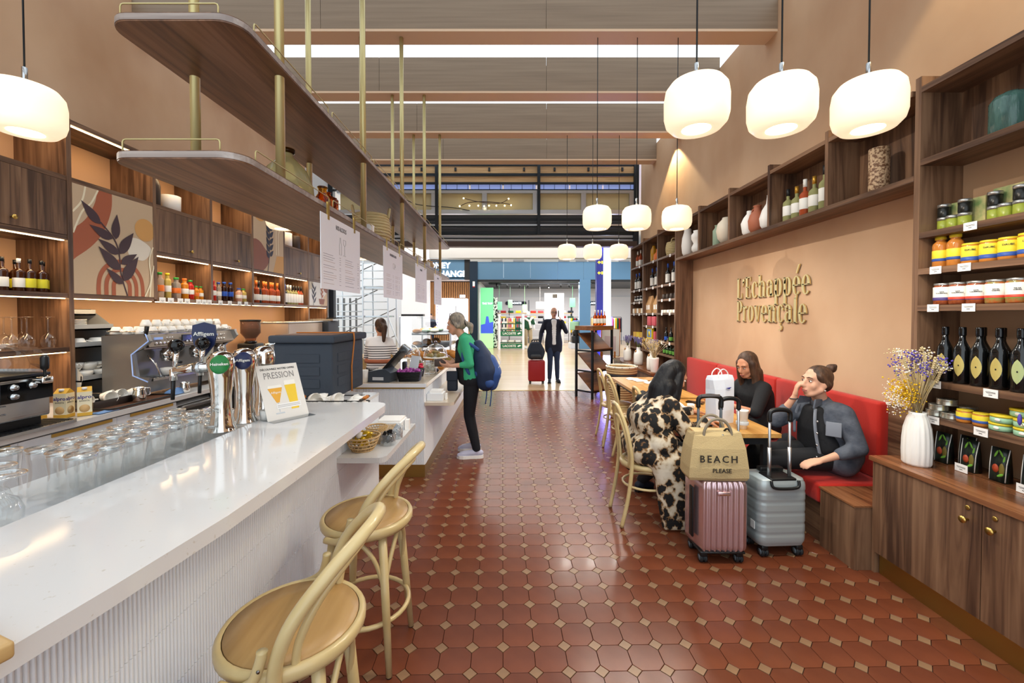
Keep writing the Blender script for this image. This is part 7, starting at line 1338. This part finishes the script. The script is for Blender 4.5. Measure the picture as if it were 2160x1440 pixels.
# ---- 1 customer with backpack
X0, Y0 = -.43, 4.58
def hair1(t, M, h, B, k):
    e = M.to_euler(); shell_hair('hair', [ell(h(0, -.022, .045), (.08, .093, .087), e), ell(h(0, -.06, .0), (.068, .06, .075), e), cap(h(0, -.115, -.01), .026, h(0, -.155, -.05), .036), cap(h(0, -.155, -.05), .036, h(0, -.15, -.12), .02), cap(h(-.06, .02, .03), .022, h(-.066, -.03, -.03), .025), cap(h(.06, .02, .03), .022, h(.066, -.03, -.03), .025)], 'hair_grey', t, B)
    MB().tube([tuple(V(*h(.034*math.cos(a), -.112, -.008+.034*math.sin(a)))-B) for a in [2*PI*i/12 for i in range(12)]], .006, 6, True).obj('hair_tie', 'black', t)
    MB().tube(smoothpath([tuple(V(*h(-.082, -.0, -.01))-B), tuple(V(*h(-.08, .03, .08))-B), tuple(V(*h(0, .035, .13))-B), tuple(V(*h(.08, .03, .08))-B), tuple(V(*h(.082, 0, -.01))-B)], 4), .0045, 6).obj('glasses', 'umber', t)
J = dict(head=((-.605, 4.585, 1.452), (-1, .12, -.22)), neck=(-.545, 4.585, 1.335), shL=(-.495, 4.44, 1.285), shR=(-.495, 4.73, 1.285), hip=(-.425, 4.585, .86), elL=(-.43, 4.385, 1.035), elR=(-.42, 4.80, 1.04), wrL=(-.635, 4.42, 1.015), wrR=(-.62, 4.70, 1.02),
         knL=(-.455, 4.53, .46), knR=(-.47, 4.70, .46), anL=(-.375, 4.53, .09), anR=(-.42, 4.77, .09), toeL=(-.565, 4.51, .04), toeR=(-.585, 4.755, .04))
t, M, h, B = person('standing customer with grey ponytail, green cardigan and navy backpack', (X0, Y0, 0), J, 'skin_pale', 'hair_grey', 'cardigan', 'dark_jeans', 'lilac', .98, hairfn=hair1, sleeve=.45, handL=((-1, .1, .02), (0, .5, .6), -1, .5), handR=((-1, -.3, 0), (0, -.5, .6), 1, .5), brow='hair_grey')
blob('vest', stack([((-.555, 4.585, 1.25), .07, .045), ((-.548, 4.585, 1.05), .085, .06), ((-.50, 4.585, .87), .08, .075)], YS), 'black_cloth', t, .01, 4, B)
bp = thing('backpack', 'navy and blue hiking backpack worn by the customer', 'backpack', (-.24, 4.58, .80)); blob('pack_body', stack([((-.36, 4.58, 1.22), .06, .06), ((-.315, 4.58, 1.08), .09, .105), ((-.275, 4.58, .95), .105, .125), ((-.27, 4.58, .84), .10, .105)], YS), 'backpack_dark', bp, .011, 5, V(-.24, 4.58, .80)); blob('front_pocket', stack([((-.235, 4.58, 1.05), .08, .07), ((-.195, 4.58, .92), .09, .09), ((-.21, 4.58, .81), .09, .07)], YS), 'backpack', bp, .011, 4, V(-.24, 4.58, .80)); blob('side_pocket', [cap((-.34, 4.43, .94), .05, (-.23, 4.42, .83), .055)], 'backpack', bp, .01, 4, V(-.24, 4.58, .80))
MB().tube(smoothpath([(-.1, -.16, .38), (-.22, -.175, .45), (-.27, -.165, .3), (-.2, -.165, .12)], 4), .018, 8, flat=.5).obj('strap', 'backpack', bp); MB().tube([(.09, -.1, .33), (.13, -.09, .24), (.1, -.11, .18), (.135, -.1, .1), (.11, -.1, .05)], .004, 5).obj('bungee_cord', 'paper', bp)
for s in (0, .05): MB().tube(smoothpath([(-.03+s, -.1, .02), (-.02+s, -.11, -.08), (-.035+s, -.11, -.2-.5*s)], 4), .006, 5).obj('strap_end', 'backpack', bp)
cb_ = thing('crossbody_bag', 'small navy crossbody bag hanging in front of the customer', 'bag', (-.625, 4.46, .745)); MB().rbox(-.055, .055, -.035, .035, 0, .21, .018).obj('bag_body', 'navy', cb_); MB().rbox(-.058, .058, -.04, -.03, .11, .215, .01).obj('flap', 'navy', cb_); MB().tube(smoothpath([(.05, 0, .2), (.08, .01, .4), (.12, .0, .58)], 4), .007, 6).obj('strap', 'navy', cb_)
tag(MB().rbox(-.06, .06, -.012, .012, -.03, .05, .005).obj('wallet', 'umber', None, (-.755, 4.45, 1.035), .1), 'dark wallet held by the customer', 'wallet')
# ---- 2 barista seen from behind
def stripes():
    m = bpy.data.materials.new('striped'); m.use_nodes = True; nt = m.node_tree; b = nt.nodes['Principled BSDF']; L = nt.links.new; b.inputs['Roughness'].default_value = .8
    tc = nt.nodes.new('ShaderNodeTexCoord'); sp = nt.nodes.new('ShaderNodeSeparateXYZ'); L(tc.outputs['Object'], sp.inputs[0]); w1 = nt.nodes.new('ShaderNodeMath'); w1.operation = 'MODULO'; w1.inputs[1].default_value = .032; L(sp.outputs['Z'], w1.inputs[0])
    c1 = nt.nodes.new('ShaderNodeMath'); c1.operation = 'LESS_THAN'; c1.inputs[1].default_value = .011; L(w1.outputs[0], c1.inputs[0]); c2_ = nt.nodes.new('ShaderNodeMath'); c2_.operation = 'LESS_THAN'; c2_.inputs[1].default_value = 1.13; L(sp.outputs['Z'], c2_.inputs[0])
    mu = nt.nodes.new('ShaderNodeMath'); mu.operation = 'MULTIPLY'; L(c1.outputs[0], mu.inputs[0]); L(c2_.outputs[0], mu.inputs[1]); mx = nt.nodes.new('ShaderNodeMix'); mx.data_type = 'RGBA'; mx.inputs[6].default_value = hx('#efeef0'); mx.inputs[7].default_value = hx('#1c1d2c'); L(mu.outputs[0], mx.inputs[0]); L(mx.outputs[2], b.inputs['Base Color']); MATS['striped'] = m
stripes()
def hair2(t, M, h, B, k):
    e = M.to_euler(); shell_hair('hair', [ell(h(0, -.02, .04), (.08, .096, .09), e), ell(h(0, -.06, -.02), (.066, .05, .06), e), cap(h(0, -.11, .03), .03, h(.03, -.15, -.02), .045), cap(h(.03, -.15, -.02), .045, h(.02, -.13, -.2), .022)], 'hair_brown', t, B)
J = dict(head=((-1.80, 5.78, 1.385), (-.45, 1, -.15)), neck=(-1.80, 5.76, 1.26), shL=(-1.935, 5.73, 1.20), shR=(-1.67, 5.76, 1.20), hip=(-1.81, 5.74, .82), elL=(-2.02, 5.84, .95), elR=(-1.58, 5.80, .97), wrL=(-1.92, 6.02, .95), wrR=(-1.66, 5.98, .93), knL=(-1.9, 5.76, .44), knR=(-1.72, 5.76, .44), anL=(-1.9, 5.74, .09), anR=(-1.72, 5.74, .09), toeL=(-1.92, 5.92, .04), toeR=(-1.72, 5.92, .04))
t, M, h, B = person('barista in a striped white shirt and brown apron seen from behind', (-1.81, 5.76, 0), J, 'skin', 'hair_brown', 'striped', 'black_cloth', 'black', .92, hairfn=hair2, sleeve=.9, handL=((.3, 1, 0), (0, 0, -1), 1, .5), handR=((-.3, 1, 0), (0, 0, -1), -1, .5))
MB().tube([tuple(V(-1.81+.19*math.cos(a), 5.74+.125*math.sin(a), .93)-B) for a in [2*PI*i/24 for i in range(24)]], .03, 6, True, flat=.35).obj('apron_belt', 'terracotta_vase', t)
# ---- 3 man with phone
def hair3(t, M, h, B, k):
    e = M.to_euler(); shell_hair('hair', [cap(h(-.068, -.02, .0), .016, h(-.05, -.07, .01), .02), cap(h(.068, -.02, .0), .016, h(.05, -.07, .01), .02), cap(h(-.04, -.085, .01), .02, h(.04, -.085, .01), .02)], 'hair_grey', t, B)
    for s in (-1, 1): MB().tube([tuple(V(*h(s*.031+.022*math.cos(a), .094, .006+.017*math.sin(a)))-B) for a in [2*PI*i/12 for i in range(12)]], .0028, 5, True).tube([tuple(V(*h(s*.05, .09, .01))-B), tuple(V(*h(s*.075, .0, .01))-B)], .0025, 5).obj('glasses', 'black', t)
J = dict(head=((.99, 9.66, 1.615), (-.05, -1, -.1)), neck=(.985, 9.68, 1.475), shL=(1.165, 9.69, 1.40), shR=(.80, 9.69, 1.40), hip=(.985, 9.69, .93), elL=(1.265, 9.60, 1.17), elR=(.70, 9.72, 1.15), wrL=(1.14, 9.53, 1.42), wrR=(.665, 9.6, .93), knL=(1.06, 9.66, .50), knR=(.90, 9.62, .50), anL=(1.075, 9.70, .09), anR=(.89, 9.66, .09), toeL=(1.11, 9.53, .04), toeR=(.87, 9.49, .04))
t, M, h, B = person('balding man in navy blazer phoning beside a red suitcase', (.985, 9.69, 0), J, 'skin_pale', 'hair_grey', 'blazer', 'jeans', 'navy', 1.0, vox=.011, hairfn=hair3, top_inf=1.1, sleeve=1, handL=((-.25, .1, 1), (-1, .3, 0), 1, .8), handR=((0, -.2, -1), (1, 0, 0), -1, 1.2), jacket_drop=[((.985, 9.69, .84), .10, .105), ((.985, 9.69, .76), .10, .10)], top_name='blazer', leg_name='jeans')
blob('shirt', stack([((.985, 9.615, 1.42), .02, .045), ((.985, 9.60, 1.25), .02, .04), ((.985, 9.585, 1.0), .012, .032), ((.985, 9.59, .9), .02, .03)], XS_), 'shirt_white', t, .012, 3, B)
tag(MB().rbox(-.012, .012, -.035, .035, -.075, .075, .005).obj('phone', 'black_gloss', None, (1.085, 9.58, 1.585)), 'phone held to the ear by the man in the blazer', 'phone')
rs = thing('suitcase', 'dark red cabin suitcase standing beside the man in the blazer', 'suitcase', (.58, 9.55, 0)); MB().rbox(-.19, .19, -.12, .12, .05, .53, .04).obj('shell', 'red', rs); wheels(rs, .38, .24, r=.024); trolley(rs, .2, .09, .52, .98, 'steel_dark')
bk_ = thing('backpack', 'dark grey backpack resting on the red suitcase', 'backpack', (.56, 9.52, .535)); blob('pack_body', stack([((.56, 9.5, .63), .1, .085), ((.56, 9.51, .75), .1, .095), ((.56, 9.51, .88), .07, .07)], XS_), 'navy', bk_, .014, 4, V(.56, 9.52, .535)); blob('front_pocket', [cap((.49, 9.41, .63), .05, (.63, 9.41, .63), .05)], 'charcoal', bk_, .014, 3, V(.56, 9.52, .535)); MB().tube(smoothpath([(-.04, 0, .4), (0, 0, .46), (.04, 0, .4)], 4), .012, 6).tube(smoothpath([(.1, 0, .36), (.2, 0, .2), (.14, -.02, .0)], 4), .014, 6).obj('strap', 'charcoal', bk_)
# ---- 4 woman in the leopard coat
def longhair(c_dirs, m):
    def f(t, M, h, B, k):
        e = M.to_euler(); shell_hair('hair', [ell(h(0, -.032, .046), (.085, .094, .09), e)]+[cap(h(*a), ra, h(*b), rb) for a, ra, b, rb in c_dirs], m, t, B, .0085, 3)
    return f
hr4 = longhair([((0, -.07, .02), .08, (0, -.10, -.14), .08), ((0, -.10, -.14), .08, (0, -.085, -.33), .05), ((-.06, -.02, .02), .04, (-.075, .0, -.16), .045), ((-.075, 0, -.16), .045, (-.095, .02, -.33), .032), ((.06, -.02, .02), .04, (.08, -.01, -.16), .05), ((.08, -.01, -.16), .05, (.085, .0, -.33), .035), ((-.05, -.07, -.1), .066, (-.06, -.06, -.33), .045), ((.05, -.07, -.1), .066, (.06, -.06, -.33), .045)], 'hair_black')
J = dict(head=((1.29, 3.29, 1.06), (.9, .3, -.45)), neck=(1.215, 3.265, .935), shL=(1.165, 3.425, .875), shR=(1.175, 3.08, .875), hip=(1.02, 3.215, .545), elL=(1.33, 3.48, .70), elR=(1.30, 3.0, .665), wrL=(1.46, 3.38, .775), wrR=(1.43, 3.07, .775), knL=(1.40, 3.31, .52), knR=(1.40, 3.12, .52), anL=(1.16, 3.68, .09), anR=(1.42, 3.10, .09), toeL=(1.26, 3.72, .04), toeR=(1.55, 3.10, .04))
J['knL'] = (1.38, 3.40, .50)
t, M, h, B = person('woman with long black hair in a leopard print coat, back to the camera', (1.1, 3.2, 0), J, 'skin', 'hair_black', 'leopard', 'dark_jeans', 'navy', .98, hairfn=hr4, top_inf=1.28, sleeve=.9, handL=((1, -.1, -.1), (0, 0, -1), 1, .4), handR=((1, .3, -.1), (0, 0, -1), -1, .4), top_name='leopard_coat', leg_name='jeans',
    extra_top=[cap((.99, 3.1, .55), .12, (.99, 3.33, .55), .12), cap((1.05, 3.06, .52), .10, (1.33, 3.04, .50), .085), cap((1.05, 3.34, .52), .1, (1.3, 3.36, .5), .08)]+stack([((1.14, 3.02, .50), .06, .085), ((1.17, 3.0, .36), .07, .06), ((1.195, 2.985, .2), .095, .045), ((1.215, 2.98, .04), .10, .032)], XS_)+[cap((1.06, 3.1, .75), .13, (1.04, 3.32, .75), .12), cap((1.1, 3.06, .62), .12, (1.08, 3.36, .62), .11)])
# ---- 5 woman in black
hr5 = longhair([((0, -.05, .03), .078, (0, -.075, -.08), .07), ((-.062, .0, .03), .036, (-.072, .005, -.12), .035), ((-.072, .005, -.12), .035, (-.075, .06, -.28), .032), ((-.075, .06, -.28), .032, (-.06, .085, -.40), .02), ((.062, .0, .03), .036, (.072, .005, -.12), .036), ((.072, .005, -.12), .036, (.072, -.01, -.25), .032), ((0, -.07, -.08), .065, (0, -.08, -.24), .06), ((-.045, -.06, -.08), .055, (-.05, -.05, -.25), .04), ((.045, -.06, -.08), .055, (.05, -.05, -.27), .04)], 'hair_brown')
J = dict(head=((2.205, 3.915, 1.075), (-.9, -.42, -.30)), neck=(2.27, 3.94, .955), shL=(2.295, 3.785, .885), shR=(2.265, 4.09, .885), hip=(2.375, 3.95, .515), elL=(2.13, 3.63, .70), elR=(2.08, 4.12, .71), wrL=(1.90, 3.72, .765), wrR=(1.88, 3.98, .765), knL=(1.97, 3.86, .52), knR=(1.97, 4.05, .52), anL=(2.0, 3.86, .09), anR=(2.0, 4.05, .09), toeL=(1.86, 3.85, .04), toeR=(1.86, 4.05, .04))
t, M, h, B = person('woman with long dark hair in a black top on the red bench', (2.3, 3.94, 0), J, 'skin', 'hair_brown', 'black_cloth', 'black_cloth', 'black', .94, hairfn=hr5, top_inf=1.16, sleeve=.12, lid=True, handL=((-1, .2, -.05), (0, 0, -1), -1, .45), handR=((-1, -.2, -.05), (0, 0, -1), 1, .45), top_name='black_top', brow='hair_black')
# ---- 6 woman in denim jacket
def hair6(t, M, h, B, k):
    e = M.to_euler(); shell_hair('hair', [ell(h(0, -.022, .042), (.08, .096, .087), e), ell(h(0, -.06, .0), (.066, .055, .07), e), cap(h(-.06, .025, .045), .02, h(-.066, -.03, -.01), .024), cap(h(.06, .025, .045), .02, h(.066, -.03, -.01), .024)], 'hair_brown', t, B); shell_hair('hair_bun', [ell(h(0, -.11, .11), (.036, .036, .034), e), ell(h(.015, -.125, .125), (.022, .022, .02), e), ell(h(-.016, -.12, .13), (.02, .02, .018), e)], 'hair_brown', t, B)
    MB().ell(tuple(V(*h(-.078, -.005, -.05))-B), .008, 8, 6).ell(tuple(V(*h(.078, -.005, -.05))-B), .008, 8, 6).obj('earring', 'chrome', t)
J = dict(head=((2.235, 3.06, 1.06), (-1, -.12, .10)), neck=(2.285, 3.085, .925), shL=(2.335, 2.93, .855), shR=(2.29, 3.24, .855), hip=(2.37, 3.09, .515), elL=(2.36, 2.825, .645), elR=(2.045, 3.22, .735), wrL=(2.115, 2.83, .565), wrR=(2.115, 3.11, .945), knL=(1.86, 3.0, .515), knR=(1.86, 3.17, .515), anL=(1.96, 3.0, .09), anR=(1.93, 3.2, .09), toeL=(1.82, 2.99, .04), toeR=(1.79, 3.2, .04))
t, M, h, B = person('woman with a hair bun in a grey denim jacket, hand at her mouth', (2.25, 3.05, 0), J, 'skin_pale', 'hair_brown', 'denim', 'black_cloth', 'black', 1.0, hairfn=hair6, top_inf=1.2, sleeve=.5, handL=((-1, .0, -.2), (0, .3, -1), -1, .35), handR=((.05, -.15, 1), (.9, -.4, 0), 1, .7), top_name='denim_jacket', brow='hair_black', wid=1.0, jacket_drop=[((2.36, 3.08, .56), .11, .12), ((2.33, 3.05, .50), .12, .085)])
blob('inner_top', stack([((2.235, 3.075, .84), .045, .05), ((2.245, 3.075, .72), .07, .075), ((2.27, 3.075, .60), .09, .085)], YS), 'black_cloth', t, .011, 3, B)
mat('denim_light', '#7d828c', .85)
MB().prism([(0, 0), (.10, .02), (.115, .055), (.02, .06)], -.006, .006, 0, 'XZ').obj('collar', 'denim', t, tuple(V(2.165, 2.985, .885)-B), .5); MB().prism([(0, 0), (.10, .02), (.115, .055), (.02, .06)], -.006, .006, 0, 'XZ').obj('collar', 'denim', t, tuple(V(2.165, 3.165, .885)-B), -.5)
MB().tube(smoothpath([tuple(V(2.185, 2.995, .88)-B), tuple(V(2.165, 2.97, .78)-B), tuple(V(2.17, 2.955, .66)-B), tuple(V(2.2, 2.95, .52)-B)], 5), .012, 8, flat=.6).obj('placket', 'denim_light', t)
MB().tube(smoothpath([tuple(V(2.185, 3.16, .88)-B), tuple(V(2.165, 3.18, .78)-B), tuple(V(2.17, 3.19, .66)-B)], 5), .012, 8, flat=.6).obj('placket', 'denim_light', t)
b_ = MB().rbox(-.045, .045, -.006, .006, -.05, .05, .005).obj('chest_pocket', 'denim_light', t, tuple(V(2.245, 2.90, .755)-B)); b_.rotation_euler = (-.15, 0, -.75)
for k, z in enumerate((.80, .72, .64, .56)): MB().ell(tuple(V(2.165-.01*k, 2.945-.012*k, z)-B), (.006, .008, .008), 8, 6).obj('button', 'chrome', t)
MB().tube([tuple(V(2.11+.026*math.cos(a), 3.115+.024*math.sin(a), .93)-B) for a in [2*PI*i/14 for i in range(14)]], .004, 5, True).obj('bracelet', 'charcoal', t)
blob('bag_heap', [cap((2.25, 3.35, .46), .06, (2.3, 3.5, .46), .065), cap((2.28, 3.4, .52), .05, (2.3, 3.48, .53), .04)], 'dark_jeans', thing('handbag', 'dark bag lying on the bench between the two seated women', 'bag', (2.27, 3.42, .40)), .012, 4, V(2.27, 3.42, .40))
jk = thing('black_jacket', 'black jacket draped between the leopard coat and the far table', 'jacket', (1.20, 3.85, 0)); blob('jacket_body', [cap((1.18, 3.78, .79), .05, (1.27, 4.02, .78), .05), cap((1.13, 3.74, .58), .05, (1.2, 4.0, .58), .055), cap((1.08, 3.72, .33), .05, (1.13, 3.98, .33), .05), cap((1.06, 3.72, .2), .035, (1.1, 3.95, .2), .04), cap((1.26, 3.8, .72), .045, (1.32, 3.98, .6), .04)], 'black_cloth', jk, .012, 5, V(1.20, 3.85, 0))
dup(ch, (1.40, 3.90, 0), .02, 'bentwood cafe chair under the draped black jacket')
# ---- 7 clerk far away
J = dict(head=((-3.9, 20.3, 1.5), (0, -1, 0)), neck=(-3.9, 20.3, 1.37), shL=(-3.72, 20.3, 1.3), shR=(-4.08, 20.3, 1.3), hip=(-3.9, 20.3, .85), elL=(-3.62, 20.2, 1.08), elR=(-4.18, 20.2, 1.08), wrL=(-3.75, 20.05, 1.05), wrR=(-4.05, 20.05, 1.05), knL=(-3.8, 20.3, .45), knR=(-4.0, 20.3, .45), anL=(-3.8, 20.3, .09), anR=(-4.0, 20.3, .09), toeL=(-3.8, 20.15, .04), toeR=(-4.0, 20.15, .04))
person('person in a dark suit far behind the glass display case', (-3.9, 20.3, 0), J, 'skin_pale', 'hair_black', 'blazer', 'blazer', 'black', .98, vox=.02, hairfn=lambda t, M, h, B, k: shell_hair('hair', [ell(h(0, -.02, .05), (.078, .09, .08), M.to_euler())], 'hair_black', t, B, .02), top_inf=1.1)
bpy.data.scenes.remove(TMP)
